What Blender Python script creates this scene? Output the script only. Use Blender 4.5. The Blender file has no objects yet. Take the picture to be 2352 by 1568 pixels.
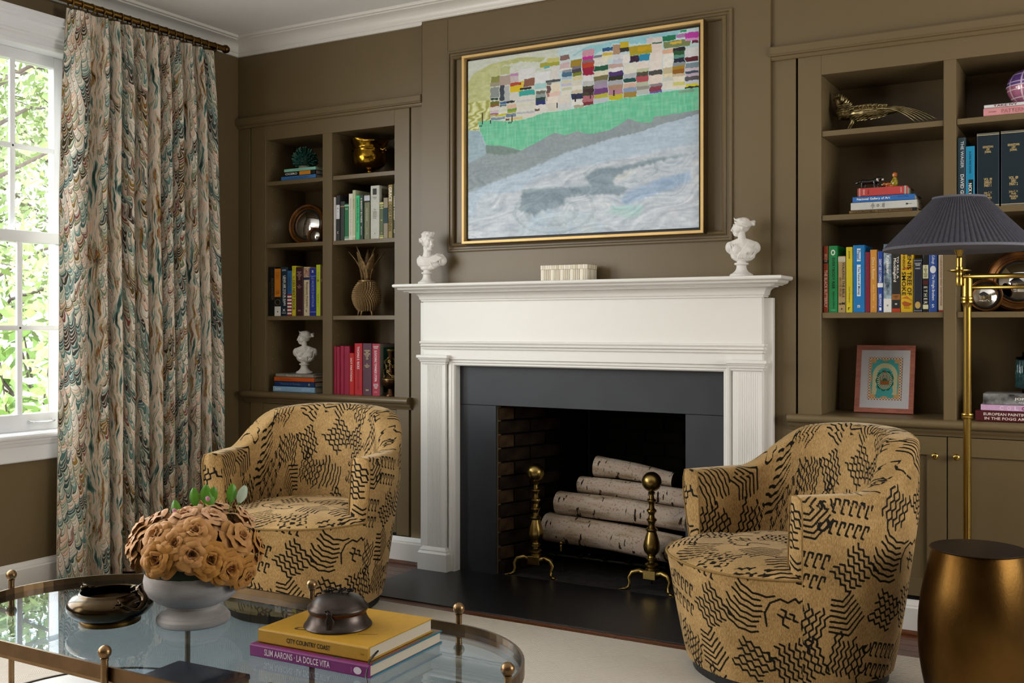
import bpy, bmesh, math, random
import numpy as np
from mathutils import Vector, Matrix, Euler
random.seed(7); RNG = np.random.default_rng(7)
R = math.radians; PI = math.pi
SC = bpy.context.scene; COL = SC.collection

# ---------------------------------------------------------------- camera, world, lights, exposure
cam = bpy.data.cameras.new('camera'); camo = bpy.data.objects.new('camera', cam); COL.objects.link(camo)
cam.sensor_width = 36.0; cam.lens = 2395.0 / 2352.0 * 36.0
cam.shift_y = -(784.0 - 748.0) / 2352.0
cam.clip_start = 0.05; cam.clip_end = 200
camo.location = (0, 0, 1.14); camo.rotation_euler = (R(90), 0, R(29.9))
SC.camera = camo
SC.view_settings.view_transform = 'Standard'; SC.view_settings.look = 'None'
SC.view_settings.gamma = 1.0; SC.view_settings.use_curve_mapping = False
SC.view_settings.exposure = 0.30
cy = SC.cycles; cy.max_bounces = 7; cy.diffuse_bounces = 3; cy.glossy_bounces = 3; cy.transmission_bounces = 4; cy.transparent_max_bounces = 12
cy.caustics_reflective = False; cy.caustics_refractive = False; cy.use_adaptive_sampling = True; cy.adaptive_threshold = 0.02; cy.sample_clamp_indirect = 8.0
world = bpy.data.worlds.new('world'); SC.world = world; world.use_nodes = True
wb = world.node_tree.nodes['Background']
wb.inputs[0].default_value = (0.93, 0.97, 1.0, 1); wb.inputs[1].default_value = 11.0

def area_light(name, loc, rot, sx, sy, power, color=(1, 1, 1), spread=180):
    l = bpy.data.lights.new(name, 'AREA'); l.shape = 'RECTANGLE'; l.size = sx; l.size_y = sy
    l.energy = power; l.color = color; l.spread = R(spread)
    o = bpy.data.objects.new(name, l); COL.objects.link(o); o.location = loc; o.rotation_euler = rot
    return o
# daylight of the unseen next window, then two added fill lights
area_light('daylight_side_window', (-3.99, 1.25, 1.6), (0, R(-90), 0), 1.7, 1.2, 50, (1.0, 0.965, 0.91))
area_light('fill_light_left', (-3.99, -0.6, 1.5), (0, R(-90), 0), 1.7, 1.2, 38, (1.0, 0.965, 0.91))  # added fill for the camera-facing sides; the wall is solid here
area_light('fill_light_right', (1.66, 2.9, 1.6), (0, R(97), 0), 1.7, 1.7, 62, (1.0, 0.965, 0.91))  # added fill for the curtain and the chair's outer side; solid wall behind
area_light('daylight_window', (-4.045, 2.42, 1.5), (0, R(-90), 0), 1.6, 1.0, 1.0, (0.95, 0.98, 1.0))
bpy.data.objects['daylight_window'].data.cycles.is_portal = True

# ---------------------------------------------------------------- materials
def lin(c):
    if isinstance(c, str):
        c = c.lstrip('#'); c = [int(c[i:i + 2], 16) for i in (0, 2, 4)]
    r = []
    for v in c[:3]:
        v = v / 255.0
        r.append(v / 12.92 if v <= 0.04045 else ((v + 0.055) / 1.055) ** 2.4)
    return tuple(r)
MATS = {}
def mat(name, col, rough=0.5, metal=0.0, spec=0.5, noise=0.0, nscale=30.0, bump=0.0, bscale=200.0, stretch=(1, 1, 1), col2=None, coat=0.0, sheen=0.0):
    if name in MATS: return MATS[name]
    m = bpy.data.materials.new(name); m.use_nodes = True; MATS[name] = m
    nt = m.node_tree; b = nt.nodes['Principled BSDF']
    c = lin(col)
    b.inputs['Base Color'].default_value = (*c, 1); b.inputs['Roughness'].default_value = rough
    b.inputs['Metallic'].default_value = metal; b.inputs['Specular IOR Level'].default_value = spec
    b.inputs['Coat Weight'].default_value = coat; b.inputs['Sheen Weight'].default_value = sheen
    if noise or bump:
        tc = nt.nodes.new('ShaderNodeTexCoord'); mp = nt.nodes.new('ShaderNodeMapping')
        mp.inputs['Scale'].default_value = stretch; nt.links.new(tc.outputs['Object'], mp.inputs['Vector'])
    if noise:
        n = nt.nodes.new('ShaderNodeTexNoise'); n.inputs['Scale'].default_value = nscale; n.inputs['Detail'].default_value = 5
        nt.links.new(mp.outputs['Vector'], n.inputs['Vector'])
        rp = nt.nodes.new('ShaderNodeValToRGB'); e = rp.color_ramp.elements
        c2 = lin(col2) if col2 else tuple(v * (1 - noise) for v in c)
        c1 = c if col2 else tuple(min(1, v * (1 + noise * .6)) for v in c)
        e[0].position = 0.32; e[0].color = (*c2, 1); e[1].position = 0.68; e[1].color = (*c1, 1)
        nt.links.new(n.outputs['Fac'], rp.inputs['Fac']); nt.links.new(rp.outputs['Color'], b.inputs['Base Color'])
    if bump:
        n2 = nt.nodes.new('ShaderNodeTexNoise'); n2.inputs['Scale'].default_value = bscale; n2.inputs['Detail'].default_value = 3
        nt.links.new(mp.outputs['Vector'], n2.inputs['Vector'])
        bp = nt.nodes.new('ShaderNodeBump'); bp.inputs['Strength'].default_value = bump; bp.inputs['Distance'].default_value = 0.002
        nt.links.new(n2.outputs['Fac'], bp.inputs['Height']); nt.links.new(bp.outputs['Normal'], b.inputs['Normal'])
    return m
def attr_mat(name, attr='Col', rough=0.6, spec=0.3, bump=0.0, bscale=60):
    m = mat(name, '#808080', rough, spec=spec, bump=bump, bscale=bscale); nt = m.node_tree
    a = nt.nodes.new('ShaderNodeVertexColor'); a.layer_name = attr
    nt.links.new(a.outputs['Color'], nt.nodes['Principled BSDF'].inputs['Base Color']); return m
def thin_glass(name, tint, ior=1.5, rough=0.0):
    m = bpy.data.materials.new(name); m.use_nodes = True; nt = m.node_tree; MATS[name] = m
    nt.nodes.remove(nt.nodes['Principled BSDF'])
    out = nt.nodes['Material Output']; tr = nt.nodes.new('ShaderNodeBsdfTransparent'); tr.inputs[0].default_value = (*tint, 1)
    gl = nt.nodes.new('ShaderNodeBsdfGlossy'); gl.inputs['Roughness'].default_value = rough
    lw = nt.nodes.new('ShaderNodeLayerWeight'); f0 = ((ior - 1) / (ior + 1)) ** 2     # Schlick, same from both faces
    p5 = nt.nodes.new('ShaderNodeMath'); p5.operation = 'POWER'; p5.inputs[1].default_value = 5.0; lw.inputs['Blend'].default_value = .5
    nt.links.new(lw.outputs['Facing'], p5.inputs[0])
    fr = nt.nodes.new('ShaderNodeMath'); fr.operation = 'MULTIPLY_ADD'; fr.inputs[1].default_value = 1 - f0; fr.inputs[2].default_value = f0; nt.links.new(p5.outputs[0], fr.inputs[0])
    mx = nt.nodes.new('ShaderNodeMixShader'); nt.links.new(fr.outputs[0], mx.inputs[0])
    nt.links.new(tr.outputs[0], mx.inputs[1]); nt.links.new(gl.outputs[0], mx.inputs[2]); nt.links.new(mx.outputs[0], out.inputs['Surface'])
    return m
M_WALL = mat('taupe_paint', '#6c5c40', 0.36, spec=0.42, noise=0.05, nscale=3, bump=0.12, bscale=60, stretch=(1, 1, .25))
M_WHITE = mat('white_trim_paint', '#e6e4de', 0.32, spec=0.45, bump=0.05, bscale=50)
M_CEIL = mat('ceiling_paint', '#f0f0f0', 0.85, spec=0.1)
M_CREAM = M_WALL
M_GAP = mat('dark_joint', '#14100a', 0.8)
M_BRASS = mat('aged_brass', '#97804a', 0.28, 1.0, noise=0.25, nscale=25)
M_BRASSP = mat('polished_brass', '#c9a95a', 0.13, 1.0)
M_BRONZE = mat('antique_bronze', '#8a6f4e', 0.32, 1.0, noise=0.2, nscale=20)
M_PAGES = mat('book_pages', '#cfc6b2', 0.85, spec=0.1, noise=0.12, nscale=12, stretch=(60, 60, 1))
M_PAGESD = mat('aged_book_pages', '#a8987c', 0.85, spec=0.1, noise=0.12, nscale=12)

# ---------------------------------------------------------------- mesh helpers
def link(o, parent=None):
    COL.objects.link(o)
    if parent is not None: o.parent = parent
    return o
def tag(o, label=None, cat=None, group=None, kind=None):
    if label: o['label'] = label
    if cat: o['category'] = cat
    if group: o['group'] = group
    if kind: o['kind'] = kind
    return o
def empty(name, loc=(0, 0, 0), rot=(0, 0, 0), label=None, cat=None, group=None, kind=None):
    o = bpy.data.objects.new(name, None); o.empty_display_size = 0.02; link(o); o.location = loc; o.rotation_euler = rot
    return tag(o, label, cat, group, kind)
def mo(name, verts, faces, m, parent=None, smooth=False, loc=None):
    me = bpy.data.meshes.new(name); me.from_pydata([tuple(v) for v in verts], [], faces); me.update()
    o = bpy.data.objects.new(name, me); link(o, parent)
    if m: me.materials.append(m)
    if smooth: me.shade_smooth()
    if loc is not None: o.location = loc
    return o
def bmo(name, bm, m, parent=None, smooth=False, loc=None, auto=None):
    me = bpy.data.meshes.new(name); bm.to_mesh(me); bm.free()
    o = bpy.data.objects.new(name, me); link(o, parent)
    if m: me.materials.append(m)
    if smooth: me.shade_smooth()
    if auto is not None:
        me.shade_smooth(); me.set_sharp_from_angle(angle=R(auto))
    if loc is not None: o.location = loc
    return o
def bbox(bm, x0, x1, y0, y1, z0, z1, bev=0.0, seg=1, mtx=None):
    r = bmesh.ops.create_cube(bm, size=1.0); vs = r['verts']
    for v in vs: v.co = Vector((x0 + (v.co.x + .5) * (x1 - x0), y0 + (v.co.y + .5) * (y1 - y0), z0 + (v.co.z + .5) * (z1 - z0)))
    if bev > 0:
        es = {e for v in vs for e in v.link_edges}
        r = bmesh.ops.bevel(bm, geom=list(es), offset=bev, segments=seg, affect='EDGES', profile=0.5); vs = list({v for f in r['faces'] for v in f.verts} | {v for v in vs if v.is_valid})
    if mtx is not None:
        for v in vs: v.co = mtx @ v.co
    return vs
def box(name, x0, x1, y0, y1, z0, z1, m, parent=None, bev=0.0, seg=1):
    bm = bmesh.new(); bbox(bm, x0, x1, y0, y1, z0, z1, bev, seg); return bmo(name, bm, m, parent)
def grid_faces(nu, nv, closed_u=False, closed_v=False):
    f = []
    for i in range(nu if closed_u else nu - 1):
        for j in range(nv if closed_v else nv - 1):
            a = i * nv + j; b = ((i + 1) % nu) * nv + j; c = ((i + 1) % nu) * nv + (j + 1) % nv; d = i * nv + (j + 1) % nv
            f.append((a, b, c, d))
    return f
def lathe_data(prof, n=32, sx=1.0, sy=1.0):
    vs = []; m = len(prof)
    for i in range(n):
        a = 2 * PI * i / n; c, s = math.cos(a), math.sin(a)
        for r, z in prof: vs.append((r * c * sx, r * s * sy, z))
    fs = grid_faces(n, m, True)
    if prof[0][0] > 1e-6: fs.append([i * m for i in range(n)][::-1])
    if prof[-1][0] > 1e-6: fs.append([i * m + m - 1 for i in range(n)])
    return vs, fs
def lathe(name, prof, m, parent=None, n=32, loc=None, auto=40, sx=1.0, sy=1.0):
    vs, fs = lathe_data(prof, n, sx, sy); o = mo(name, vs, fs, m, parent, True, loc)
    o.data.set_sharp_from_angle(angle=R(auto)); return o
def tube_data(path, r, n=8, closed=False):
    P = [Vector(p) for p in path]; k = len(P); vs = []; rad = r if hasattr(r, '__len__') else [r] * k
    up = Vector((0, 0, 1)); prev = None
    for i in range(k):
        if closed: t = P[(i + 1) % k] - P[i - 1]
        else: t = P[min(i + 1, k - 1)] - P[max(i - 1, 0)]
        t.normalize()
        if prev is None:
            a = up if abs(t.dot(up)) < 0.95 else Vector((1, 0, 0)); u = t.cross(a).normalized()
        else:
            u = (prev - t * prev.dot(t)); u = u.normalized() if u.length > 1e-6 else t.orthogonal().normalized()
        prev = u; w = t.cross(u)
        for j in range(n):
            a = 2 * PI * j / n; vs.append(P[i] + (u * math.cos(a) + w * math.sin(a)) * rad[i])
    fs = [tuple(reversed(f)) for f in grid_faces(k, n, closed, True)]
    if not closed: fs.append(tuple(range(n))); fs.append(tuple(range((k - 1) * n, k * n))[::-1])
    return vs, fs
def tube(name, path, r, m, parent=None, n=8, closed=False):
    vs, fs = tube_data(path, r, n, closed); return mo(name, vs, fs, m, parent, True)
def join_data(parts):
    V = []; Fc = []
    for vs, fs in parts:
        k = len(V); V += [tuple(v) for v in vs]; Fc += [tuple(i + k for i in f) for f in fs]
    return V, Fc
def moulding(path, prof, side=1, closed=False):
    """sweep a profile [(outward, z)] along a 2-D path with mitred corners; outward = right of travel * side"""
    P = [Vector((p[0], p[1])) for p in path]; n = len(P); vs = []
    for i in range(n):
        def nrm(a, b):
            d = (b - a).normalized(); return Vector((d.y, -d.x)) * side
        if closed: n1 = nrm(P[i - 1], P[i]); n2 = nrm(P[i], P[(i + 1) % n])
        else:
            n1 = nrm(P[i - 1], P[i]) if i > 0 else None; n2 = nrm(P[i], P[i + 1]) if i < n - 1 else None
            n1 = n1 or n2; n2 = n2 or n1
        mv = (n1 + n2); mv = mv / max(1e-6, (1 + n1.dot(n2)))
        for o, z in prof: vs.append((P[i].x + mv.x * o, P[i].y + mv.y * o, z))
    m = len(prof); fs = grid_faces(n, m, closed, False)
    if not closed: fs.append(tuple(range(m))); fs.append(tuple(range((n - 1) * m, n * m))[::-1])
    return vs, fs
def fixn(o):
    bm = bmesh.new(); bm.from_mesh(o.data); bmesh.ops.recalc_face_normals(bm, faces=bm.faces[:]); bm.to_mesh(o.data); bm.free(); return o
def mould(name, path, prof, m, parent=None, side=1, closed=False):
    vs, fs = moulding(path, prof, side, closed); o = mo(name, vs, fs, m, parent); fixn(o); return o
def frame_xz(name, x0, x1, z0, z1, prof, y, m, parent=None):
    """picture-frame moulding in an XZ plane; prof [(inset from the outer edge, depth towards the room)]"""
    vs = []; C4 = [(x0, z0, 1, 1), (x1, z0, -1, 1), (x1, z1, -1, -1), (x0, z1, 1, -1)]
    for (x, z, sx, sz) in C4:
        for (i, d) in prof: vs.append((x + sx * i, y - d, z + sz * i))
    o = mo(name, vs, grid_faces(4, len(prof), True, True), m, parent); fixn(o); return o
def copy_tree(o, parent=None):
    c = o.copy(); COL.objects.link(c); c.parent = parent
    for ch in list(o.children): copy_tree(ch, c)
    return c
# organic shapes: primitives fused by a voxel remesh
def ell(bm, c, r, rot=(0, 0, 0), seg=16):
    q = bmesh.ops.create_uvsphere(bm, u_segments=seg, v_segments=max(8, seg // 2), radius=1.0)
    mt = Matrix.Translation(c) @ Euler(rot).to_matrix().to_4x4() @ Matrix.Diagonal((*((r, r, r) if not hasattr(r, '__len__') else r), 1))
    for v in q['verts']: v.co = mt @ v.co
def cap(bm, path, rad, n=10):
    vs, fs = tube_data(path, rad, n); b = [bm.verts.new(v) for v in vs]
    for f in fs: bm.faces.new([b[i] for i in f])
    for p, r in ((path[0], rad[0] if hasattr(rad, '__len__') else rad), (path[-1], rad[-1] if hasattr(rad, '__len__') else rad)): ell(bm, p, r * 0.99, seg=10)
def fuse(name, bm, voxel, m, parent=None, smooth=2, loc=None):
    bmesh.ops.recalc_face_normals(bm, faces=bm.faces[:])
    me = bpy.data.meshes.new('tmp'); bm.to_mesh(me); bm.free()
    o = bpy.data.objects.new('tmp', me); COL.objects.link(o)
    md = o.modifiers.new('r', 'REMESH'); md.mode = 'VOXEL'; md.voxel_size = voxel
    if smooth:
        ms = o.modifiers.new('s', 'SMOOTH'); ms.factor = 0.5; ms.iterations = smooth
    dg = bpy.context.evaluated_depsgraph_get(); ev = o.evaluated_get(dg)
    nm = bpy.data.meshes.new_from_object(ev); bpy.data.objects.remove(o); bpy.data.meshes.remove(me)
    nm.name = name; ob = bpy.data.objects.new(name, nm); link(ob, parent); nm.materials.clear(); nm.materials.append(m); nm.shade_smooth()
    if loc is not None: ob.location = loc
    return ob
# lettering
TXT = {}
def text_mesh(s, bold=0.0, res=2):
    k = (s, bold)
    if k in TXT: return TXT[k]
    cu = bpy.data.curves.new('t', 'FONT'); cu.body = s; cu.size = 1.0; cu.align_x = 'CENTER'; cu.align_y = 'CENTER'
    cu.resolution_u = res; cu.offset = bold; cu.fill_mode = 'FRONT'; cu.space_line = 0.8
    o = bpy.data.objects.new('t', cu); COL.objects.link(o); bpy.context.view_layer.update()
    me = bpy.data.meshes.new_from_object(o.evaluated_get(bpy.context.evaluated_depsgraph_get()))
    bpy.data.objects.remove(o); bpy.data.curves.remove(cu)
    xs = [v.co.x for v in me.vertices] or [0, 1]; ys = [v.co.y for v in me.vertices] or [0, 1]
    TXT[k] = (me, min(xs), max(xs), min(ys), max(ys)); return TXT[k]
def letter(s, m, parent, origin, ax, ay, length, height, name='title', bold=0.016):
    """flat lettering centred at origin, running along ax with letter tops towards ay, fitted to length x height"""
    me, a, b, c, d = text_mesh(s, bold)
    me2 = me.copy(); cx, cy = (a + b) / 2, (c + d) / 2; sx = length / max(1e-6, b - a); sy = height / max(1e-6, d - c)
    ax = Vector(ax); ay = Vector(ay); O = Vector(origin)
    for v in me2.vertices: v.co = O + ax * ((v.co.x - cx) * sx) + ay * ((v.co.y - cy) * sy)
    me2.materials.clear(); me2.materials.append(m); me2.name = name
    o = bpy.data.objects.new(name, me2); link(o, parent); return o
# ================================================================ the room
XL, YW, ZC = -4.055, 4.11, 2.66
XR, YB = 1.7, -2.2
def struct(o): o['kind'] = 'structure'; return o
def boxes(name, lst, m, parent=None, bev=0.0):
    bm = bmesh.new()
    for b in lst: bbox(bm, *b, bev)
    return bmo(name, bm, m, parent)
struct(boxes('wall_left', [(XL - .18, XL, YB, 1.98, 0, ZC), (XL - .18, XL, 3.09, 4.5, 0, ZC), (XL - .18, XL, 1.98, 3.09, 0, .66), (XL - .18, XL, 1.98, 3.09, 2.36, ZC)], M_WALL))
struct(boxes('wall_back', [(XL, XR, YW, YW + .1, 2.195, ZC), (-2.851, -2.637, 4.095, 4.2, 0, 2.3), (-1.349, -1.173, 4.095, 4.2, 0, 2.3), (-2.637, -1.349, 4.095, 4.2, .958, 2.3), (-2.637, -2.44, 4.109, 4.2, 0, .958), (-1.528, -1.349, 4.109, 4.2, 0, .958), (-2.44, -1.528, 4.109, 4.2, .776, .958),
                           (-2.851, -1.173, 4.095, 4.2, 2.3, ZC), (.146, XR, YW, YW + .1, 0, 2.195)], M_WALL))
struct(box('wall_right', XR, XR + .1, YB, YW + .2, 0, ZC, M_CREAM))
struct(box('wall_rear', XL, XR, YB - .1, YB, 0, ZC, M_CREAM))
struct(box('ceiling', XL - .2, XR + .1, YB - .1, 4.6, ZC, ZC + .08, M_CEIL))
# crown moulding
cz = ZC
crown = [(0, 2.573), (.012, 2.573), (.015, 2.578), (.015, 2.588), (.021, 2.592), (.024, 2.598), (.024, 2.603)]
crown += [(.024 + .05 * (1 - math.cos(a)), 2.606 + .034 * math.sin(a)) for a in np.linspace(0.1, PI / 2, 7)]
crown += [(.078, 2.641), (.078, 2.646), (.092, 2.648), (.094, 2.652), (.094, cz), (0, cz)]
struct(mould('trim_1', [(XL, YB), (XL, YW), (XR, YW)], crown, M_WHITE)); bpy.data.objects['trim_1'].data.shade_smooth(); bpy.data.objects['trim_1'].data.set_sharp_from_angle(angle=R(25))
# baseboards
bbp = [(0, 0), (.018, 0), (.018, .098), (.014, .103), (.013, .109), (.006, .122), (.004, .127), (0, .127)]
struct(mould('baseboard_left', [(XL, YB), (XL, YW)], bbp, M_WHITE))
struct(mould('baseboard_back_1', [(XL, 4.088), (-2.81, 4.088)], bbp, M_WHITE))
struct(mould('baseboard_back_2', [(-1.165, 4.088), (.3, 4.088)], bbp, M_WHITE))
M_WOOD = mat('hardwood', '#6d3f22', 0.32, spec=.5, noise=.5, nscale=9, stretch=(2.2, 16, 16), col2='#45230f')
for nm, x0, x1 in (('trim_2', XL, -2.84), ('trim_3', -1.14, .3)):
    struct(mould(nm, [(x0, 4.07), (x1, 4.07)], [(0, 0), (.016, 0), (.015, .007), (.01, .013), (0, .017)], M_WOOD))
# floor: subfloor with planks laid parallel to the fireplace wall
fl = struct(box('floor', XL - .1, XR, YB, 4.6, -.06, -.012, mat('subfloor', '#3a2112', .6)))
rr = random.Random(3)
pm = {}
y = 3.165
while y < 4.08:
    x = XL + rr.uniform(-1.0, -.1)
    while x < .9:
        L = rr.choice((.9, 1.2, 1.5)); a, b = max(x, XL), min(x + L, .9)
        if b - a > .05:
            k = round(b - a, 2)
            if k not in pm:
                bm = bmesh.new(); bbox(bm, 0.0008, b - a - .0008, .0006, .0694, -.012, 0, .0012); pm[k] = bm; me = bpy.data.meshes.new('plank'); bm.to_mesh(me); bm.free(); me.materials.append(M_WOOD); pm[k] = me
            o = bpy.data.objects.new('plank', pm[k]); link(o, fl); o.location = (a, y, 0)
        x += L
    y += .07
# boards under and beyond the rug, running on towards the camera
for i in range(20):
    o = box('plank', XL, .9, 3.165 - .27 * (i + 1) + .001, 3.165 - .27 * i - .001, -.012, 0, M_WOOD, fl)

# ---------------------------------------------------------------- panel moulding over the mantel
pan = tag(empty('panel_moulding', (-2.0, 4.095, 1.95)), kind='structure'); pan.name = 'trim_4'
f = frame_xz('frame', -2.699, -1.327, 1.484, 2.423, [(0, 0), (0, .010), (.004, .013), (.010, .013), (.014, .006), (.022, .006), (.030, .016), (.036, .018), (.040, .014), (.043, .006), (.043, 0)], 4.0955, M_WALL)
f.parent = pan; f.location = (2.0, -4.095, -1.95)
# seams of the panelled chimney breast
for x in (-2.851, -2.703):
    struct(box('trim_5', x - .0012, x + .0012, 4.0925 if x > -2.8 else 4.0925, 4.0975, 2.245 if x < -2.8 else 2.43, 2.575, M_WALL))

# ---------------------------------------------------------------- the window in the left wall
M_WIN = mat('window_white', '#e9eaec', 0.35, spec=.45)
M_PANE = thin_glass('window_glass', (0.97, 0.985, 0.99), 1.45)
win = tag(empty('window_1', (XL, 2.54, .66)), kind='structure')
def wp(o): o.parent = win; o.matrix_parent_inverse = Matrix.Translation((-XL, -2.54, -.66)); return o
wp(boxes('jamb', [(XL - .17, XL + .001, 1.975, 1.995, .66, 2.36), (XL - .17, XL + .001, 3.088, 3.1, .66, 2.36), (XL - .17, XL + .001, 1.98, 3.1, 2.348, 2.362)], M_WIN))
def sash(name, xc, y0, y1, z0, z1, brail, trail, ny, nz):
    t = .02
    lst = [(xc - t, xc + t, y0, y0 + .045, z0, z1), (xc - t, xc + t, y1 - .045, y1, z0, z1), (xc - t, xc + t, y0 + .045, y1 - .045, z0, z0 + brail), (xc - t, xc + t, y0 + .045, y1 - .045, z1 - trail, z1)]
    s = wp(boxes(name, lst, M_WIN, None, .002))
    gy0, gy1, gz0, gz1 = y0 + .045, y1 - .045, z0 + brail, z1 - trail
    wy = (gy1 - gy0) / ny; wz = (gz1 - gz0) / nz
    for i in range(1, ny):
        wpb = mould('muntin', [(gy0 + i * wy - .0125, gz0), (gy0 + i * wy - .0125, gz1)], [(0, -.006), (0, -.018), (.008, -.02), (.017, -.02), (.025, -.018), (.025, -.006)], M_WIN)
        for v in wpb.data.vertices: v.co = Vector((xc - v.co.z - .002, v.co.x, v.co.y))
        fixn(wpb); wpb.parent = s
    for j in range(1, nz):
        wpb = mould('muntin', [(gy0, gz0 + j * wz + .011), (gy1, gz0 + j * wz + .011)], [(0, -.006), (0, -.018), (.007, -.02), (.015, -.02), (.022, -.018), (.022, -.006)], M_WIN)
        for v in wpb.data.vertices: v.co = Vector((xc - v.co.z - .002, v.co.x, v.co.y))
        fixn(wpb); wpb.parent = s
    for i in range(1, ny):
        for j in range(1, nz): box('muntin', xc + .003, xc + .0175, gy0 + i * wy - .0122, gy0 + i * wy + .0122, gz0 + j * wz - .0107, gz0 + j * wz + .0107, M_WIN, s)
    for i in range(ny):
        for j in range(nz):
            box('pane', xc - .002, xc + .002, gy0 + i * wy, gy0 + (i + 1) * wy, gz0 + j * wz, gz0 + (j + 1) * wz, M_PANE, s)
sash('upper_sash', XL - .095, 1.995, 3.088, 1.505, 2.348, .045, .05, 5, 2)
sash('lower_sash', XL - .045, 1.995, 3.088, .683, 1.553, .075, .05, 5, 2)
wp(mould('head_casing', [(XL, 1.86), (XL, 3.21)], [(0, 2.345), (.018, 2.345), (.02, 2.35), (.02, 2.362), (.014, 2.366), (.014, 2.385), (.02, 2.39), (.022, 2.4), (.03, 2.403), (.034, 2.408), (.036, 2.415), (.044, 2.43), (.058, 2.442), (.06, 2.452), (.07, 2.455), (.072, 2.47), (.078, 2.474), (.078, 2.484), (0, 2.484)], M_WIN))
wp(mould('side_casing', [(XL, 3.09), (XL, 3.19)], [(0, .69), (.018, .69), (.018, 2.35), (0, 2.35)], M_WIN))
wp(mould('side_casing', [(XL, 1.88), (XL, 1.98)], [(0, .69), (.018, .69), (.018, 2.35), (0, 2.35)], M_WIN))
wp(mould('stool', [(XL - .03, 1.84), (XL - .03, 3.23)], [(0, .655), (.075, .655), (.083, .659), (.086, .667), (.083, .675), (.075, .682), (0, .684)], M_WIN))
wp(mould('apron', [(XL, 1.88), (XL, 3.19)], [(0, .557), (.014, .557), (.018, .562), (.018, .622), (.024, .628), (.03, .64), (.034, .644), (.034, .656), (0, .656)], M_WIN))
lk = tube('sash_lift', [(XL - .024, 2.88, .725), (XL - .012, 2.882, .722), (XL - .008, 2.9, .72), (XL - .008, 2.98, .72), (XL - .012, 2.998, .722), (XL - .024, 3.0, .725)], .005, mat('nickel', '#d9dadc', .25, 1.0)); wp(lk)

# unseen casings added around the area lights; the walls behind have no openings
for i, (x, y0, y1, z0, z1) in enumerate(((XL, .6, 1.9, .72, 2.47), (XL, -1.25, .05, .62, 2.37), (XR, 2.0, 3.8, .72, 2.48))):
    w_ = tag(empty('window_%d' % (i + 2), (x, (y0 + y1) / 2, z0)), kind='structure'); sx = 1 if x < 0 else -1; xa, xb = sorted((x + sx * .001, x + sx * .03))
    for nm, q in (('side_casing', (y0 - .09, y0 - .01, z0, z1 + .05)), ('side_casing', (y1 + .01, y1 + .09, z0, z1 + .05)), ('head_casing', (y0 - .1, y1 + .1, z1 + .05, z1 + .14)), ('stool', (y0 - .11, y1 + .11, z0 - .05, z0 - .01))):
        o = box(nm, xa, xb, q[0], q[1], q[2], q[3], M_WIN); o.parent = w_; o.matrix_parent_inverse = Matrix.Translation((-x, -(y0 + y1) / 2, -z0))

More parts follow.
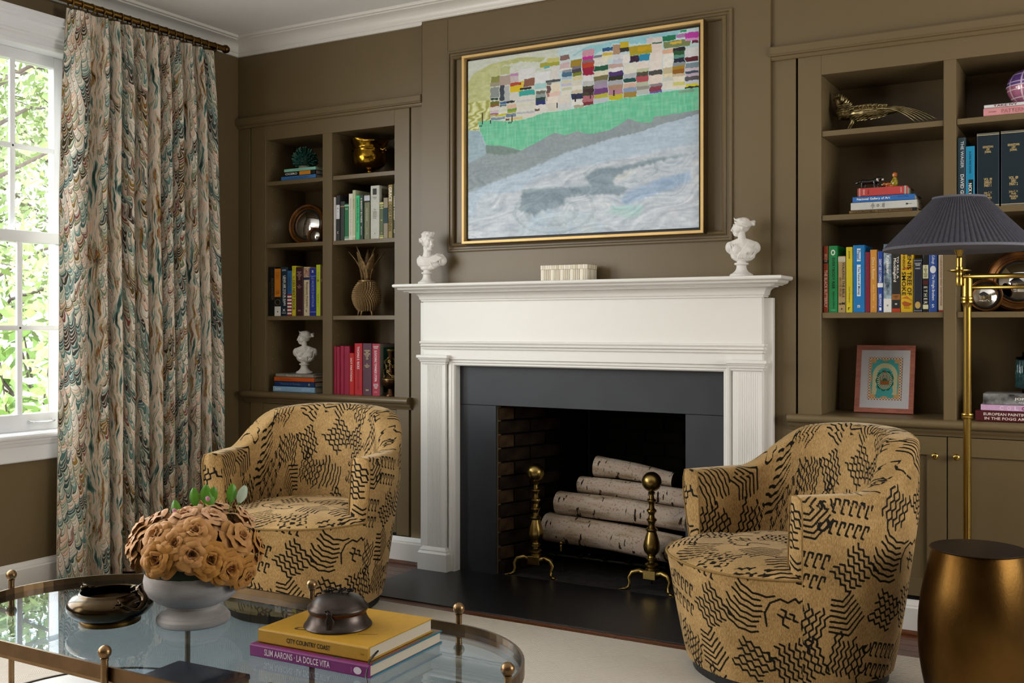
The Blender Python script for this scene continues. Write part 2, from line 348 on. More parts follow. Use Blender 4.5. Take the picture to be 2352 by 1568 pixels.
# ---------------------------------------------------------------- built-in bookcases
def bookcase(label, xl, o1, o2, o3, o4, xr, gl, gr, door_gap, door_l, door_r, parent_loc):
    root = empty('built_in_bookcase', (o2 * .5 + o3 * .5, YW, 0), label=label, cat='bookcase', group='bookcases built in beside the fireplace')
    inv = Matrix.Translation((-(o2 + o3) / 2, -YW, 0))
    def P(o): o.parent = root; o.matrix_parent_inverse = inv; return o
    FD = YW + .022; BK = YW + .31
    P(box('stile', gl + .005, o1, YW, FD, .78, 2.2, M_WALL, None, .0012)); P(box('stile', o4, gr - .005, YW, FD, .78, 2.2, M_WALL, None, .0012))
    P(box('filler_strip', xl, gl - .004, YW + .002, FD, .12, 2.2, M_WALL, None, .001)); P(box('filler_strip', gr + .004, xr, YW + .002, FD, .12, 2.2, M_WALL, None, .001))
    P(box('joint_backing', gl - .01, gl + .01, FD, FD + .004, .1, 2.2, M_GAP)); P(box('joint_backing', gr - .01, gr + .01, FD, FD + .004, .1, 2.2, M_GAP))
    P(box('top_rail', o1, o4, YW, FD, 2.114, 2.2, M_WALL, None, .001))
    P(box('divider', o2, o3, YW, BK, .78, 2.114, M_WALL, None, .001))
    P(box('side_panel', o1 - .018, o1, FD, BK, .78, 2.2, M_WALL)); P(box('side_panel', o4, o4 + .018, FD, BK, .78, 2.2, M_WALL))
    P(box('back_panel', o1 - .018, o4 + .018, BK, BK + .015, .1, 2.2, M_WALL)); P(box('top_panel', o1 - .018, o4 + .018, FD, BK, 2.114, 2.13, M_WALL))
    for a, b in ((o1, o2), (o3, o4)):
        for z in (1.191, 1.569, 1.896):
            P(box('shelf', a + .001, b - .001, YW + .006, BK, z - .021, z, M_WALL, None, .001))
        # shelf-pin holes
        bm = bmesh.new()
        for yy in (YW + .05, YW + .24):
            for z in np.arange(.9, 2.08, .064):
                if min(abs(z - s + .01) for s in (1.191, 1.569, 1.896)) > .02:
                    bbox(bm, a - .0002, a + .0006, yy - .0025, yy + .0025, z - .0025, z + .0025); bbox(bm, b - .0006, b + .0002, yy - .0025, yy + .0025, z - .0025, z + .0025)
        tag(P(bmo('pin_holes', bm, mat('pin_sleeve', '#9c8d70', .3, .6))), kind='stuff')
    P(mould('cornice', [(xl, YW), (xr - .002, YW)], [(0, 2.19), (.006, 2.19), (.009, 2.193), (.012, 2.199), (.013, 2.203), (.022, 2.2055), (.022, 2.209), (.024, 2.211), (.026, 2.214), (.026, 2.238), (.022, 2.243), (0, 2.243)], M_WALL))
    # ledge and base cabinet
    le, re_ = gl - .028, gr + .012
    prof = [(0, .735), (.006, .735), (.008, .742), (.014, .748), (.018, .752), (.02, .757), (.02, .762)]
    prof += [(.03 + .016 * math.cos(a), .779 + .016 * math.sin(a)) for a in np.linspace(-PI / 2 - .3, PI / 2, 8)] + [(0, .795), (-.31, .795)]
    ld = P(mould('ledge', [(le, YW), (re_, YW)], prof, M_WALL)); ld.data.shade_smooth(); ld.data.set_sharp_from_angle(angle=R(35))
    P(box('base_stile', gl + .005, door_l - .002, YW - .004, FD, .127, .74, M_WALL)); P(box('base_stile', door_r + .002, gr - .005, YW - .004, FD, .127, .74, M_WALL))
    P(box('cabinet_body', gl + .01, gr - .01, FD, BK, .05, .75, M_GAP))
    for a, b, kx in ((door_l, door_gap - .002, door_gap - .040), (door_gap + .002, door_r, door_gap + .033)):
        bm = bmesh.new(); y0, y1 = YW - .004, YW + .016
        for q in ((a, a + .068, .138, .732), (b - .068, b, .138, .732), (a + .068, b - .068, .138, .206), (a + .068, b - .068, .664, .732)): bbox(bm, q[0], q[1], y0, y1, q[2], q[3])
        bbox(bm, a + .06, b - .06, y0 + .01, y1, .2, .67)
        d = P(bmo('cabinet_door', bm, M_WALL))
        kn = lathe('knob', [(0, .026), (.006, .0255), (.0105, .023), (.0125, .0195), (.0115, .016), (.007, .0125), (.0045, .009), (.0045, .002), (.008, .0005), (.008, 0)], M_BRASSP, None, 20)
        kn.matrix_world = Matrix.Translation((kx, y0, .662)) @ Matrix.Rotation(R(90), 4, 'X'); kn.parent = d; kn.matrix_parent_inverse = (root.matrix_world.inverted() if False else Matrix.Identity(4))
    return root
bookcase('brown built-in bookcase with cabinet between the window curtain and the fireplace', XL, -3.86, -3.473, -3.412, -3.023, -2.851, -3.967, -2.93, -3.44, -3.87, -3.01, None)
bookcase('brown built-in bookcase with brass-knobbed cabinet doors behind the floor lamp', -1.173, -.978, -.535, -.492, -.049, .146, -1.073, .046, -.522, -.975, -.06, None)

# ---------------------------------------------------------------- mantel, slate surround, hearth, firebox
MXL, MXR, MY = -2.797, -1.188, 4.03
man = empty('fireplace_mantel', (-2.0, 4.08, 0), label='white painted wooden mantelpiece with fluted pilasters around the fireplace', cat='mantel')
invm = Matrix.Translation((2.0, -4.08, 0))
def PM(o): o.parent = man; o.matrix_parent_inverse = invm; return o
PM(boxes('backboard', [(-2.835, -2.64, 4.062, 4.0945, 0, 1.25), (-1.345, -1.155, 4.062, 4.0945, 0, 1.25), (-2.64, -1.345, 4.062, 4.0945, .955, 1.25)], M_WHITE, None, .001))
PM(box('frieze', MXL, MXR, MY, 4.062, 1.03, 1.27, M_WHITE, None, .001))
PM(box('lower_frieze', MXL, MXR, MY + .004, 4.062, .985, 1.035, M_WHITE, None, .001))
sp = [(0, 1.252), (.006, 1.252), (.008, 1.255), (.008, 1.259), (.012, 1.262), (.014, 1.267)]
sp += [(.014 + .03 * (1 - math.cos(a)), 1.268 + .024 * math.sin(a)) for a in np.linspace(0.1, PI / 2, 5)]
sp += [(.048, 1.293), (.048, 1.297), (.066, 1.298), (.068, 1.301)]
sp += [(.07 + .018 * math.sin(a), 1.302 + .012 * (1 - math.cos(a))) for a in np.linspace(0.2, PI / 2, 4)]
sp += [(.09, 1.316), (.098, 1.317), (.103, 1.320), (.105, 1.325), (.104, 1.330), (.100, 1.333), (-.064, 1.333)]
sh = PM(mould('shelf', [(MXL, 4.0945), (MXL, MY), (MXR, MY), (MXR, 4.0945)], sp, M_WHITE)); sh.data.shade_smooth(); sh.data.set_sharp_from_angle(angle=R(28))
bead = [(0, 1.032), (.005, 1.033), (.006, 1.038), (.003, 1.041), (.009, 1.044), (.011, 1.048), (.009, 1.052), (.006, 1.054), (.012, 1.058), (.014, 1.063), (.012, 1.068), (0, 1.070)]
bd = PM(mould('bead_moulding', [(MXL, 4.062), (MXL, MY), (MXR, MY), (MXR, 4.062)], bead, M_WHITE)); bd.data.shade_smooth(); bd.data.set_sharp_from_angle(angle=R(40))
for a, b in ((MXL, -2.675), (-1.306, MXR)):
    bm = bmesh.new(); bbox(bm, a, b, MY + .002, 4.062, .09, 1.0)
    n = 11; w0, w1 = a + .02, b - .018
    vs = []; fs = []
    for i in range(n):
        xc = w0 + (i + .5) * (w1 - w0) / n; r = (w1 - w0) / n * .46; k = len(vs)
        for j in range(7):
            t = PI * j / 6
            for z in (.115, .957): vs.append((xc - r * math.cos(t), MY + .0025 - r * math.sin(t) * .8, z))
        for j in range(6): fs.append((k + 2 * j, k + 2 * j + 2, k + 2 * j + 3, k + 2 * j + 1))
        fs.append(tuple(k + 2 * j for j in range(7))); fs.append(tuple(k + 2 * j + 1 for j in range(7)))
    bv = [bm.verts.new(v) for v in vs]
    for f_ in fs: bm.faces.new([bv[i] for i in f_])
    p = PM(bmo('pilaster', bm, M_WHITE)); fixn(p)
    capp = [(0, .962), (.004, .962), (.006, .966), (.006, .970), (.012, .974), (.014, .982), (.017, .984), (.019, .990), (.024, .992), (.024, 1.004), (0, 1.004)]
    c = mould('capital', [(a, 4.062), (a, MY), (b, MY), (b, 4.062)], capp, M_WHITE); c.parent = p
    pl = mould('plinth', [(a, 4.062), (a, MY), (b, MY), (b, 4.062)], [(0, 0), (.02, 0), (.02, .082), (.016, .088), (.013, .092), (.013, .097), (.009, .102), (.003, .11), (0, .112)], M_WHITE); pl.parent = p
# inner architrave moulding around the slate
im = []
for (i, d) in [(0, 0), (0, .016), (.006, .018), (.016, .018), (.02, .013), (.027, .013), (.031, .009), (.033, .004), (.033, -.0325)]: im.append((i, d))
vs = []; pth = [(-2.667, 0.0, 1), (-2.667, .988, 1), (-1.319, .988, -1), (-1.319, 0.0, -1)]
for k, (x, z, sx) in enumerate(pth):
    for (i, d) in im: vs.append((x + sx * i, 4.062 - d, z - (i if 0 < k < 3 else 0)))
o = mo('inner_moulding', vs, grid_faces(4, len(im)), M_WHITE); fixn(o); PM(o)
M_SLATE = mat('honed_slate', '#303338', 0.5, spec=.35, noise=.12, nscale=6, bump=.05, bscale=30)
M_HEARTH = mat('black_slate', '#1c1d20', 0.34, spec=.45, noise=.2, nscale=5, bump=.06, bscale=40)
ss = empty('slate_surround', (-2.0, 4.1, 0), label='dark grey slate slabs framing the firebox opening', cat='fire surround'); invs = Matrix.Translation((2.0, -4.1, 0))
for q in ((-2.636, -2.44, 0.0, .774), (-1.528, -1.35, 0.0, .774), (-2.636, -1.35, .7755, .957)):
    o = box('slab', q[0], q[1], 4.0955, 4.1085, q[2], q[3], M_SLATE, None, .0012); o.parent = ss; o.matrix_parent_inverse = invs
h = box('hearth_slab', -2.83, -1.165, 3.533, 4.12, -.01, .004, M_HEARTH, None, .002); tag(h, 'polished black slate hearth slab on the floor before the fireplace', 'hearth')
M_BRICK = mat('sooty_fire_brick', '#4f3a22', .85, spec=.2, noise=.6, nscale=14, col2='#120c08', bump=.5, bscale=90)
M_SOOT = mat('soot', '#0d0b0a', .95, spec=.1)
M_BRICKB = mat('shaded_soot_brick', '#0e0b09', .95, spec=.1, noise=.4, nscale=14)  # near-black soot brick; the firebox shade is in this colour too
M_BRICKM = mat('half_shaded_fire_brick', '#2c2015', .9, spec=.15, noise=.6, nscale=14, col2='#0c0806', bump=.5, bscale=90)  # fire brick with part of the recess shade painted in
fbx = tag(empty('fireplace_recess', (-2.0, 4.3, 0)), kind='structure'); invf = Matrix.Translation((2.0, -4.3, 0))
def PF(o): o.parent = fbx; o.matrix_parent_inverse = invf; return o
PF(boxes('mortar_shell', [(-2.5, -1.46, 4.72, 4.76, 0, 1.0), (-2.56, -1.4, 4.2, 4.76, .93, 1.0)], M_SOOT))
def brick_wall(p0, p1, m, courses, L=.2, H=.064):
    p0 = Vector(p0); p1 = Vector(p1); d = (p1 - p0); ln = d.length; d.normalize(); ang = math.atan2(d.y, d.x)
    mm = mo('mortar', [(0, .012, 0), (ln, .012, 0), (ln, .012, 1.0), (0, .012, 1.0), (0, .05, 0), (ln, .05, 0), (ln, .05, 1.0), (0, .05, 1.0)], [(0, 1, 2, 3), (5, 4, 7, 6), (0, 4, 5, 1), (3, 2, 6, 7), (0, 3, 7, 4), (1, 5, 6, 2)], M_SOOT)
    mm.location = (p0.x, p0.y, 0); mm.rotation_euler.z = ang; PF(mm)
    cache = {}
    for c in range(courses):
        x = -(L / 2 if c % 2 else 0)
        while x < ln:
            a, b = max(0, x), min(ln, x + L)
            if b - a > .03:
                k = round(b - a, 3)
                if k not in cache:
                    bm = bmesh.new(); bbox(bm, .004, b - a - .004, -.002, .03, .004, H - .004, .003); me = bpy.data.meshes.new('brick'); bm.to_mesh(me); bm.free(); me.materials.append(m); cache[k] = me
                me_ = cache[k]
                yc = (p0 + d * ((a + b) / 2)).y      # recess shade put into brick colour: darker bricks deeper in, soot included
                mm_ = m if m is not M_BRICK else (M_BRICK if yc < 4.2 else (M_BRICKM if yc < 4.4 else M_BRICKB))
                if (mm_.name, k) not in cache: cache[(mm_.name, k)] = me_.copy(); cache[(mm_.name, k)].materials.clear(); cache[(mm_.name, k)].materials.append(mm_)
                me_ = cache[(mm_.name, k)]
                o = bpy.data.objects.new('brick', me_); link(o); PF(o)
                q = p0 + d * a + Vector((-d.y, d.x)) * random.uniform(-.002, .002); o.location = (q.x, q.y, c * H); o.rotation_euler.z = ang
            x += L
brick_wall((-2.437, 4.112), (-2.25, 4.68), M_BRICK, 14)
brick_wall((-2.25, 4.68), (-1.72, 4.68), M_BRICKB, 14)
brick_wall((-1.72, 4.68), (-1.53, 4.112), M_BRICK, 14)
PF(box('firebox_floor', -2.5, -1.46, 4.112, 4.76, -.03, .002, mat('ashy_brick_floor', '#2b2723', .95, noise=.7, nscale=30, col2='#0c0a09', bump=.8, bscale=80)))

# ---------------------------------------------------------------- rug
def rug_material():
    m = mat('woven_sisal', '#a89e8d', .9, spec=.1); nt = m.node_tree; N = nt.nodes; L = nt.links; b = N['Principled BSDF']
    tc = N.new('ShaderNodeTexCoord'); mp = N.new('ShaderNodeMapping'); mp.inputs['Rotation'].default_value = (0, 0, R(45)); L.new(tc.outputs['Object'], mp.inputs['Vector'])
    sx = N.new('ShaderNodeSeparateXYZ'); L.new(mp.outputs['Vector'], sx.inputs[0])
    def mth(op, a, b_=None, c=None):
        n = N.new('ShaderNodeMath'); n.operation = op
        for i, v in enumerate((a, b_, c)):
            if v is None: continue
            if isinstance(v, (int, float)): n.inputs[i].default_value = v
            else: L.new(v, n.inputs[i])
        return n.outputs[0]
    X, Y = sx.outputs[0], sx.outputs[1]
    cell = .105
    ck = mth('MODULO', mth('ADD', mth('FLOOR', mth('MULTIPLY', X, 1 / cell)), mth('FLOOR', mth('MULTIPLY', Y, 1 / cell))), 2.0); ck = mth('ABSOLUTE', ck)
    ribs = mth('SINE', mth('MULTIPLY', X, 2 * PI / .0115))
    sep = N.new('ShaderNodeSeparateXYZ'); L.new(tc.outputs['Object'], sep.inputs[0])
    wv = mth('MULTIPLY', mth('SINE', mth('MULTIPLY', sep.outputs[0], 2 * PI / .0085)), mth('SINE', mth('MULTIPLY', sep.outputs[1], 2 * PI / .0085)))
    h = mth('ADD', mth('MULTIPLY', mth('MULTIPLY', ribs, ck), .8), mth('MULTIPLY', mth('MULTIPLY', wv, mth('SUBTRACT', 1.15, ck)), .5))
    bp = N.new('ShaderNodeBump'); bp.inputs['Strength'].default_value = .6; bp.inputs['Distance'].default_value = .0016; L.new(h, bp.inputs['Height']); L.new(bp.outputs['Normal'], b.inputs['Normal'])
    rp = N.new('ShaderNodeValToRGB'); rp.color_ramp.elements[0].color = (*lin('#ada498'), 1); rp.color_ramp.elements[1].color = (*lin('#ccc4b7'), 1)
    L.new(mth('ADD', mth('MULTIPLY', h, .35), .5), rp.inputs[0]); L.new(rp.outputs[0], b.inputs['Base Color']); return m
rp_ = [(-3.85, -1.6), (.75, -1.6), (.75, 3.77), (-1.06, 3.77), (-1.06, 3.455), (-2.93, 3.455), (-2.93, 3.77), (-3.85, 3.77)]
vs = [(x, y_, .001) for x, y_ in rp_] + [(x, y_, .009) for x, y_ in rp_]; n = len(rp_)
rug = mo('area_rug', vs, [tuple(range(n))[::-1], tuple(range(n, 2 * n))] + [(i, (i + 1) % n, n + (i + 1) % n, n + i) for i in range(n)], rug_material())
tag(rug, 'beige woven sisal rug with tone-on-tone diamond weave covering the floor', 'rug')
# ================================================================ tub chairs in tiger-stripe velvet
def stripe_field(T=.92, n=720):
    """signed distance (metres) to the woven black strokes on a repeating tile"""
    rg = random.Random(21); S = []
    def line(pts): S.append(pts)
    def xf(pts, c, a):
        ca, sa = math.cos(a), math.sin(a); return [(c[0] + x * ca - y * sa, c[1] + x * sa + y * ca) for x, y in pts]
    def zig(c, a, k, L, sp, step=.0145, amp=.0058, bend=0.0, jag=True):
        for i in range(k):
            y0 = (i - (k - 1) / 2) * sp; l = L * rg.uniform(.65, 1.05); x0 = rg.uniform(-.012, .012); m = max(3, int(l / step)); pts = []
            for j in range(m + 1):
                x = x0 - l / 2 + l * j / m; y = y0 + (amp if (j % 2) == 0 else -amp) * (1 if jag else .45) + bend * (x * x) * 6
                pts.append((x, y))
            line(xf(pts, c, a))
    def chev(c, a, k, L, sp):
        for i in range(k):
            y0 = (i - (k - 1) / 2) * sp; l = L * (1 - .08 * i); pts = []
            for j in range(9):
                x = -l / 2 + l * j / 8; pts.append((x, y0 + .55 * abs(x) + rg.uniform(-.0016, .0016)))
            line(xf(pts, c, a))
    def comb(c, a, k, sp, hgt):
        x0 = -k * sp / 2; top = []; 
        for i in range(k):
            x = x0 + i * sp; sl = .006
            line(xf([(x, hgt), (x + sp * .5, hgt * 1.02), (x + sp * .5 + sl, 0), (x + sp * .15 + sl, -hgt * .05)], c, a))
            line(xf([(x, hgt), (x + sl * .3, hgt * .62)], c, a))
        sx = x0 + k * sp + .02; sp_ = [(sx + (.025 - .003 * t) * math.cos(t * .8 + 2.4), hgt * .5 + (.025 - .003 * t) * math.sin(t * .8 + 2.4)) for t in range(8)]
        line(xf(sp_, c, a))
    B = lambda q: [(x * 1.45, y * 1.45) for x, y in q]
    def outline(c, a):
        line(xf(B([(-.05, .012), (-.038, .026), (-.03, .018), (-.022, .03), (-.012, .02), (-.002, .028), (.012, .016), (.03, .02), (.05, .006), (.058, -.018), (.05, -.045)]), c, a))
        line(xf(B([(-.05, .012), (-.052, -.002), (-.036, -.006), (-.026, -.016), (-.03, -.034), (-.048, -.052)]), c, a)); zig((c[0] + .015, c[1] - .02), a + .9, 3, .05, .018)
    G = 6; w = T / G
    kinds = ['zig', 'comb', 'chev', 'zig', 'wave', 'zig', 'wave', 'zig', 'outline', 'zig', 'chev', 'zig', 'comb', 'zig', 'wave', 'zig', 'outline', 'wave', 'zig', 'chev', 'zig', 'comb', 'zig', 'wave', 'zig']
    for i in range(G):
        for j in range(G):
            c = ((i + .5 + rg.uniform(-.12, .12)) * w, (j + .5 + rg.uniform(-.12, .12)) * w); k = kinds[(i * G + j) % len(kinds)]
            a = rg.choice((.5, .6, .9, 1.1, -.7, 2.2, 1.9, .75)) + rg.uniform(-.15, .15)
            if k == 'zig': zig(c, a, rg.randint(6, 8), .14, .0190)
            elif k == 'wave': zig(c, a, rg.randint(6, 8), .14, .0185, .02, .005, rg.uniform(-.8, .8), False)
            elif k == 'chev': chev(c, a - .8, rg.randint(5, 7), .14, .0190)
            elif k == 'comb':
                comb(c, .22, 5, .0285, .04); comb((c[0] + .012, c[1] - .062), .22, 5, .0285, .036)
            else: outline(c, rg.uniform(-.3, .3))
    D = np.full((n, n), .02, np.float32); h = T / n; rad = .012; kk = int(rad / h) + 1
    for pts in S:
        for (x1, y1), (x2, y2) in zip(pts[:-1], pts[1:]):
            i0 = int(math.floor(min(x1, x2) / h)) - kk; i1 = int(math.ceil(max(x1, x2) / h)) + kk; j0 = int(math.floor(min(y1, y2) / h)) - kk; j1 = int(math.ceil(max(y1, y2) / h)) + kk
            gx = np.arange(i0, i1)[:, None] * h; gy = np.arange(j0, j1)[None, :] * h
            dx, dy = x2 - x1, y2 - y1; q = max(1e-12, dx * dx + dy * dy); t = np.clip(((gx - x1) * dx + (gy - y1) * dy) / q, 0, 1)
            d = np.hypot(gx - x1 - t * dx, gy - y1 - t * dy)
            ii = np.arange(i0, i1) % n; jj = np.arange(j0, j1) % n; sub = D[np.ix_(ii, jj)]; D[np.ix_(ii, jj)] = np.minimum(sub, d)
    return D, T, n
SDF, SDT, SDN = stripe_field()
def sdf_at(uv):
    p = (uv / SDT) * SDN; i = np.floor(p).astype(int); f = p - i; i0 = i % SDN; i1 = (i + 1) % SDN
    return (SDF[i0[:, 0], i0[:, 1]] * (1 - f[:, 0]) + SDF[i1[:, 0], i0[:, 1]] * f[:, 0]) * (1 - f[:, 1]) + (SDF[i0[:, 0], i1[:, 1]] * (1 - f[:, 0]) + SDF[i1[:, 0], i1[:, 1]] * f[:, 0]) * f[:, 1]
def velvet_material():
    m = mat('tiger_velvet', '#b8863f', .75, spec=.15, sheen=.35); nt = m.node_tree; N = nt.nodes; L = nt.links; b = N['Principled BSDF']
    b.inputs['Sheen Roughness'].default_value = .35; b.inputs['Sheen Tint'].default_value = (1.0, .88, .66, 1)
    at = N.new('ShaderNodeAttribute'); at.attribute_name = 'stripe'
    tc = N.new('ShaderNodeTexCoord')
    wob = N.new('ShaderNodeTexNoise'); wob.inputs['Scale'].default_value = 260; wob.inputs['Detail'].default_value = 2; L.new(tc.outputs['Object'], wob.inputs['Vector'])
    ad = N.new('ShaderNodeMath'); ad.operation = 'MULTIPLY_ADD'; ad.inputs[1].default_value = .0022; L.new(wob.outputs['Fac'], ad.inputs[0]); L.new(at.outputs['Fac'], ad.inputs[2])
    mr = N.new('ShaderNodeMapRange'); mr.inputs['From Min'].default_value = .0040; mr.inputs['From Max'].default_value = .0051; L.new(ad.outputs[0], mr.inputs['Value'])
    mp = N.new('ShaderNodeMapping'); mp.inputs['Scale'].default_value = (1, 1, .22); L.new(tc.outputs['Object'], mp.inputs['Vector'])
    n1 = N.new('ShaderNodeTexNoise'); n1.inputs['Scale'].default_value = 420; n1.inputs['Detail'].default_value = 3; L.new(mp.outputs['Vector'], n1.inputs['Vector'])
    n2 = N.new('ShaderNodeTexNoise'); n2.inputs['Scale'].default_value = 7; n2.inputs['Detail'].default_value = 2; L.new(tc.outputs['Object'], n2.inputs['Vector'])
    mx = N.new('ShaderNodeMath'); mx.operation = 'MULTIPLY_ADD'; mx.inputs[1].default_value = .35; L.new(n2.outputs['Fac'], mx.inputs[0])
    m2 = N.new('ShaderNodeMath'); m2.operation = 'MULTIPLY'; m2.inputs[1].default_value = .65; L.new(n1.outputs['Fac'], m2.inputs[0]); L.new(m2.outputs[0], mx.inputs[2])
    rp = N.new('ShaderNodeValToRGB'); e = rp.color_ramp.elements; e[0].position = .34; e[0].color = (*lin('#7c6138'), 1); e[1].position = .66; e[1].color = (*lin('#c4a06a'), 1); L.new(mx.outputs[0], rp.inputs[0])
    mc = N.new('ShaderNodeMix'); mc.data_type = 'RGBA'; mc.inputs['A'].default_value = (*lin('#14110d'), 1); L.new(mr.outputs[0], mc.inputs['Factor']); L.new(rp.outputs[0], mc.inputs['B']); L.new(mc.outputs['Result'], b.inputs['Base Color'])
    bp = N.new('ShaderNodeBump'); bp.inputs['Strength'].default_value = .35; bp.inputs['Distance'].default_value = .0015; L.new(n1.outputs['Fac'], bp.inputs['Height']); L.new(bp.outputs['Normal'], b.inputs['Normal'])
    sh = N.new('ShaderNodeMath'); sh.operation = 'MULTIPLY'; sh.inputs[1].default_value = .35; L.new(mr.outputs[0], sh.inputs[0]); L.new(sh.outputs[0], b.inputs['Sheen Weight'])
    return m
M_VEL = velvet_material()
def grid_obj(name, G, UV, parent, flip=False):
    """G (nu,nv,3) points, UV (nu,nv,2) metres: upholstery sheet carrying the stripe distance"""
    nu, nv = G.shape[:2]; idx = np.arange(nu * nv).reshape(nu, nv)
    q = np.stack([idx[:-1, :-1], idx[1:, :-1], idx[1:, 1:], idx[:-1, 1:]], -1).reshape(-1, 4)
    if flip: q = q[:, ::-1]
    me = bpy.data.meshes.new(name); me.vertices.add(nu * nv); me.vertices.foreach_set('co', G.reshape(-1).astype(np.float32))
    me.loops.add(q.size); me.loops.foreach_set('vertex_index', q.reshape(-1).astype(np.int32)); me.polygons.add(len(q))
    me.polygons.foreach_set('loop_start', np.arange(0, q.size, 4).astype(np.int32)); me.update(calc_edges=True); me.validate()
    a = me.attributes.new('stripe', 'FLOAT', 'POINT'); a.data.foreach_set('value', sdf_at(UV.reshape(-1, 2)).astype(np.float32))
    me.materials.append(M_VEL); me.shade_smooth()
    o = bpy.data.objects.new(name, me); link(o, parent); return o
def tub_chair(label):
    root = empty('tub_chair', label=label, cat='armchair', group='tub chairs facing the coffee table')
    E = .0046; ZB, ZS, ARM, TOP = .045, .385, .635, .803
    # plan curve of the outer shell at arm height
    t = np.linspace(0, 1, 1200); pts = []
    fy, a, bk, n = .205, .372, .375, 2.35
    for i in range(400): u = i / 400; pts.append((.352 + (a - .352) * math.sin(u * PI / 2), fy * (1 - u), 0.0 if False else u * fy))
    for i in range(1201):
        th = PI * i / 1200; c, s = math.cos(th), math.sin(th)
        pts.append((a * math.copysign(abs(c) ** (2 / n), c), -bk * abs(s) ** (2 / n), 0))
    for i in range(1, 401): u = i / 400; pts.append((-(.352 + (a - .352) * math.cos(u * PI / 2)), fy * u, 0))
    P = np.array([(p[0], p[1]) for p in pts]); sl = np.concatenate([[0], np.cumsum(np.hypot(*np.diff(P, axis=0).T))]); Lp = sl[-1]
    ns = int(Lp / E) + 1; s = np.linspace(0, Lp, ns); X = np.interp(s, sl, P[:, 0]); Y = np.interp(s, sl, P[:, 1])
    tx = np.gradient(X, s); ty = np.gradient(Y, s); ln = np.hypot(tx, ty); nx, ny = ty / ln, -tx / ln   # inward/outward normal
    sgn = np.sign((nx * X + ny * (Y + .05)).sum()); nx, ny = nx * sgn, ny * sgn
    ss = lambda e0, e1, v: (lambda q: q * q * (3 - 2 * q))(np.clip((v - e0) / (e1 - e0), 0, 1))
    back = ss(.02, -.26, Y) if False else ss(0, 1, np.clip((-.02 - Y) / .27, 0, 1))
    h = ARM + (TOP - ARM) * back * (1 - .22 * (np.abs(X) / .36) ** 2.4); th = .082 + .03 * back
    CY = -.04
    rows = []; vlen = []
    no = int((ARM - ZB) / E) + 8; z0 = np.linspace(0, 1, no)
    def outer(zf):      # zf 0..1 up the outside
        z = ZB + (h - .035 - ZB) * zf; k = .80 + .20 * np.minimum(1, (z - ZB) / .5) ** .85 + .012 * back * zf
        return np.stack([X * k, CY + (Y - CY) * k, z], -1)
    for zf in z0: rows.append(outer(zf))
    O_top = rows[-1]; inT = np.stack([X - nx * th, Y - ny * th, h - .035], -1)
    na = 20; mid = (O_top + inT) / 2
    for i in range(1, na):
        a_ = PI * i / na; c, sn = math.cos(a_), math.sin(a_)
        sq = np.sign(c) * abs(c) ** .6; p = mid + (O_top - mid) * sq; p[:, 2] = h - .035 + .035 * (sn ** .6); rows.append(p)
    ni = 62
    for i in range(ni + 1):
        f_ = i / ni; z = (h - .035) + (.395 - (h - .035)) * f_; rec = .045 * back * f_ + .012 * f_
        rows.append(np.stack([X - nx * (th + rec), Y - ny * (th + rec), z], -1))
    G = np.stack(rows, 1); dl = np.linalg.norm(np.diff(G, axis=1), axis=2); V = np.concatenate([np.zeros((ns, 1)), np.cumsum(dl, axis=1)], 1)
    UV = np.stack([np.repeat(s[:, None], G.shape[1], 1), V], -1)
    grid_obj('shell', G, UV, root)
    # arm fronts: close the two ends of the shell
    for e, nm in ((0, 1), (ns - 1, -1)):
        prof = G[e]; k = len(prof); zz = prof[:, 2]; half = no + na // 2
        o_idx = [i for i in range(half) if zz[i] >= ZS - .02]; m_ = 20
        I = np.linspace(k - 1, half, len(o_idx)); A = prof[o_idx]
        B = np.stack([np.interp(I, np.arange(k), prof[:, c]) for c in range(3)], -1)
        B[:, 2] = np.where(A[:, 2] < .4, A[:, 2], B[:, 2])
        w = np.linspace(0, 1, m_); gg = A[:, None] * (1 - w)[None, :, None] + B[:, None] * w[None, :, None]
        gg[:, :, 1] += (.012 * np.sin(w * PI))[None, :]
        uv = np.stack([gg[:, :, 0] * 1.0 + 1.3 * (e > 0), gg[:, :, 2]], -1); grid_obj('arm_front', gg, uv, root, flip=(e == 0))
    # apron: front of the seat, bulging forward
    hw = .352; na_ = int(.95 / E); q = np.linspace(-1, 1, na_); fx = hw * q; fyv = fy + .225 * (1 - np.abs(q) ** 2.4) ** .75
    dl = np.concatenate([[0], np.cumsum(np.hypot(np.diff(fx), np.diff(fyv)))])
    qq = np.interp(np.linspace(0, dl[-1], na_), dl, q); fx = hw * qq; fyv = fy + .225 * (1 - np.abs(qq) ** 2.4) ** .75; dl = np.linspace(0, dl[-1], na_)
    nz = int((ZS - ZB) / E) + 1; zz = np.linspace(ZB, ZS, nz); kz = .80 + .20 * np.minimum(1, (zz - ZB) / .5) ** .85
    gg = np.stack([fx[:, None] * kz[None], CY + (fyv[:, None] - CY) * kz[None], np.repeat(zz[None], na_, 0)], -1)
    grid_obj('apron', gg, np.stack([np.repeat(dl[:, None], nz, 1) + .2, np.repeat(zz[None], na_, 0) + .1], -1), root)
    ktop = kz[-1]
    # seat cushion top: boundary = apron top edge + inner shell at seat height
    inn = G[:, -1, :2]; fr = np.stack([fx * ktop, CY + (fyv - CY) * ktop], -1)[::-1]     # right to left
    loop = np.concatenate([fr[::3], inn[::-1][::3]], 0); c0 = np.array([0, .03]); nr = 70
    rr_ = np.linspace(0, 1, nr) ** .8
    lp = np.concatenate([loop, loop[:1]], 0)
    gg = c0 + (lp[:, None] - c0) * rr_[None, :, None]; dome = .43 - (.43 - ZS - .004) * rr_ ** 5
    bkz = np.clip((.1 - gg[:, :, 1]) / .4, 0, 1) * .012
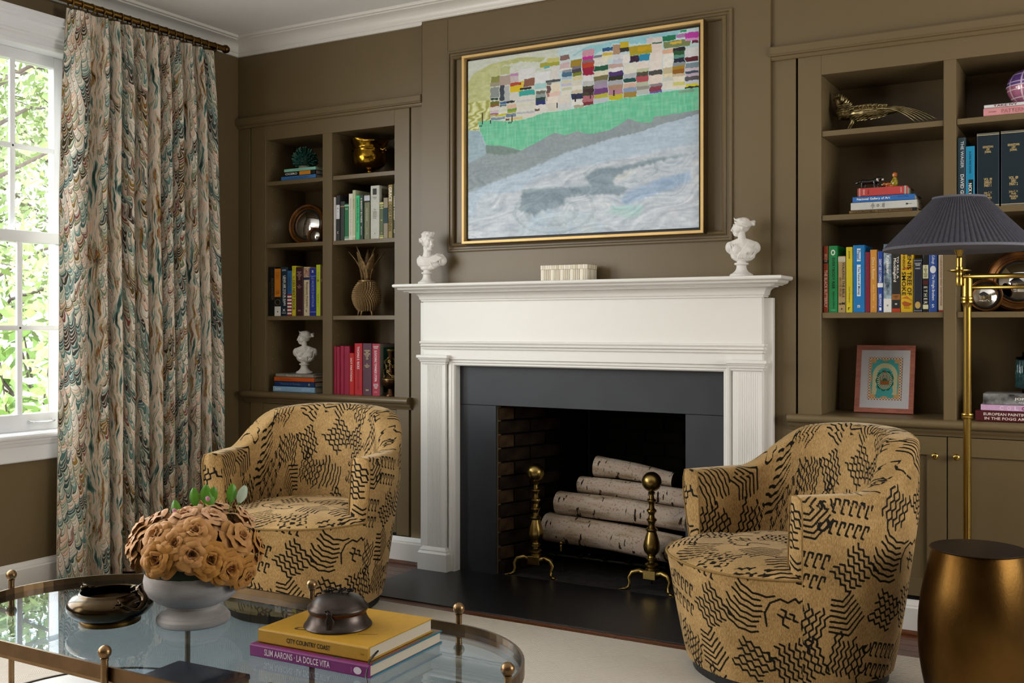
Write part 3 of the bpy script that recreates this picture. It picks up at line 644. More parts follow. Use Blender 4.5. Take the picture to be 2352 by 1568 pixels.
    g3 = np.concatenate([gg, (dome[None, :] + bkz * (rr_ ** 2)[None, :])[..., None]], -1)
    grid_obj('seat', g3, g3[:, :, :2] + np.array([.33, .52]), root, flip=True)
    # piping cords
    mp_ = mat('velvet_piping', '#8d7044', .8, spec=.1, noise=.2, nscale=120)
    e3 = [(x * ktop, CY + (y_ - CY) * ktop + .001, ZS + .002) for x, y_ in zip(fx[::6], fyv[::6])]
    tube('seat_piping', e3, .0042, mp_, root, 6)
    for e in (0, ns - 1):
        pr = G[e]; pth_ = [tuple(pr[i] + np.array([0, .002, 0])) for i in range(0, len(pr), 5) if pr[i][2] > ZS - .03]
        tube('arm_piping', pth_, .0032, mp_, root, 6)
    # recessed plinth
    bl = []
    for kx in (1,):
        ring = np.concatenate([np.stack([X * .76, CY + (Y - CY) * .76], -1)[::8], np.stack([fx * .76, CY + (fyv - CY) * .76], -1)[::8]], 0)
    m_ = len(ring); vs = [(x, y_, .009) for x, y_ in ring] + [(x, y_, .06) for x, y_ in ring]
    o = mo('plinth', vs, [tuple(range(m_)), tuple(range(m_, 2 * m_))] + [(i, (i + 1) % m_, m_ + (i + 1) % m_, m_ + i) for i in range(m_)], mat('black_plinth', '#121212', .5), root); fixn(o)
    return root
chA = tub_chair('tiger-striped gold velvet tub chair beside the curtain, behind the roses')
chA.location = (-2.848, 3.272, 0); chA.rotation_euler.z = R(196.7)
chB = copy_tree(chA); chB['label'] = 'tiger-striped gold velvet tub chair beside the floor lamp and brass stool'
chB.location = (-.921, 3.458, 0); chB.rotation_euler.z = R(139.8)
# ================================================================ curtain, rod, painting, lamp, stool, coffee table
def nodeset(m):
    nt = m.node_tree; N = nt.nodes; L = nt.links
    def mth(op, a, b=None, c=None):
        n = N.new('ShaderNodeMath'); n.operation = op
        for i, v in enumerate((a, b, c)):
            if v is None: continue
            if isinstance(v, (int, float)): n.inputs[i].default_value = v
            else: L.new(v, n.inputs[i])
        return n.outputs[0]
    def comb(x, y, z=0.0):
        n = N.new('ShaderNodeCombineXYZ')
        for i, v in enumerate((x, y, z)):
            if isinstance(v, (int, float)): n.inputs[i].default_value = v
            else: L.new(v, n.inputs[i])
        return n.outputs[0]
    def noise(v, scale=1.0, detail=2.0, out='Fac'):
        n = N.new('ShaderNodeTexNoise'); n.inputs['Scale'].default_value = scale; n.inputs['Detail'].default_value = detail; L.new(v, n.inputs['Vector']); return n.outputs[out]
    def white(v):
        n = N.new('ShaderNodeTexWhiteNoise'); n.noise_dimensions = '2D'; L.new(v, n.inputs['Vector']); return n.outputs['Value']
    def ramp(v, stops, interp='LINEAR'):
        n = N.new('ShaderNodeValToRGB'); n.color_ramp.interpolation = interp; e = n.color_ramp.elements
        while len(e) < len(stops): e.new(.5)
        for k, (p, c) in enumerate(stops): e[k].position = p; e[k].color = (*lin(c), 1)
        L.new(v, n.inputs[0]); return n.outputs[0]
    def mix(f, a, b):
        n = N.new('ShaderNodeMix'); n.data_type = 'RGBA'
        if isinstance(f, (int, float)): n.inputs['Factor'].default_value = f
        else: L.new(f, n.inputs['Factor'])
        for k, v in (('A', a), ('B', b)):
            if isinstance(v, str): n.inputs[k].default_value = (*lin(v), 1)
            else: L.new(v, n.inputs[k])
        return n.outputs['Result']
    return nt, N, L, mth, comb, noise, white, ramp, mix
def marbled_cloth():
    m = mat('marbled_linen', '#d8c8b0', .85, spec=.1); nt, N, L, mth, comb, noise, white, ramp, mix = nodeset(m); b = N['Principled BSDF']
    uv = N.new('ShaderNodeUVMap'); uv.uv_map = 'UVMap'; sp = N.new('ShaderNodeSeparateXYZ'); L.new(uv.outputs[0], sp.inputs[0]); U0, V0 = sp.outputs[0], sp.outputs[1]
    base = comb(U0, V0)
    wn = noise(base, 9.0, 2); wn2 = noise(comb(mth('ADD', U0, 7.3), V0), 9.0, 2)
    U = mth('ADD', U0, mth('MULTIPLY', mth('SUBTRACT', wn, .5), .07)); V = mth('ADD', V0, mth('MULTIPLY', mth('SUBTRACT', wn2, .5), .12))
    # big comb: chevron drag of the whole pattern
    P = .26
    tri = mth('PINGPONG', mth('DIVIDE', U, P), .5)          # 0 .. .5
    A = mth('ADD', V, mth('MULTIPLY', tri, -.44))
    # small comb: scallops
    s = mth('DIVIDE', mth('ADD', U, mth('MULTIPLY', V, .16)), .025); si = mth('FLOOR', s); sf = mth('MULTIPLY', mth('SUBTRACT', mth('FRACT', s), .5), 2.0)
    arc = mth('SQRT', mth('MAXIMUM', mth('SUBTRACT', 1.0, mth('MULTIPLY', sf, sf)), 0.0))
    off = mth('MULTIPLY', mth('FRACT', mth('MULTIPLY', si, .5)), 1.0)
    r = mth('ADD', mth('ADD', mth('DIVIDE', A, .021), mth('MULTIPLY', arc, 1.35)), off); ri = mth('FLOOR', r); rf = mth('FRACT', r)
    hue = noise(comb(mth('MULTIPLY', si, .0235), mth('MULTIPLY', ri, .0195)), 8.0, 1.5); hue = mth('ADD', mth('MULTIPLY', mth('SUBTRACT', hue, .5), 2.7), .5)
    wh = white(comb(si, ri))
    h2 = mth('ADD', hue, mth('MULTIPLY', mth('SUBTRACT', wh, .5), .26))
    pal = [(0, '#4a3a30'), (.16, '#3f5f5a'), (.26, '#6f9a94'), (.34, '#b3c0a8'), (.40, '#e8dfcc'), (.48, '#f2eadb'), (.545, '#ecc4a8'), (.60, '#ece3d2'), (.655, '#7f8f68'), (.71, '#d8c8a5'), (.76, '#8a4a48'), (.82, '#a5813d'), (.9, '#4a3f22')]
    colS = ramp(h2, pal)
    inner = mth('MULTIPLY', mth('SUBTRACT', rf, .62), 3.2)
    colS = mix(mth('MULTIPLY', mth('GREATER_THAN', rf, .62), .55), colS, '#f4ecdf')
    edge = mth('LESS_THAN', mth('MINIMUM', rf, mth('MULTIPLY', mth('SUBTRACT', 1.0, mth('ABSOLUTE', sf)), 1.6)), mth('ADD', .06, mth('MULTIPLY', noise(base, 40, 1), .13)))
    dark = ramp(wh, [(0, '#1d1a17'), (.5, '#33241c'), (.7, '#1d3336'), (.86, '#5a1f26'), (1, '#3b3216')])
    colS = mix(mth('MULTIPLY', edge, .8), colS, dark)
    # feather streaks
    A2 = mth('ADD', V, mth('MULTIPLY', tri, -.62))
    st = noise(comb(mth('MULTIPLY', U, 52), mth('MULTIPLY', A2, 7.5)), 1.0, 3.5)
    st2 = noise(comb(mth('MULTIPLY', U, 12), mth('MULTIPLY', A2, 3.2)), 1.0, 2)
    k = mth('ADD', mth('MULTIPLY', st, .75), mth('MULTIPLY', st2, .45))
    k = mth('ADD', mth('MULTIPLY', mth('SUBTRACT', k, .6), 2.3), .5)
    colF = ramp(k, [(0, '#2b211a'), (.2, '#44605c'), (.3, '#86a398'), (.37, '#e6dbc6'), (.44, '#f2eadc'), (.52, '#ebc4a6'), (.57, '#f0e6d5'), (.63, '#7f8a69'), (.68, '#d8c9ab'), (.75, '#7a3c3e'), (.8, '#c39a55'), (.9, '#3a2d1d')])
    zone = mth('ADD', mth('SINE', mth('MULTIPLY', U, 2 * PI / .31)), mth('MULTIPLY', mth('SUBTRACT', noise(comb(mth('MULTIPLY', U, 3.0), mth('MULTIPLY', V, 1.1)), 2.0, 1), .5), 2.6))
    zone = N.new('ShaderNodeMapRange').outputs[0] if False else mth('MINIMUM', mth('MAXIMUM', mth('ADD', mth('MULTIPLY', zone, 4.0), 1.6), 0.0), 1.0)
    L.new(mix(zone, colF, colS), b.inputs['Base Color'])
    tr = N.new('ShaderNodeBsdfTranslucent'); L.new(mix(zone, colF, colS), tr.inputs[0]); ms = N.new('ShaderNodeMixShader'); ms.inputs[0].default_value = .12
    L.new(b.outputs[0], ms.inputs[1]); L.new(tr.outputs[0], ms.inputs[2]); L.new(ms.outputs[0], N['Material Output'].inputs['Surface'])
    return m
def curtain():
    root = empty('curtain', (-3.95, 3.4, 0), label='floor-length marbled feather-print curtain hanging in pleats beside the window', cat='curtain'); inv = Matrix.Translation((3.95, -3.4, 0))
    nu, nv = 760, 70; t = np.linspace(0, 1, nu)
    rg = np.random.default_rng(5); nf = 11
    wd = np.array([1.9, .9, .8, 1.0, .9, 1.0, .85, 1.0, 1.0, .9, 1.1]); wd = wd / wd.sum(); ed = np.concatenate([[0], np.cumsum(wd)])
    amp = np.array([.034, .045, .05, .048, .05, .052, .05, .05, .054, .05, .04])
    ph = np.interp(t, ed, np.arange(nf + 1)); fi = np.clip(np.floor(ph).astype(int), 0, nf - 1); fr = ph - fi
    wave = np.cos(2 * PI * fr); am = np.interp(ph, np.arange(nf) + .5, amp)
    skew = .35 * np.sin(2 * PI * fr)
    G = np.zeros((nu, nv, 3)); z = np.linspace(2.528, .012, nv)
    for j, zz in enumerate(z):
        k = (2.528 - zz) / 2.5; y0 = 2.985 - .03 * min(1, k * 3) ; y1 = 3.842 + .055 * min(1, k * 1.6)
        pinch = .55 + .45 * min(1, k * 9); sway = .006 * np.sin(ph * 1.7 + k * 4)
        sharp = np.sign(wave) * np.abs(wave) ** (.75)
        G[:, j, 0] = -3.945 - am * pinch * sharp + sway * k
        G[:, j, 1] = y0 + (y1 - y0) * t - .012 * skew * pinch + .006 * np.sin(k * 5 + ph * 2.1) * k
        G[:, j, 2] = zz + (.004 * wave if j == 0 else 0)
    mid = G[:, nv // 2]; sl = np.concatenate([[0], np.cumsum(np.linalg.norm(np.diff(mid[:, :2], axis=0), axis=1))])
    vs = G.reshape(-1, 3).tolist(); o = mo('cloth', vs, grid_faces(nu, nv), marbled_cloth(), None, True); o.parent = root; o.matrix_parent_inverse = inv
    uvl = o.data.uv_layers.new(name='UVMap'); li = np.zeros(len(o.data.loops), np.int32); o.data.loops.foreach_get('vertex_index', li)
    UV = np.stack([np.repeat(sl[:, None], nv, 1), np.repeat(z[None], nu, 0)], -1).reshape(-1, 2); uvl.data.foreach_set('uv', UV[li].reshape(-1).astype(np.float32))
    # lining on the wall side
    o2 = mo('lining', [(v[0] - .004, v[1], v[2]) for v in G[::4, ::3].reshape(-1, 3)], grid_faces(len(G[::4]), len(z[::3])), mat('curtain_lining', '#d9d2c4', .9), None, True); o2.parent = root; o2.matrix_parent_inverse = inv
    return root
curtain()
rod = empty('curtain_rod', (-3.95, 3.9, 2.562), label='dark brass curtain rod along the window wall', cat='curtain rod'); inv = Matrix.Translation((3.95, -3.9, -2.562))
M_ROD = mat('dark_brass', '#5a421f', .35, 1.0)
for nm, d in (('pole', tube_data([(-3.95, 1.3, 2.562), (-3.95, 3.9, 2.562)], .014, 16)), ('finial', tube_data([(-3.95, 3.9, 2.562), (-3.95, 3.905, 2.562), (-3.95, 3.915, 2.562), (-3.95, 3.93, 2.562), (-3.95, 3.938, 2.562)], [.014, .02, .022, .016, .004], 16)),
              ('bracket', join_data([tube_data([(-4.05, 3.875, 2.562), (-3.95, 3.875, 2.562)], .008, 10), tube_data([(-4.053, 3.875, 2.562), (-4.046, 3.875, 2.562)], .025, 16)]))):
    o = mo(nm, d[0], d[1], M_ROD, None, True); o.parent = rod; o.matrix_parent_inverse = inv
rv, rf_ = tube_data([(.0215 * math.cos(a), 0, .0215 * math.sin(a)) for a in np.linspace(0, 2 * PI, 24, endpoint=False)], .0035, 8, True)
ring_me = None
for i in range(17):
    y_ = 2.995 + i * .0525
    if ring_me is None:
        o = mo('curtain_ring', rv, rf_, mat('ring_brass', '#7d5f2c', .3, 1.0), None, True); ring_me = o.data
    else: o = link(bpy.data.objects.new('curtain_ring', ring_me))
    o.location = (-3.95, y_, 2.5535); o.rotation_euler = (0, 0, R(random.uniform(-14, 14)))
    tag(o, 'small brass ring holding the curtain on its rod', 'curtain ring', 'brass rings along the curtain rod')

# ---------------------------------------------------------------- brass drum stool
M_STOOL = mat('hammered_brass', '#73552a', .34, 1.0, noise=.6, nscale=4, col2='#3f290f', bump=.12, bscale=160, stretch=(1, 1, .6))
st = empty('drum_stool', (-.331, 3.27, .009), label='brass drum stool with a dark top beside the striped chair', cat='stool')
pr = [(.118, 0.0)] + [(.118 + .047 * math.sin(PI * (.04 + .92 * q)) ** .9, .004 + .482 * q) for q in np.linspace(0, 1, 26)] + [(.134, .489)]
pr2 = [(0, .0)] + pr
lathe('barrel', pr2 + [(.13, .491), (.12, .490)], M_STOOL, st, 72, auto=50)
lathe('top', [(0, .4925), (.124, .4925), (.130, .4915), (.131, .489)], mat('dark_bronze_top', '#20140c', .5, .3, noise=.3, nscale=8), st, 72)

# ---------------------------------------------------------------- floor lamp
M_LB = mat('satin_brass', '#a88a45', .26, 1.0)
LX, LY = -.42, 3.796
lamp = empty('floor_lamp', (LX, LY, 0), label='brass swing-arm floor lamp with a dark grey pleated shade', cat='floor lamp')
lathe('base', [(0, 0), (.125, 0), (.128, .006), (.124, .016), (.09, .024), (.03, .032), (.02, .045), (.016, .07), (0, .07)], M_LB, lamp, 40)
pl_ = lathe('pole', [(.0128, .03), (.0128, 1.2), (.0165, 1.215), (.0195, 1.218), (.0195, 1.224), (.0165, 1.226), (.0195, 1.229), (.0195, 1.235), (.0165, 1.238), (.0165, 1.312), (0, 1.312)], M_LB, lamp, 28, auto=35)
lathe('collar', [(.0128, .828), (.018, .83), (.019, .834), (.0165, .838), (.019, .842), (.018, .846), (.0128, .848)], M_LB, pl_, 28)
# arm folds away to the right along the wall and returns: two bars
ax = Vector((.985, .17, 0)).normalized()
b1 = tube('lower_arm', [Vector((.012, 0, 1.268)) + ax * 0, Vector((0, 0, 1.268)) + ax * .36], .0065, M_LB, lamp, 14)
cx, cy = -.0235, -.012
b2 = tube('upper_arm', [Vector((cx + .01, cy, 1.3055)), Vector((0, 0, 1.3055)) + ax * .36], .0085, M_LB, lamp, 14)
tube('elbow', [Vector((0, 0, 1.25)) + ax * .36, Vector((0, 0, 1.325)) + ax * .36], .011, M_LB, lamp, 16)
stem = lathe('candle_stem', [(.0105, 1.274), (.0115, 1.276), (.0115, 1.305), (.0105, 1.307), (.0105, 1.318), (.03, 1.3215), (.0385, 1.3245), (.0385, 1.3265), (.012, 1.3265), (.0125, 1.33), (.0125, 1.336), (.0095, 1.338), (.0105, 1.365), (.011, 1.368), (.0075, 1.372), (.016, 1.392), (.02, 1.398), (.018, 1.408), (.014, 1.41), (.013, 1.46), (0, 1.46)], M_LB, lamp, 28, loc=(cx, cy, 0), auto=30)
# pleated shade
def shade():
    n, m_ = 88 * 6, 14; z0, z1, r0, r1 = 1.4005, 1.567, .2405, .0835; V = []
    for i in range(n):
        a = 2 * PI * i / n; ph = (i % 6) / 6.0; w = (math.sin(2 * PI * ph) + .35 * math.sin(4 * PI * ph + .8))
        for j in range(m_):
            q = j / (m_ - 1); r = r0 + (r1 - r0) * q; V.append(((r + w * (.0034 - .0016 * q)) * math.cos(a), (r + w * (.0034 - .0016 * q)) * math.sin(a), z0 + (z1 - z0) * q))
    o = mo('shade', V, grid_faces(n, m_, True), mat('charcoal_silk', '#45454d', .8, spec=.2, noise=.15, nscale=90), lamp, True, (cx, cy, 0)); return o
sh_ = shade()
mt_ = mat('shade_tape', '#5d5d66', .8)
lathe('bottom_trim', [(.2385, 1.394), (.2425, 1.394), (.2425, 1.4025), (.2385, 1.4025)], mt_, sh_, 72)
lathe('lining', [(.2375, 1.3945), (.2385, 1.394), (.0825, 1.566), (.081, 1.566)], mat('shade_lining', '#d8d4c6', .8), sh_, 60)
lathe('top_trim', [(.080, 1.563), (.0855, 1.563), (.0855, 1.572), (.080, 1.572)], mt_, sh_, 60)
tube('spider', [(-.08, 0, 1.562), (0, 0, 1.548), (.08, 0, 1.562)], .0016, M_LB, sh_, 6); lathe('finial', [(.004, 1.46), (.004, 1.55), (.006, 1.553), (0, 1.556)], M_LB, sh_, 12)

# ---------------------------------------------------------------- coffee table
TX, TY, TZ = -1.7475, 1.715, .44
def track(hl, r, n=26):
    out = []
    for i in range(n + 1): a = -PI / 2 + PI * i / n; out.append((hl + r * math.cos(a), r * math.sin(a)))
    for i in range(n + 1): a = PI / 2 + PI * i / n; out.append((-hl + r * math.cos(a), r * math.sin(a)))
    return out
tb = empty('coffee_table', (TX, TY, .009), label='oval glass coffee table with bronze rail and ball-topped posts', cat='coffee table')
def slab(name, hl, r, z0, z1, m, parent):
    p = track(hl, r); n = len(p); vs = [(x, y_, z0) for x, y_ in p] + [(x, y_, z1) for x, y_ in p]
    o = mo(name, vs, [tuple(range(n))[::-1], tuple(range(n, 2 * n))] + [(i, (i + 1) % n, n + (i + 1) % n, n + i) for i in range(n)], m, parent); fixn(o); return o
M_TGL = thin_glass('smoked_table_glass', (.56, .66, .74), 1.6)
slab('glass_top', .44, .298, .417, .431, M_TGL, tb)
def band(name, hl, r, z0, z1, t, m, parent):
    p = track(hl, r, 36); o = mould(name, p, [(0, z0), (t, z0), (t, z1), (0, z1), (0, z0)], m, parent, 1, True); return o
rim = band('rim_band', .44, .2985, .418, .4465, .006, mat('brown_bronze', '#6f573c', .3, 1.0, noise=.25, nscale=18), tb)
band('glass_seat', .44, .29, .408, .4165, .0085, M_BRONZE, tb)
slab('lower_shelf', .44, .292, .172, .188, mat('white_stone_shelf', '#e8e6e2', .25, spec=.5, noise=.06, nscale=5), tb)
band('lower_band', .44, .2925, .168, .191, .006, mat('dark_bronze', '#3a2c1e', .4, 1.0), tb)
post_v, post_f = lathe_data([(0, 0), (.012, 0), (.012, .004), (.0072, .006), (.0072, .461), (.0072, .463), (.0085, .464), (.0085, .466)] + [(.0135 * math.sin(a), .4785 - .0135 * math.cos(a)) for a in np.linspace(.5, PI, 12)], 20)
pme = None
for (px, py) in ((-.752, 0), (.752, 0), (0, .312), (0, -.312), (.44, .312), (-.44, .312), (.44, -.312), (-.44, -.312)):
    if pme is None: o = mo('post', post_v, post_f, M_BRONZE, tb, True); o.data.set_sharp_from_angle(angle=R(40)); pme = o.data
    else: o = link(bpy.data.objects.new('post', pme), tb)
    o.location = (px, py, 0)
# ================================================================ painting over the mantel (flat print carried by a fine colour grid)
PR = '109,58,152,106,c9cf9a 153,58,199,102,bcc48c 109,106,155,139,8c8f4a 109,139,149,161,a49a85 149,109,202,161,b3a197 202,102,239,117,c08fbd 202,117,239,153,cdbfc4 242,86,315,148,e3e4e8 202,154,251,172,b5492c 203,173,262,206,e0c414 251,151,262,180,e0c414 264,142,315,185,8d5f4b 109,165,149,223,8e9694 152,162,174,246,3a4250 174,166,199,253,b9bcc0 202,207,236,251,d8d8d2 242,205,312,234,35aaa3 247,188,302,201,1e1c1f 109,225,146,236,1f4038 109,243,149,262,6b6a1d 109,262,149,273,8a5a2c 152,251,186,264,355f93 186,251,224,262,262226 189,273,230,295,dfb9a5 152,266,186,277,5d7a86 109,275,149,293,dcd6d0 152,278,186,306,d8dccb 188,295,231,308,6f9f45 188,308,231,319,a5ad20 109,293,146,307,cfc2c6 109,309,146,319,a0668f 147,306,186,318,e5e3da 147,318,186,329,c9c21c 109,320,146,328,b9ad2e 183,322,230,340,7788a0 233,237,315,331,dcdcd4 233,255,315,266,c9cdd6 233,277,315,288,d9d9c4 233,320,315,331,b9bec6 111,334,180,348,7f96a6 183,347,202,358,7a4a2c 205,345,261,360,d9c48a 264,333,315,351,e0d8d0 317,116,385,177,e4e8ec 317,175,365,207,a8d3d6 317,207,364,218,e2e6e2 317,218,364,234,6c6f62 317,234,365,252,93a09f 317,252,365,272,173d3c 317,272,365,292,1d2a70 317,292,365,340,e0deda 317,313,340,324,6d5a4c 337,67,423,92,a7a83f 370,48,423,72,cdc878 355,90,385,101,5bb0b8 388,96,423,167,dcdada 365,166,429,180,4a4f58 367,177,388,191,7d7a7a 388,186,431,235,eadfcc 380,235,429,256,e8c8bd 367,195,385,234,6d5350 370,234,380,280,a9736b 373,256,429,295,ece4dc 370,290,417,336,dcd7cd 426,43,470,68,8a6a68 426,68,470,84,cfd9df 426,84,469,114,d3b9bf 426,114,476,125,e6e4e0 436,124,479,137,8f99a5 436,137,480,160,47708f 435,161,479,175,b5c3d6 435,179,479,193,d8d4b8 435,195,479,211,c6c4dc 435,211,479,218,e6e4dc 435,218,476,233,ccd0b0 435,235,476,256,e6e4da 420,255,476,301,dfdad2 417,301,476,337,d3d8da 473,76,524,115,a1872c 480,112,524,126,7c7688 480,126,522,144,4b434b 483,144,522,163,7d861f 482,165,524,186,e0d3a5 480,188,524,214,d9d5c8 480,214,524,239,e9e5dc 479,239,524,256,d0c6ae 479,257,530,288,22284e 479,288,530,320,e3e3e0 488,319,530,333,b5a892 527,32,575,67,d39aae 527,67,575,83,c92b9d 527,83,575,101,8f6a78 527,101,575,127,bb401c 527,127,575,167,9d0f3e 527,167,575,199,dfdfe3 527,199,575,223,c3c7c8 527,223,575,239,3e442e 527,239,575,258,42202a 527,258,575,274,3c3f2a 527,274,575,307,b36e78 527,307,575,325,7a2c33 576,74,635,125,e3dfd8 576,127,635,152,1e5a3c 576,154,635,179,e2ddc8 576,179,635,203,77724a 576,203,635,222,9b97a3 576,222,635,244,a592b3 576,244,635,273,6f3f80 576,273,635,295,b8b63a 576,295,635,318,bfc7d2 576,70,612,81,7c8090 613,36,653,54,24588f 613,54,653,64,d8d4d0 613,64,653,77,d8bd3c 613,77,653,97,e6e2c8 654,28,685,78,b39379 685,18,723,48,c9b325 685,48,723,71,33302c 654,79,699,104,d9dde4 654,104,699,124,c5cbdd 637,126,699,148,c7a9a5 637,148,699,167,e9e9ec 637,167,699,189,4a2f72 637,189,699,212,2b2b18 637,212,699,236,aeb2ba 637,236,699,261,b08d76 637,261,699,286,b9839a 637,286,699,313,c4bd22 699,85,722,131,ece8e4 723,49,820,85,b49d20 723,85,820,97,a5a32a 756,58,820,79,c9a61c 724,98,762,131,3b1c3b 762,98,807,130,2b8db5 702,134,751,187,e3e3d8 702,187,751,211,b9bdc8 702,211,751,232,14524e 702,232,751,237,e6e0d8 702,237,751,260,d6b6a5 702,260,751,282,8ba0c0 702,282,751,310,a5863c 752,132,804,167,e9e0da 752,167,804,187,c4cbad 752,187,804,208,4f4f42 752,208,804,238,b2515a 752,238,804,261,b9c2ab 752,261,804,279,9b9590 752,279,804,304,bcc4c2 806,99,856,190,e9e2dc 806,187,856,211,4d4a48 806,211,856,257,e9dcd2 806,257,856,271,8e8790 806,271,856,294,8d3f4d 806,294,856,303,6a5fae 814,19,857,54,dcd3d0 814,54,857,99,e6d9d0 818,45,856,52,17634a 793,16,815,45,d7cdd0 859,90,901,111,e6b79a 859,111,901,181,ecebe6 859,181,901,212,c9bd9a 859,212,901,229,e6dcb9 859,229,902,250,cfd2cc 859,250,902,291,e4e2d8 859,21,912,47,1d7a55 863,50,967,85,7d8a5a 890,55,934,67,d9b645 914,22,948,39,b380b9 948,20,1000,49,c23fb0 948,49,1000,61,d99ad0 972,63,1000,77,6d1f3a 931,3,953,14,1d9a6a 900,87,946,104,2a222b 900,104,946,125,2d5a35 900,125,946,141,5f9a8a 900,141,946,162,1f2440 900,162,946,181,8f9a9d 900,181,946,198,a8841f 900,198,946,219,96611d 900,219,946,233,c9bda5 900,233,946,261,e9e2d0 900,261,947,278,d3d27a 900,278,947,295,eae1cf 948,96,1000,144,e0e0e4 948,144,1000,165,5d1f2a 948,172,1000,199,7e93a0 948,199,1000,213,d3c3d0 948,213,1000,227,3d5366 948,227,1000,241,c9b5c9 948,241,1000,262,56555a 948,262,1000,279,ccd1de 948,279,1000,291,d9d23a 948,291,1000,299,2a2a28'
PP_hill = [(1, 4), (1, 391), (53, 394), (48, 347), (108, 347), (108, 62), (245, 44), (337, 60), (370, 40), (242, 19), (111, 33), (31, 72), (1, 119)]
PP_sky2 = [(473, 58), (542, 17), (594, 11), (711, 3), (879, 2), (934, -2), (920, 27), (796, 15), (790, 46), (728, 31), (722, 16), (653, 25), (576, 69), (575, 36), (529, 32)]
PP_leftw = [(0, 391), (59, 399), (93, 533), (0, 631)]
PP_grey = [(90, 530), (253, 531), (403, 425), (504, 420), (694, 395), (813, 390), (1001, 380), (1001, 435), (880, 460), (757, 496), (631, 517), (455, 564), (291, 634), (110, 698), (0, 736), (0, 579)]
PP_foam = [(1000, 577), (799, 610), (587, 640), (410, 660), (318, 689), (253, 744), (211, 757), (149, 760), (100, 745), (66, 767), (32, 849), (0, 904), (0, 1000), (1001, 999)]
PP_dark = [(253, 749), (318, 744), (410, 752), (561, 752), (535, 704), (592, 664), (673, 667), (832, 637), (992, 627), (860, 653), (699, 688), (656, 732), (665, 759), (716, 774), (682, 813), (566, 798), (455, 802), (437, 847), (337, 872), (314, 903), (291, 879), (234, 853), (258, 805)]
PP_pool = [(291, 890), (253, 932), (244, 976), (253, 1004), (609, 1003), (618, 967), (566, 910), (478, 877), (365, 863)]
PP_blue = [(716, 795), (840, 743), (969, 715), (973, 766), (840, 816), (716, 868), (691, 845)]
PP_teal = [(618, 892), (665, 869), (783, 873), (758, 929), (716, 931)]
PP_light1 = [(661, 727), (682, 702), (766, 679), (716, 732), (673, 738)]
PP_hullr = [(83, 481), (168, 496), (253, 531), (225, 547), (149, 542), (90, 530)]
PP_hull = [(48, 347), (104, 347), (205, 364), (261, 364), (303, 355), (352, 338), (417, 340), (482, 336), (542, 330), (579, 322), (699, 312), (855, 303), (1000, 300), (1001, 414), (915, 420), (824, 425), (813, 450), (785, 450), (748, 436), (717, 418), (694, 440), (638, 469), (565, 480), (583, 479), (544, 475), (504, 457), (450, 472), (403, 452), (337, 488), (253, 531), (168, 496), (86, 481), (59, 399)]
def value_noise(h, w, fy, fx, seed):
    g = np.random.default_rng(seed).random((fy + 2, fx + 2)); y = np.linspace(0, fy, h); x = np.linspace(0, fx, w); i = y.astype(int); j = x.astype(int); a = (y - i)[:, None]; b = (x - j)[None]
    a = a * a * (3 - 2 * a); b = b * b * (3 - 2 * b)
    return (g[i][:, j] * (1 - a) + g[i + 1][:, j] * a) * (1 - b) + (g[i][:, j + 1] * (1 - a) + g[i + 1][:, j + 1] * a) * b
def srgb(h): return np.array([int(h[i:i + 2], 16) for i in (0, 2, 4)], float)
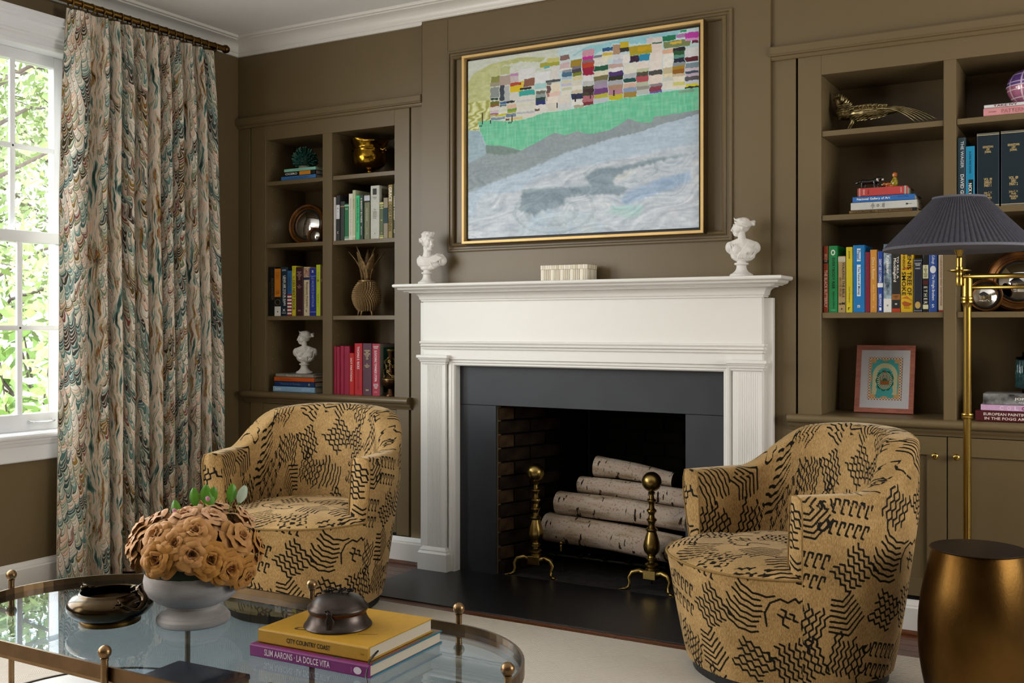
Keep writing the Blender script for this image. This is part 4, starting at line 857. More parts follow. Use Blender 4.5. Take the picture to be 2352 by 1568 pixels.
def paint_canvas(H, W):
    ys, xs = np.mgrid[0:H, 0:W]; U = xs / (W - 1) * 1000; V = ys / (H - 1) * 1000
    n1 = value_noise(H, W, 60, 40, 1); n2 = value_noise(H, W, 14, 10, 2); n3 = value_noise(H, W, 120, 30, 3); n4 = value_noise(H, W, 25, 160, 4); n5 = value_noise(H, W, 90, 110, 5)
    Uj = U + (n1 - .5) * 14; Vj = V + (n5 - .5) * 12
    def inside(poly, jit=1.0):
        ux = U + (Uj - U) * jit; vy = V + (Vj - V) * jit; m = np.zeros((H, W), bool); k = len(poly)
        for a in range(k):
            x1, y1 = poly[a]; x2, y2 = poly[(a + 1) % k]
            if y1 == y2: continue
            c = ((y1 > vy) != (y2 > vy)) & (ux < (x2 - x1) * (vy - y1) / (y2 - y1) + x1); m ^= c
        return m
    img = np.zeros((H, W, 3))
    img[:] = srgb('b9c9d6')
    sky = V < 420; img[sky] = srgb('cfd6cc'); img[sky & (U > 420)] = srgb('c3dbe2')
    img[(V > 420) & (V < 1000)] = srgb('b3c6d8')
    def lay(poly, c, amt, na, nb=None, jit=1.0, c2=None):
        m = inside(poly, jit); t = (na if nb is None else na * .6 + nb * .4)[m][:, None]; A = srgb(c); B = srgb(c2) if c2 else np.clip(A * (1 - amt), 0, 255)
        img[m] = A * t + B * (1 - t); return m
    lay(PP_hill, 'c9cf9c', .3, n1, n2, .6, 'b0b678'); m = inside(PP_hill, .6) & (V > 235) & (U < 112); t = np.clip(.5 + .5 * np.sin(U / 7 + V / 11 + 9 * n2 + 6 * n1), 0, 1)[m][:, None]; img[m] = srgb('dadfae') * t + srgb('a0a04e') * (1 - t)
    lay(PP_sky2, '79bdd2', .2, n3, n2, .8, 'a9d6df')
    lay(PP_leftw, '8faab8', .15, n4, n2, .6, 'a5bcc8'); lay(PP_foam, 'd0d6dd', .1, n3, n2, 1, 'b2c1d2')
    lay(PP_pool, 'a9c0d4', .1, n3, n1, 1.5, 'd2dadf'); lay(PP_blue, '96b1d2', .1, n3, n1, 1.5, 'b4c6da'); lay(PP_dark, '748997', .2, n3, n2, 1.2, 'a9bac5'); lay(PP_teal, '9cc6cb', .1, n1, n5, 1.5, 'c3d5d6'); lay(PP_light1, 'ccd3d6', .05, n1)
    lay(PP_grey, '83929a', .1, n3, n2, .6, '9aa7ac'); lay(PP_hullr, '6f8783', .1, n3, None, .5, '7f948f')
    for _ in range(2):                                   # wet-in-wet blending of the water
        k = 2; pad = np.pad(img, ((k, k), (k, k), (0, 0)), 'edge'); cs = np.cumsum(np.cumsum(np.pad(pad, ((1, 0), (1, 0), (0, 0))), 0), 1); w = 2 * k + 1
        bl = (cs[w:, w:] - cs[:-w, w:] - cs[w:, :-w] + cs[:-w, :-w]) / (w * w); wa = np.clip((V - 470) / 120, 0, 1)[..., None]; img[:] = img * (1 - wa) + bl * wa
    for r in PR.split(' '):
        a, b, c, d, h = r.split(','); a, b, c, d = int(a), int(b), int(c), int(d)
        m = (Uj * .55 + U * .45 > a) & (Uj * .55 + U * .45 < c) & (Vj * .45 + V * .55 > b) & (Vj * .45 + V * .55 < d)
        t = (n5[m] * .6 + n3[m] * .4)[:, None]; A = srgb(h); img[m] = A * (1.06 - .18 * t)
    hm = lay(PP_hull, '57bd93', .2, n4, n5, .35, '8ed3b1')
    # posts, portholes and mooring slot on the hull
    for (u, v0, v1) in ((70, 300, 366), (108, 345, 366), (210, 333, 370), (415, 292, 322), (495, 268, 300), (560, 258, 292), (660, 262, 292)):
        img[(abs(U - u) < 2.6) & (V > v0) & (V < v1)] = srgb('1f1a1c')
    for (u, v) in ((58, 372), (66, 372), (196, 372), (205, 372)): img[(U - u) ** 2 + ((V - v) * .8) ** 2 < 11] = srgb('15201c')
    img[(abs(U - 952) < 30) & (abs(V - 313) < 7)] = srgb('7fa08c')
    # fluid grey lines in the foam
    for cx, cy, rx, ry, w in ((400, 870, 175, 120, 9), (390, 880, 110, 70, 12), (690, 690, 150, 60, 7)):
        q = np.sqrt(((Uj - cx) / rx) ** 2 + ((Vj - cy) / ry) ** 2); m = (abs(q - 1) < w / rx) & (V > 560); img[m] = img[m] * .86 + srgb('5f7886') * .14
    def vn(x, y, seed):                                  # streaks dragged along the current
        g = np.random.default_rng(seed).random((64, 256)); i = np.floor(y).astype(int); j = np.floor(x).astype(int); a = y - i; b = x - j
        return (g[i % 64, j % 256] * (1 - b) + g[i % 64, (j + 1) % 256] * b) * (1 - a) + (g[(i + 1) % 64, j % 256] * (1 - b) + g[(i + 1) % 64, (j + 1) % 256] * b) * a
    wob = (n2 - .5) * 160; s1 = vn((U - .3 * V) / 130, (V + .34 * U + wob) / 15, 31); s2 = vn((U - .3 * V) / 60, (V + .34 * U + wob) / 7, 32)
    wm = np.clip((V - 560) / 150, 0, 1) * (~hm); img += ((s1 - .5) * 30 + (s2 - .5) * 18)[..., None] * wm[..., None] * np.array([1.05, 1.0, .9])
    br = (n3 - .5) * 14 + (n5 - .5) * 12; img += br[..., None]
    return np.clip(img, 0, 255)
pic = empty('framed_painting', (-2.01, 4.09, 1.949), label='large abstract painting of a green container ship in a slim gold frame', cat='painting'); invp = Matrix.Translation((2.01, -4.09, -1.949))
def PPc(o): o.parent = pic; o.matrix_parent_inverse = invp; return o
px0, px1, pz0, pz1 = -2.590, -1.431, 1.5155, 2.3795
M_GOLD = mat('gold_leaf_frame', '#d3b072', .48, .45, noise=.12, nscale=6); M_FBLK = mat('black_frame_side', '#15120f', .5)
PPc(frame_xz('frame_face', px0, px1, pz0, pz1, [(0, .0), (0, .052), (.0015, .0535), (.0112, .0535), (.0125, .052), (.0125, .0)], 4.092, M_GOLD))
PPc(frame_xz('frame_side', px0 - .0015, px1 + .0015, pz0 - .0015, pz1 + .0015, [(0, 0), (0, .0505), (.001, .0505), (.001, 0)], 4.092, mat('bronze_frame_side', '#4a3a22', .4, .5)))
PPc(frame_xz('frame_rebate', px0 + .012, px1 - .012, pz0 + .012, pz1 - .012, [(0, .002), (0, .022), (.03, .022), (.03, .002)], 4.092, M_FBLK))
CW, CH = 620, 460; ci = paint_canvas(CH, CW)
cx0, cx1, cz0, cz1 = px0 + .0245, px1 - .0245, pz0 + .0245, pz1 - .0245
g = np.zeros((CH, CW, 3)); g[..., 0] = np.linspace(cx0, cx1, CW)[None]; g[..., 2] = np.linspace(cz1, cz0, CH)[:, None]; g[..., 1] = 4.056 + .0006 * value_noise(CH, CW, 120, 150, 9)
idx = np.arange(CH * CW).reshape(CH, CW); q = np.stack([idx[:-1, :-1], idx[1:, :-1], idx[1:, 1:], idx[:-1, 1:]], -1).reshape(-1, 4)
me = bpy.data.meshes.new('canvas'); me.vertices.add(CH * CW); me.vertices.foreach_set('co', g.reshape(-1).astype(np.float32)); me.loops.add(q.size); me.loops.foreach_set('vertex_index', q.reshape(-1).astype(np.int32)); me.polygons.add(len(q)); me.polygons.foreach_set('loop_start', np.arange(0, q.size, 4).astype(np.int32)); me.update(calc_edges=True)
ca = me.color_attributes.new('Col', 'FLOAT_COLOR', 'POINT'); cc = ci / 255.0; cc = np.where(cc <= .04045, cc / 12.92, ((cc + .055) / 1.055) ** 2.4); ca.data.foreach_set('color', np.concatenate([cc, np.ones((CH, CW, 1))], -1).reshape(-1).astype(np.float32))
me.materials.append(attr_mat('oil_paint', 'Col', .5, .25)); me.shade_smooth(); PPc(link(bpy.data.objects.new('canvas', me)))
PPc(box('stretcher', cx0, cx1, 4.0572, 4.09, cz0, cz1, mat('canvas_edge', '#b9b6ac', .8)))
# ================================================================ books
def bcol(h): return mat('cover_' + h.strip('#'), h, .42, spec=.4, noise=.06, nscale=40)
def ink(h): return mat('ink_' + h.strip('#'), h, .5, spec=.3)
VX, VY = (0, 0, -1), (1, 0, 0); HX, HY = (1, 0, 0), (0, 0, 1)
def book(label, group, t, h, d, col, loc, lie=False, rz=0.0, titles=(), bands=(), pages=None, extra=None, name='book', lean=0.0):
    """local frame: x thickness, y depth with the spine at y=0 facing -y, z height; lie=True lays it on its side with the spine to the room"""
    r = empty(name, label=label, cat='book', group=group); c = bcol(col); b = .0022
    if lie:
        r.matrix_world = Matrix.Translation(loc) @ Matrix.Rotation(rz, 4, 'Z') @ Matrix.Translation((h, 0, 0)) @ Matrix.Rotation(R(-90), 4, 'Y')
    else: r.matrix_world = Matrix.Translation(loc) @ Matrix.Rotation(rz, 4, 'Z') @ Matrix.Rotation(lean, 4, 'Y')
    cs = [(0, d), (0, .004), (.0012, .0008), (.003 if t > .012 else .0016, 0), (t - (.003 if t > .012 else .0016), 0), (t - .0012, .0008), (t, .004), (t, d), (t - b, d), (t - b, .007), (b, .007), (b, d)]
    n = len(cs); vs = [(x, y_, 0) for x, y_ in cs] + [(x, y_, h) for x, y_ in cs]
    f = [(i, (i + 1) % n, n + (i + 1) % n, n + i) for i in range(n)]
    for k in (0, n):
        for q in ((0, 1, 10, 11), (1, 2, 10), (2, 3, 10), (3, 4, 9, 10), (4, 5, 9), (5, 6, 9), (6, 7, 8, 9)): f.append(tuple(k + i for i in (q if k else q[::-1])))
    o = mo('cover', vs, f, c, r); fixn(o)
    box('page_block', b + .0002, t - b - .0002, .0072, d - .003, .003, h - .003, pages or M_PAGES, r)
    yy = -.0007
    for z0, z1, bc in bands: box('band', .0004, t - .0004, -.0005, .001, z0 * h, z1 * h, ink(bc), r)
    for tt in titles:
        s, tc, zc, ln, wd = tt[:5]; mode = tt[5] if len(tt) > 5 else 'v'; ox = tt[6] if len(tt) > 6 else 0.0
        if mode == 'v': letter(s, ink(tc), r, (t / 2 + ox * t, yy, zc * h), VX, VY, ln * h, wd * t)
        else: letter(s, ink(tc), r, (t / 2 + ox * t, yy, zc * h), HX, HY, wd * t, ln * h)
    if extra: extra(r, t, h, d)
    return r
W_, K_, GD = '#ece8de', '#161412', '#c8a860'
def row(group, y, z, data, x0s, x1s):
    a = data[0][0]; b = data[-1][0] + data[-1][1]
    for q in data:
        x, t, h, col, label = q[:5]; kw = q[5] if len(q) > 5 else {}
        xx = x0s + (x - a) * (x1s - x0s) / (b - a); tt = t * (x1s - x0s) / (b - a) - .0006
        kw = dict(kw); d = kw.pop('d', .155); dy = kw.pop('dy', random.uniform(-.003, .004))
        book(label, group, tt, h, d, col, (xx, y + dy, z + .0003), **kw)
def lincoln(r, t, h, d):
    box('cover_photo', t, t + .0004, .02, d - .01, h * .45, h * .95, mat('photo_grey', '#8f897a', .5, noise=.8, nscale=35, col2='#2a2c2c'), r)
    box('spine_plate', t * .26, t * .7, -.0006, .0005, h * .83, h * .945, mat('woodcut_print', '#1b1b1b', .5, noise=.5, nscale=260, col2='#0c0c0c'), r)
row('green and grey books on the upper shelf', 4.122, 1.569, [
    (-3.427, .013, .220, '#cdc8c4', 'thin white book at the end of the green row, against the divider'),
    (-3.413, .024, .228, '#2a292c', 'black book with a white spine label in the green row', dict(bands=[(.48, .79, '#d8d9de')], titles=[('Letters', '#77777a', .72, .05, .5, 'h'), ('o', '#222222', .64, .02, .2, 'h'), ('C', W_, .18, .05, .35, 'h')])),
    (-3.388, .029, .196, '#343b38', 'short charcoal green cloth book beside the label-spined black book', dict(bands=[(.86, .89, '#a5825c')])),
    (-3.359, .029, .183, '#1c7245', 'short emerald green book with pale bands in the green row', dict(bands=[(.0, .055, '#cfd8cc'), (.075, .1, '#8fbf9f'), (.93, .97, '#9fcbb0')], titles=[('PLAYS', '#bfe0c9', .86, .05, .6, 'h')])),
    (-3.331, .029, .232, '#dfdccd', 'cream book with faint lettering in the green row', dict(titles=[('SELECTED ESSAYS AND LECTURES', '#b5b09e', .5, .8, .25)])),
    (-3.304, .021, .248, '#b9c19c', 'pale sage green book, taller than its neighbours', dict(titles=[('gardens', '#8a9270', .72, .2, .35)], bands=[(.05, .09, '#d3d8bd')])),
    (-3.283, .027, .220, '#3fc383', 'bright mint green book in the green row', dict(titles=[('Caterpillars in the Attic', '#23583f', .68, .52, .5), ('Tara Tower', '#2d7f5a', .28, .22, .42)])),
    (-3.256, .024, .220, '#1d3d2f', 'dark green book with bold white title beside the mint one', dict(titles=[('A BAKERY IN PARIS', W_, .66, .56, .42), ('AIMIE K. RUNYAN', '#cfd5cc', .2, .2, .3)])),
    (-3.230, .037, .219, '#777a5b', 'olive grey book with a pale square on top of its spine', dict(bands=[(.87, .985, '#c3c7d2'), (.835, .87, '#23251e')], titles=[('VAN RYNOR', '#c9cab0', .56, .3, .22), ('ONE', '#b9bb9c', .18, .16, .16)])),
    (-3.188, .057, .262, '#c2c3b8', 'thick light grey book with a black woodcut plate on its spine', dict(extra=lincoln, titles=[('Robert\nCaro', '#8d8d86', .77, .05, .42, 'h'), ('The\nStories\nof Our\nRobert\nFrost', '#8d8d86', .47, .19, .45, 'h'), ('o', '#77776e', .1, .03, .12, 'h')])),
    (-3.131, .025, .180, '#4d5a2c', 'short olive book with gilt bars on its spine', dict(bands=[(.93, .985, '#c9c07a'), (.88, .9, '#d8d08a'), (.815, .83, '#d8d08a'), (.07, .085, '#d8d08a'), (0, .05, '#c9c07a')], titles=[('o', '#e0d890', .85, .02, .3, 'h'), ('-', '#e0d890', .5, .015, .45, 'h'), ('.', '#e0d890', .15, .02, .2, 'h')])),
    (-3.105, .029, .198, '#8f836b', 'beige paper book with a dark teal spine block', dict(bands=[(.37, .75, '#1c3c40')])),
    (-3.074, .028, .260, '#8f7a35', 'mustard gold book lettered in white and black at the end of the green row', dict(titles=[('GRACE', W_, .82, .27, .7), ('CODY KEENAN', '#2d2713', .38, .5, .68)])),
    (-3.046, .016, .263, '#16332b', 'tall dark green book against the stile, lettered in white', dict(titles=[('Good Power', W_, .55, .45, .6), ('GV', W_, .12, .07, .5)]))], -3.409, -3.026)
def flag(r, t, h, d):
    for i in range(13):
        box('stripe', .0003, t - .0003, -.0006, .0005, h * .5 * i / 13.5, h * .5 * (i + 1) / 13.5, ink('#8f1f2c' if i % 2 == 0 else '#dedad4'), r)
def orange_spine(r, t, h, d):
    ring = tube('emblem', [(t / 2 + .4 * t * math.cos(a), -.0006, h * .29 + .055 * h * math.sin(a)) for a in np.linspace(0, 2 * PI, 20, endpoint=False)], .0008, ink('#8a7b55'), r, 5, True)
def portrait(r, t, h, d):
    box('portrait_ground', .001, t - .001, -.0006, .0005, h * .8, h * .975, mat('portrait_print', '#c9a58a', .5, noise=.7, nscale=90, col2='#6d4534'), r)
row('history books on the middle shelf', 4.122, 1.191, [
    (-3.873, .049, .258, '#0d0c0b', 'black book with dim bronze lettering at the start of the history row', dict(titles=[('ALEXANDER', '#5d4c33', .55, .46, .34, 'v', .18), ('THE GREAT', '#3d3224', .55, .3, .2, 'v', -.2), ('THE\nLIFE', '#3a3022', .9, .07, .4, 'h')])),
    (-3.824, .044, .250, '#14110d', 'black paperback with orange upper spine and white foot', dict(bands=[(.40, .99, '#c6781c'), (0, .2, '#d6d4ce')], extra=orange_spine, titles=[('LETTERS\nFROM A\nSTOIC', '#93560f', .85, .14, .6, 'h'), ('SELECTED\nREADING', '#93560f', .5, .08, .6, 'h'), ('.', K_, .09, .03, .2, 'h')])),
    (-3.780, .047, .254, '#102a3a', 'navy book with bold white title in the history row', dict(titles=[('LEND ME YOUR EARS', W_, .52, .62, .3, 'v', .12), ('GREAT SPEECHES IN HISTORY', '#c5ccd2', .55, .55, .14, 'v', -.12), ('SAFIRE', '#b9c2c9', .94, .035, .6, 'h'), ('X', W_, .12, .05, .45, 'h'), ('NORTON', W_, .06, .018, .6, 'h')])),
    (-3.733, .031, .235, '#2f6397', 'blue book printed with red and white flag stripes', dict(extra=flag, titles=[('CHERNOW', '#1c3c63', .74, .4, .5)])),
    (-3.701, .029, .259, '#cfc129', 'bright yellow book with black title in the history row', dict(titles=[('CEO NEXT DOOR', K_, .42, .6, .55), ('THE', '#6d6a1c', .78, .06, .4), ('BOTELHO', '#8a861f', .92, .12, .4)])),
    (-3.671, .052, .252, '#351219', 'maroon class report with small gilt lines in the history row', dict(titles=[('HARVARD\nAND\nRADCLIFFE\nCLASS\nOF\n1997', '#b58f86', .82, .18, .66, 'h'), ('5th\nAnniversary\nReport', '#b58f86', .6, .08, .6, 'h'), ('2002', '#b58f86', .11, .03, .38, 'h')])),
    (-3.618, .041, .251, '#cbbd9a', 'cream book with a small portrait on top of its spine', dict(extra=portrait, bands=[(.735, .79, '#1f2b4a')], titles=[('Benjamin Franklin', '#3a3022', .43, .52, .4, 'v', .08), ('WALTER ISAACSON', '#8d7f60', .45, .4, .16, 'v', -.28), ('S', '#2d2a3a', .1, .045, .3, 'h')])),
    (-3.576, .045, .244, '#162a84', 'royal blue book with silver title in the history row', dict(titles=[("LE MORTE D'ARTHUR", '#7f93c9', .5, .64, .36, 'v', .02), ('S', W_, .93, .05, .28, 'h')], bands=[(.83, .84, '#8394bd'), (.075, .085, '#8394bd')])),
    (-3.529, .029, .260, '#b3c027', 'lime yellow book at the end of the history row', dict(titles=[('OUR DUMB', '#8e9a1c', .76, .2, .4), ('O', K_, .69, .035, .45, 'h'), ('EARTH', '#8e9a1c', .3, .24, .4)])),
    (-3.499, .017, .250, '#3a1218', 'thin maroon book half hidden behind the divider', dict(titles=[('A\nR', '#a58a80', .72, .06, .5, 'h')]))], -3.857, -3.478)
def utopia(r, t, h, d):
    box('cover_board', t, t + .0005, .0, d, .0, h, mat('cover_stone_grey', '#8d8a7c', .5), r)
    for i, (z0, z1) in enumerate(((.66, .93), (.36, .62), (.06, .32))):
        for k in range(2): box('cover_window', t + .0005, t + .0012, .03 + k * .055, .08 + k * .055, z0 * h, z1 * h, mat('cover_teal', '#0f5750', .5), r)
row('red books on the lowest shelf', 4.121, .7953, [
    (-3.421, .019, .241, '#8f1233', 'plain crimson cloth book, first of the red row by the divider'),
    (-3.402, .021, .239, '#97163a', 'plain crimson cloth book, second of the red row'),
    (-3.380, .024, .243, '#9a1a3e', 'plain crimson cloth book, third of the red row'),
    (-3.356, .036, .242, '#94143a', 'thickest plain crimson cloth book, fourth of the red row'),
    (-3.319, .031, .208, '#b8180f', 'short scarlet book with white lettering in the red row', dict(bands=[], titles=[('HOT PARTITIONS', '#efd9d2', .6, .56, .4, 'v', -.05)])),
    (-3.288, .052, .257, '#b3101c', 'tall glossy scarlet book with a white title in the red row', dict(titles=[('THOMAS E. RICKS', '#f0dcdc', .72, .44, .3, 'v', 0), ('CHURCHILL AND ORWELL', '#7d0b14', .3, .4, .2, 'v', 0)])),
    (-3.235, .060, .257, '#50293a', 'dull plum class report with gilt lines in the red row', dict(titles=[('HARVARD\nAND\nRADCLIFFE\nCLASS\nOF\n1999', '#d9c59a', .78, .19, .66, 'h'), ('5th\nAnniversary\nReport', '#d9c59a', .57, .085, .58, 'h'), ('2004', '#d9c59a', .1, .035, .34, 'h')])),
    (-3.174, .050, .256, '#a51c38', 'rose red book with white title beside the bronze vase', dict(extra=utopia, titles=[('SLOUCHING TOWARDS UTOPIA', '#f0e2e2', .57, .6, .3, 'v', -.02), ('J. BRADFORD\nDELONG', '#f0e2e2', .93, .055, .68, 'h'), ('AN ECONOMIC\nHISTORY OF THE\nTWENTIETH\nCENTURY', '#f0e2e2', .18, .1, .62, 'h'), ('BASIC\nBOOKS', '#dba8b0', .07, .03, .4, 'h')]))], -3.409, -3.122)
def roundel(zc, c, s=.38):
    def f(r, t, h, d):
        n = 20; vs = [(t / 2, -.0008, zc * h)] + [(t / 2 + s * t * math.cos(2 * PI * i / n), -.0008, zc * h + 1.35 * s * t * math.sin(2 * PI * i / n)) for i in range(n)]
        mo('roundel', vs, [(0, i + 1, (i + 1) % n + 1) for i in range(n)][::1], ink(c), r)
    return f
def clouds(r, t, h, d):
    box('spine_sky', .0004, t - .0004, -.0006, .0005, .2 * h, .97 * h, mat('storm_photo', '#a9bcc6', .4, noise=.9, nscale=45, col2='#1f3a52'), r)
    box('spine_foot', .0004, t - .0004, -.0006, .0005, 0, .2 * h, ink('#d9d8d2'), r)
def smoke(r, t, h, d):
    for z, s in ((.62, 1), (.2, -1)): mo('flame_mark', [(t * .05, -.0007, h * z), (t * .5, -.0007, h * (z + .03)), (t * .98, -.0007, h * (z + .05 * s)), (t * .6, -.0007, h * (z - .01))], [(0, 1, 2, 3)], ink('#b0632a'), r)
    mo('bird_mark', [(t * .1, -.0007, h * .13), (t * .3, -.0007, h * .16), (t * .9, -.0007, h * .12), (t * .6, -.0007, h * .08), (t * .3, -.0007, h * .08)], [(0, 1, 2, 3, 4)], ink('#a0521f'), r)
row('coloured books beside the lamp shade', 4.132, 1.191, [
    (-.989, .022, .259, '#8f3c1c', 'rust brown book at the start of the coloured row, against the stile', dict(titles=[('BRUCE', '#d0a890', .82, .12, .45), ('THE BLACK BUTTERFLY', '#dfc3b0', .36, .56, .55)], bands=[(.74, .79, K_)])),
    (-.967, .036, .259, '#118042', 'kelly green book with black title in the coloured row', dict(titles=[('EVERYBODY RISE', '#0c2417', .59, .46, .3, 'v', .05), ('Stephanie Clifford', '#16452b', .19, .25, .28, 'v', .05), ('o', '#d5dccf', .9, .09, .5, 'h'), ('a novel', '#bcd8c4', .04, .012, .5, 'h')])),
    (-.930, .030, .218, '#a58c5c', 'sand coloured book with a camel caravan silhouette', dict(bands=[(.9, .985, '#b9b39d')], titles=[('WALKING THE BIBLE', '#3a2f1c', .58, .62, .34, 'v', .22), ('BRUCE FEILER', '#7d5a30', .45, .34, .26, 'v', -.2), ('wM', '#1f1810', .16, .05, .8, 'h'), ('8', K_, .065, .03, .18, 'h')])),
    (-.899, .026, .252, '#d3bf18', 'lemon yellow book with thin black lettering in the coloured row', dict(titles=[('IAN HODDER', '#3a3410', .88, .12, .22), ('Laura Thompson', '#3a3410', .27, .24, .22), ('r', K_, .06, .04, .3, 'h')])),
    (-.872, .045, .258, '#1273b5', 'bright blue book with white title labels in the coloured row', dict(bands=[], titles=[('Prasad', '#0f4d86', .855, .14, .3), ('The Future of Money', '#16324f', .47, .42, .26), ('m', W_, .09, .04, .22, 'h')], extra=lambda r, t, h, d: [box('title_label', t * .34, t * .66, -.0005, .0005, z0 * h, z1 * h, ink('#cfe0ee'), r) for z0, z1 in ((.76, .95), (.24, .71))])),
    (-.827, .019, .230, '#7b1a33', 'thin crimson book in the coloured row', dict(titles=[('in search of', '#8f3a4d', .6, .3, .3)])),
    (-.808, .027, .239, '#c98b35', 'ochre book with pale script lettering in the coloured row', dict(titles=[('Once a Runner', '#ecd29a', .7, .36, .4), ('John L. Parker', '#e2bf7d', .31, .27, .34), ('A', '#ecd29a', .09, .04, .2, 'h')])),
    (-.780, .022, .232, '#24459c', 'royal blue book with a white panel mid spine in the coloured row', dict(titles=[("DIDN'T SEE IT COMING", '#dfe5f2', .68, .38, .45), ('NIEUWHOF', '#dfe5f2', .2, .2, .42)], bands=[(.41, .48, '#e5e5e2')], extra=lambda r, t, h, d: box('imprint', t * .32, t * .7, -.0007, .0005, h * .03, h * .08, ink('#e5e5e2'), r))),
    (-.757, .031, .258, '#5d7383', 'storm photograph book with a white foot in the coloured row', dict(extra=clouds, titles=[('Jon Krakauer', W_, .76, .4, .5), ('INTO\nTHIN\nAIR', '#1c2c38', .43, .13, .7, 'h'), ('u', K_, .1, .025, .2, 'h')])),
    (-.726, .032, .234, '#252321', 'black book with copper band and red foot in the coloured row', dict(bands=[(.2, .29, '#95602f'), (0, .06, '#a93a18')], titles=[('TO KILL A', W_, .72, .36, .22, 'v', .2), ('Mockingbird', W_, .68, .38, .42, 'v', -.18), ('HARPER\nLEE', '#4d2c12', .245, .05, .6, 'h'), ('W', W_, .13, .03, .3, 'h')])),
    (-.694, .048, .261, '#d0a712', 'thick golden yellow book with heavy black title in the coloured row', dict(extra=smoke, titles=[('DENIS', K_, .76, .3, .3, 'v', .18), ('JOHNSON', K_, .76, .3, .24, 'v', -.26), ('TREE OF', K_, .41, .34, .34, 'v', .18), ('SMOKE', K_, .41, .34, .32, 'v', -.24), ('FSG', '#5d3612', .06, .02, .4, 'h')])),
    (-.646, .032, .200, '#20242f', 'short midnight blue book with a gilt crest in the coloured row', dict(extra=roundel(.13, '#b89a58', .32), bands=[(.955, .965, '#8f93a0'), (.02, .03, '#8f93a0')], titles=[("THE POET'S\nCORNER\n\nHORACE", '#cfcfd0', .86, .12, .7, 'h')])),
    (-.613, .021, .250, '#171715', 'black book with cream label blocks in the coloured row', dict(bands=[(.5, .7, '#cfcda5'), (.045, .11, '#cfcda5'), (.41, .47, '#4d1f1c')], titles=[('TO\nBEGIN\nTHE\nWORLD\nANEW', '#55533c', .6, .17, .7, 'h'), ('E T H E R', '#d2d0c0', .25, .26, .6)])),
    (-.592, .032, .254, '#2f529f', 'cornflower blue book with a white roundel in the coloured row', dict(extra=roundel(.62, '#e3e6ea', .34), titles=[('David McCullough', '#d5dff0', .83, .26, .42), ('The Wright Brothers', '#e3e8f2', .36, .38, .42), ('m', K_, .62, .03, .36, 'h'), ('S', '#d5dff0', .09, .05, .3, 'h')])),
    (-.557, .019, .231, '#d9c6a8', 'cream paper book with tiny red print at the end of the coloured row', dict(bands=[(0, .03, '#9a3a34'), (.96, 1, '#9a3a34')], titles=[('CHARLES DICKENS GREAT EXPECTATIONS', '#9a5a50', .5, .8, .3)]))], -.976, -.5375)
def law(no, yr, prt):
    return dict(titles=[('GEORGETOWN\nLAW\nJOURNAL', '#c9b27a', .77, .105, .46, 'h'), (no + '\n' + yr + '\n' + prt, '#c9b27a', .33, .12, .36, 'h'), ('John C. V.\nWells\nManaging\nEditor', '#b9a26c', .145, .12, .36, 'h')],
                bands=[(.965, .975, '#b5a684'), (.985, .99, '#b5a684'), (.02, .03, '#b5a684'), (.005, .01, '#b5a684')], d=.2)
row('books above the lamp shade', 4.122, 1.569, [
    (-.494, .029, .258, '#2c3f49', 'slate blue book with white title beside the law volumes', dict(titles=[('THE WAGER', '#c2ccd2', .76, .38, .36, 'v', .1), ('DAVID GRANN', '#dfe4e6', .25, .46, .42, 'v', .1)])),
    (-.465, .031, .224, '#1184ae', 'turquoise book with a black author panel beside the law volumes', dict(bands=[], titles=[('A LONG WAY DOWN', '#0d2c3a', .74, .36, .24), ('NICK HORNBY', W_, .2, .4, .34)], extra=lambda r, t, h, d: box('author_panel', t * .32, t * .82, -.0005, .0005, 0, h * .46, ink('#101418'), r))),
    (-.428, .075, .268, '#11222c', 'thick navy law journal volume next to the turquoise book', law('VOL. 89', '2000-01', 'PART 1')),
    (-.349, .083, .270, '#12232d', 'thick navy law journal volume at the far end, half out of frame', law('VOL. 89', '2001', 'PART 2'))], -.4905, -.262)
# stacks lying flat
def stack(group, y, z, lst):
    for q in lst:
        x0, ln, t, col, label = q[:5]; kw = dict(q[5]) if len(q) > 5 else {}
        d = kw.pop('d', .16); rz = kw.pop('rz', 0.0); dy = kw.pop('dy', 0.0)
        book(label, group, t - .0004, ln, d, col, (x0, y + dy, z), lie=True, rz=rz, **kw); z += t
    return z
ZT1 = stack('books lying on the top shelf', 4.124, 1.8965, [
    (-3.763, .233, .022, '#3a6ea5', 'pale blue book at the bottom of the stack under the teal coral', dict(titles=[('A Long Good Bye', '#23456d', .48, .55, .4)])),
    (-3.745, .212, .0215, '#15110f', 'black book with orange label in the stack under the teal coral', dict(titles=[('CICERO', W_, .76, .38, .5)], extra=lambda r, t, h, d: box('orange_label', .001, t - .001, -.0005, .0005, .15 * h, .5 * h, ink('#c98021'), r))),
    (-3.743, .213, .0165, '#8ac4b0', 'mint green book on top of the stack under the teal coral', dict(titles=[('Imperium', '#5f9a86', .5, .4, .4)]))])
ZT2 = stack('books lying under the white bust', 4.122, .7956, [
    (-3.818, .282, .0285, '#8db4d4', 'light blue book at the bottom of the stack under the small bust', dict(titles=[('Joie', '#d9e8f4', .88, .15, .6), ('Ajiri Aki', '#c3d9ea', .2, .2, .3)], d=.2)),
    (-3.807, .270, .0265, '#14305f', 'navy book in the stack under the small bust', dict(titles=[('Theory of Design', '#5d7396', .6, .52, .5), ('o', '#c8c4b0', .13, .04, .45)], d=.19)),
    (-3.810, .270, .0225, '#c2561a', 'burnt orange book in the stack under the small bust', dict(titles=[('Kitchens', '#a8450f', .7, .3, .5)], d=.19)),
    (-3.800, .257, .0175, '#86837a', 'stone grey book on top of the stack under the small bust', dict(titles=[('THE CALL OF THE WILD', '#c9c7bd', .52, .4, .5)], d=.19))])
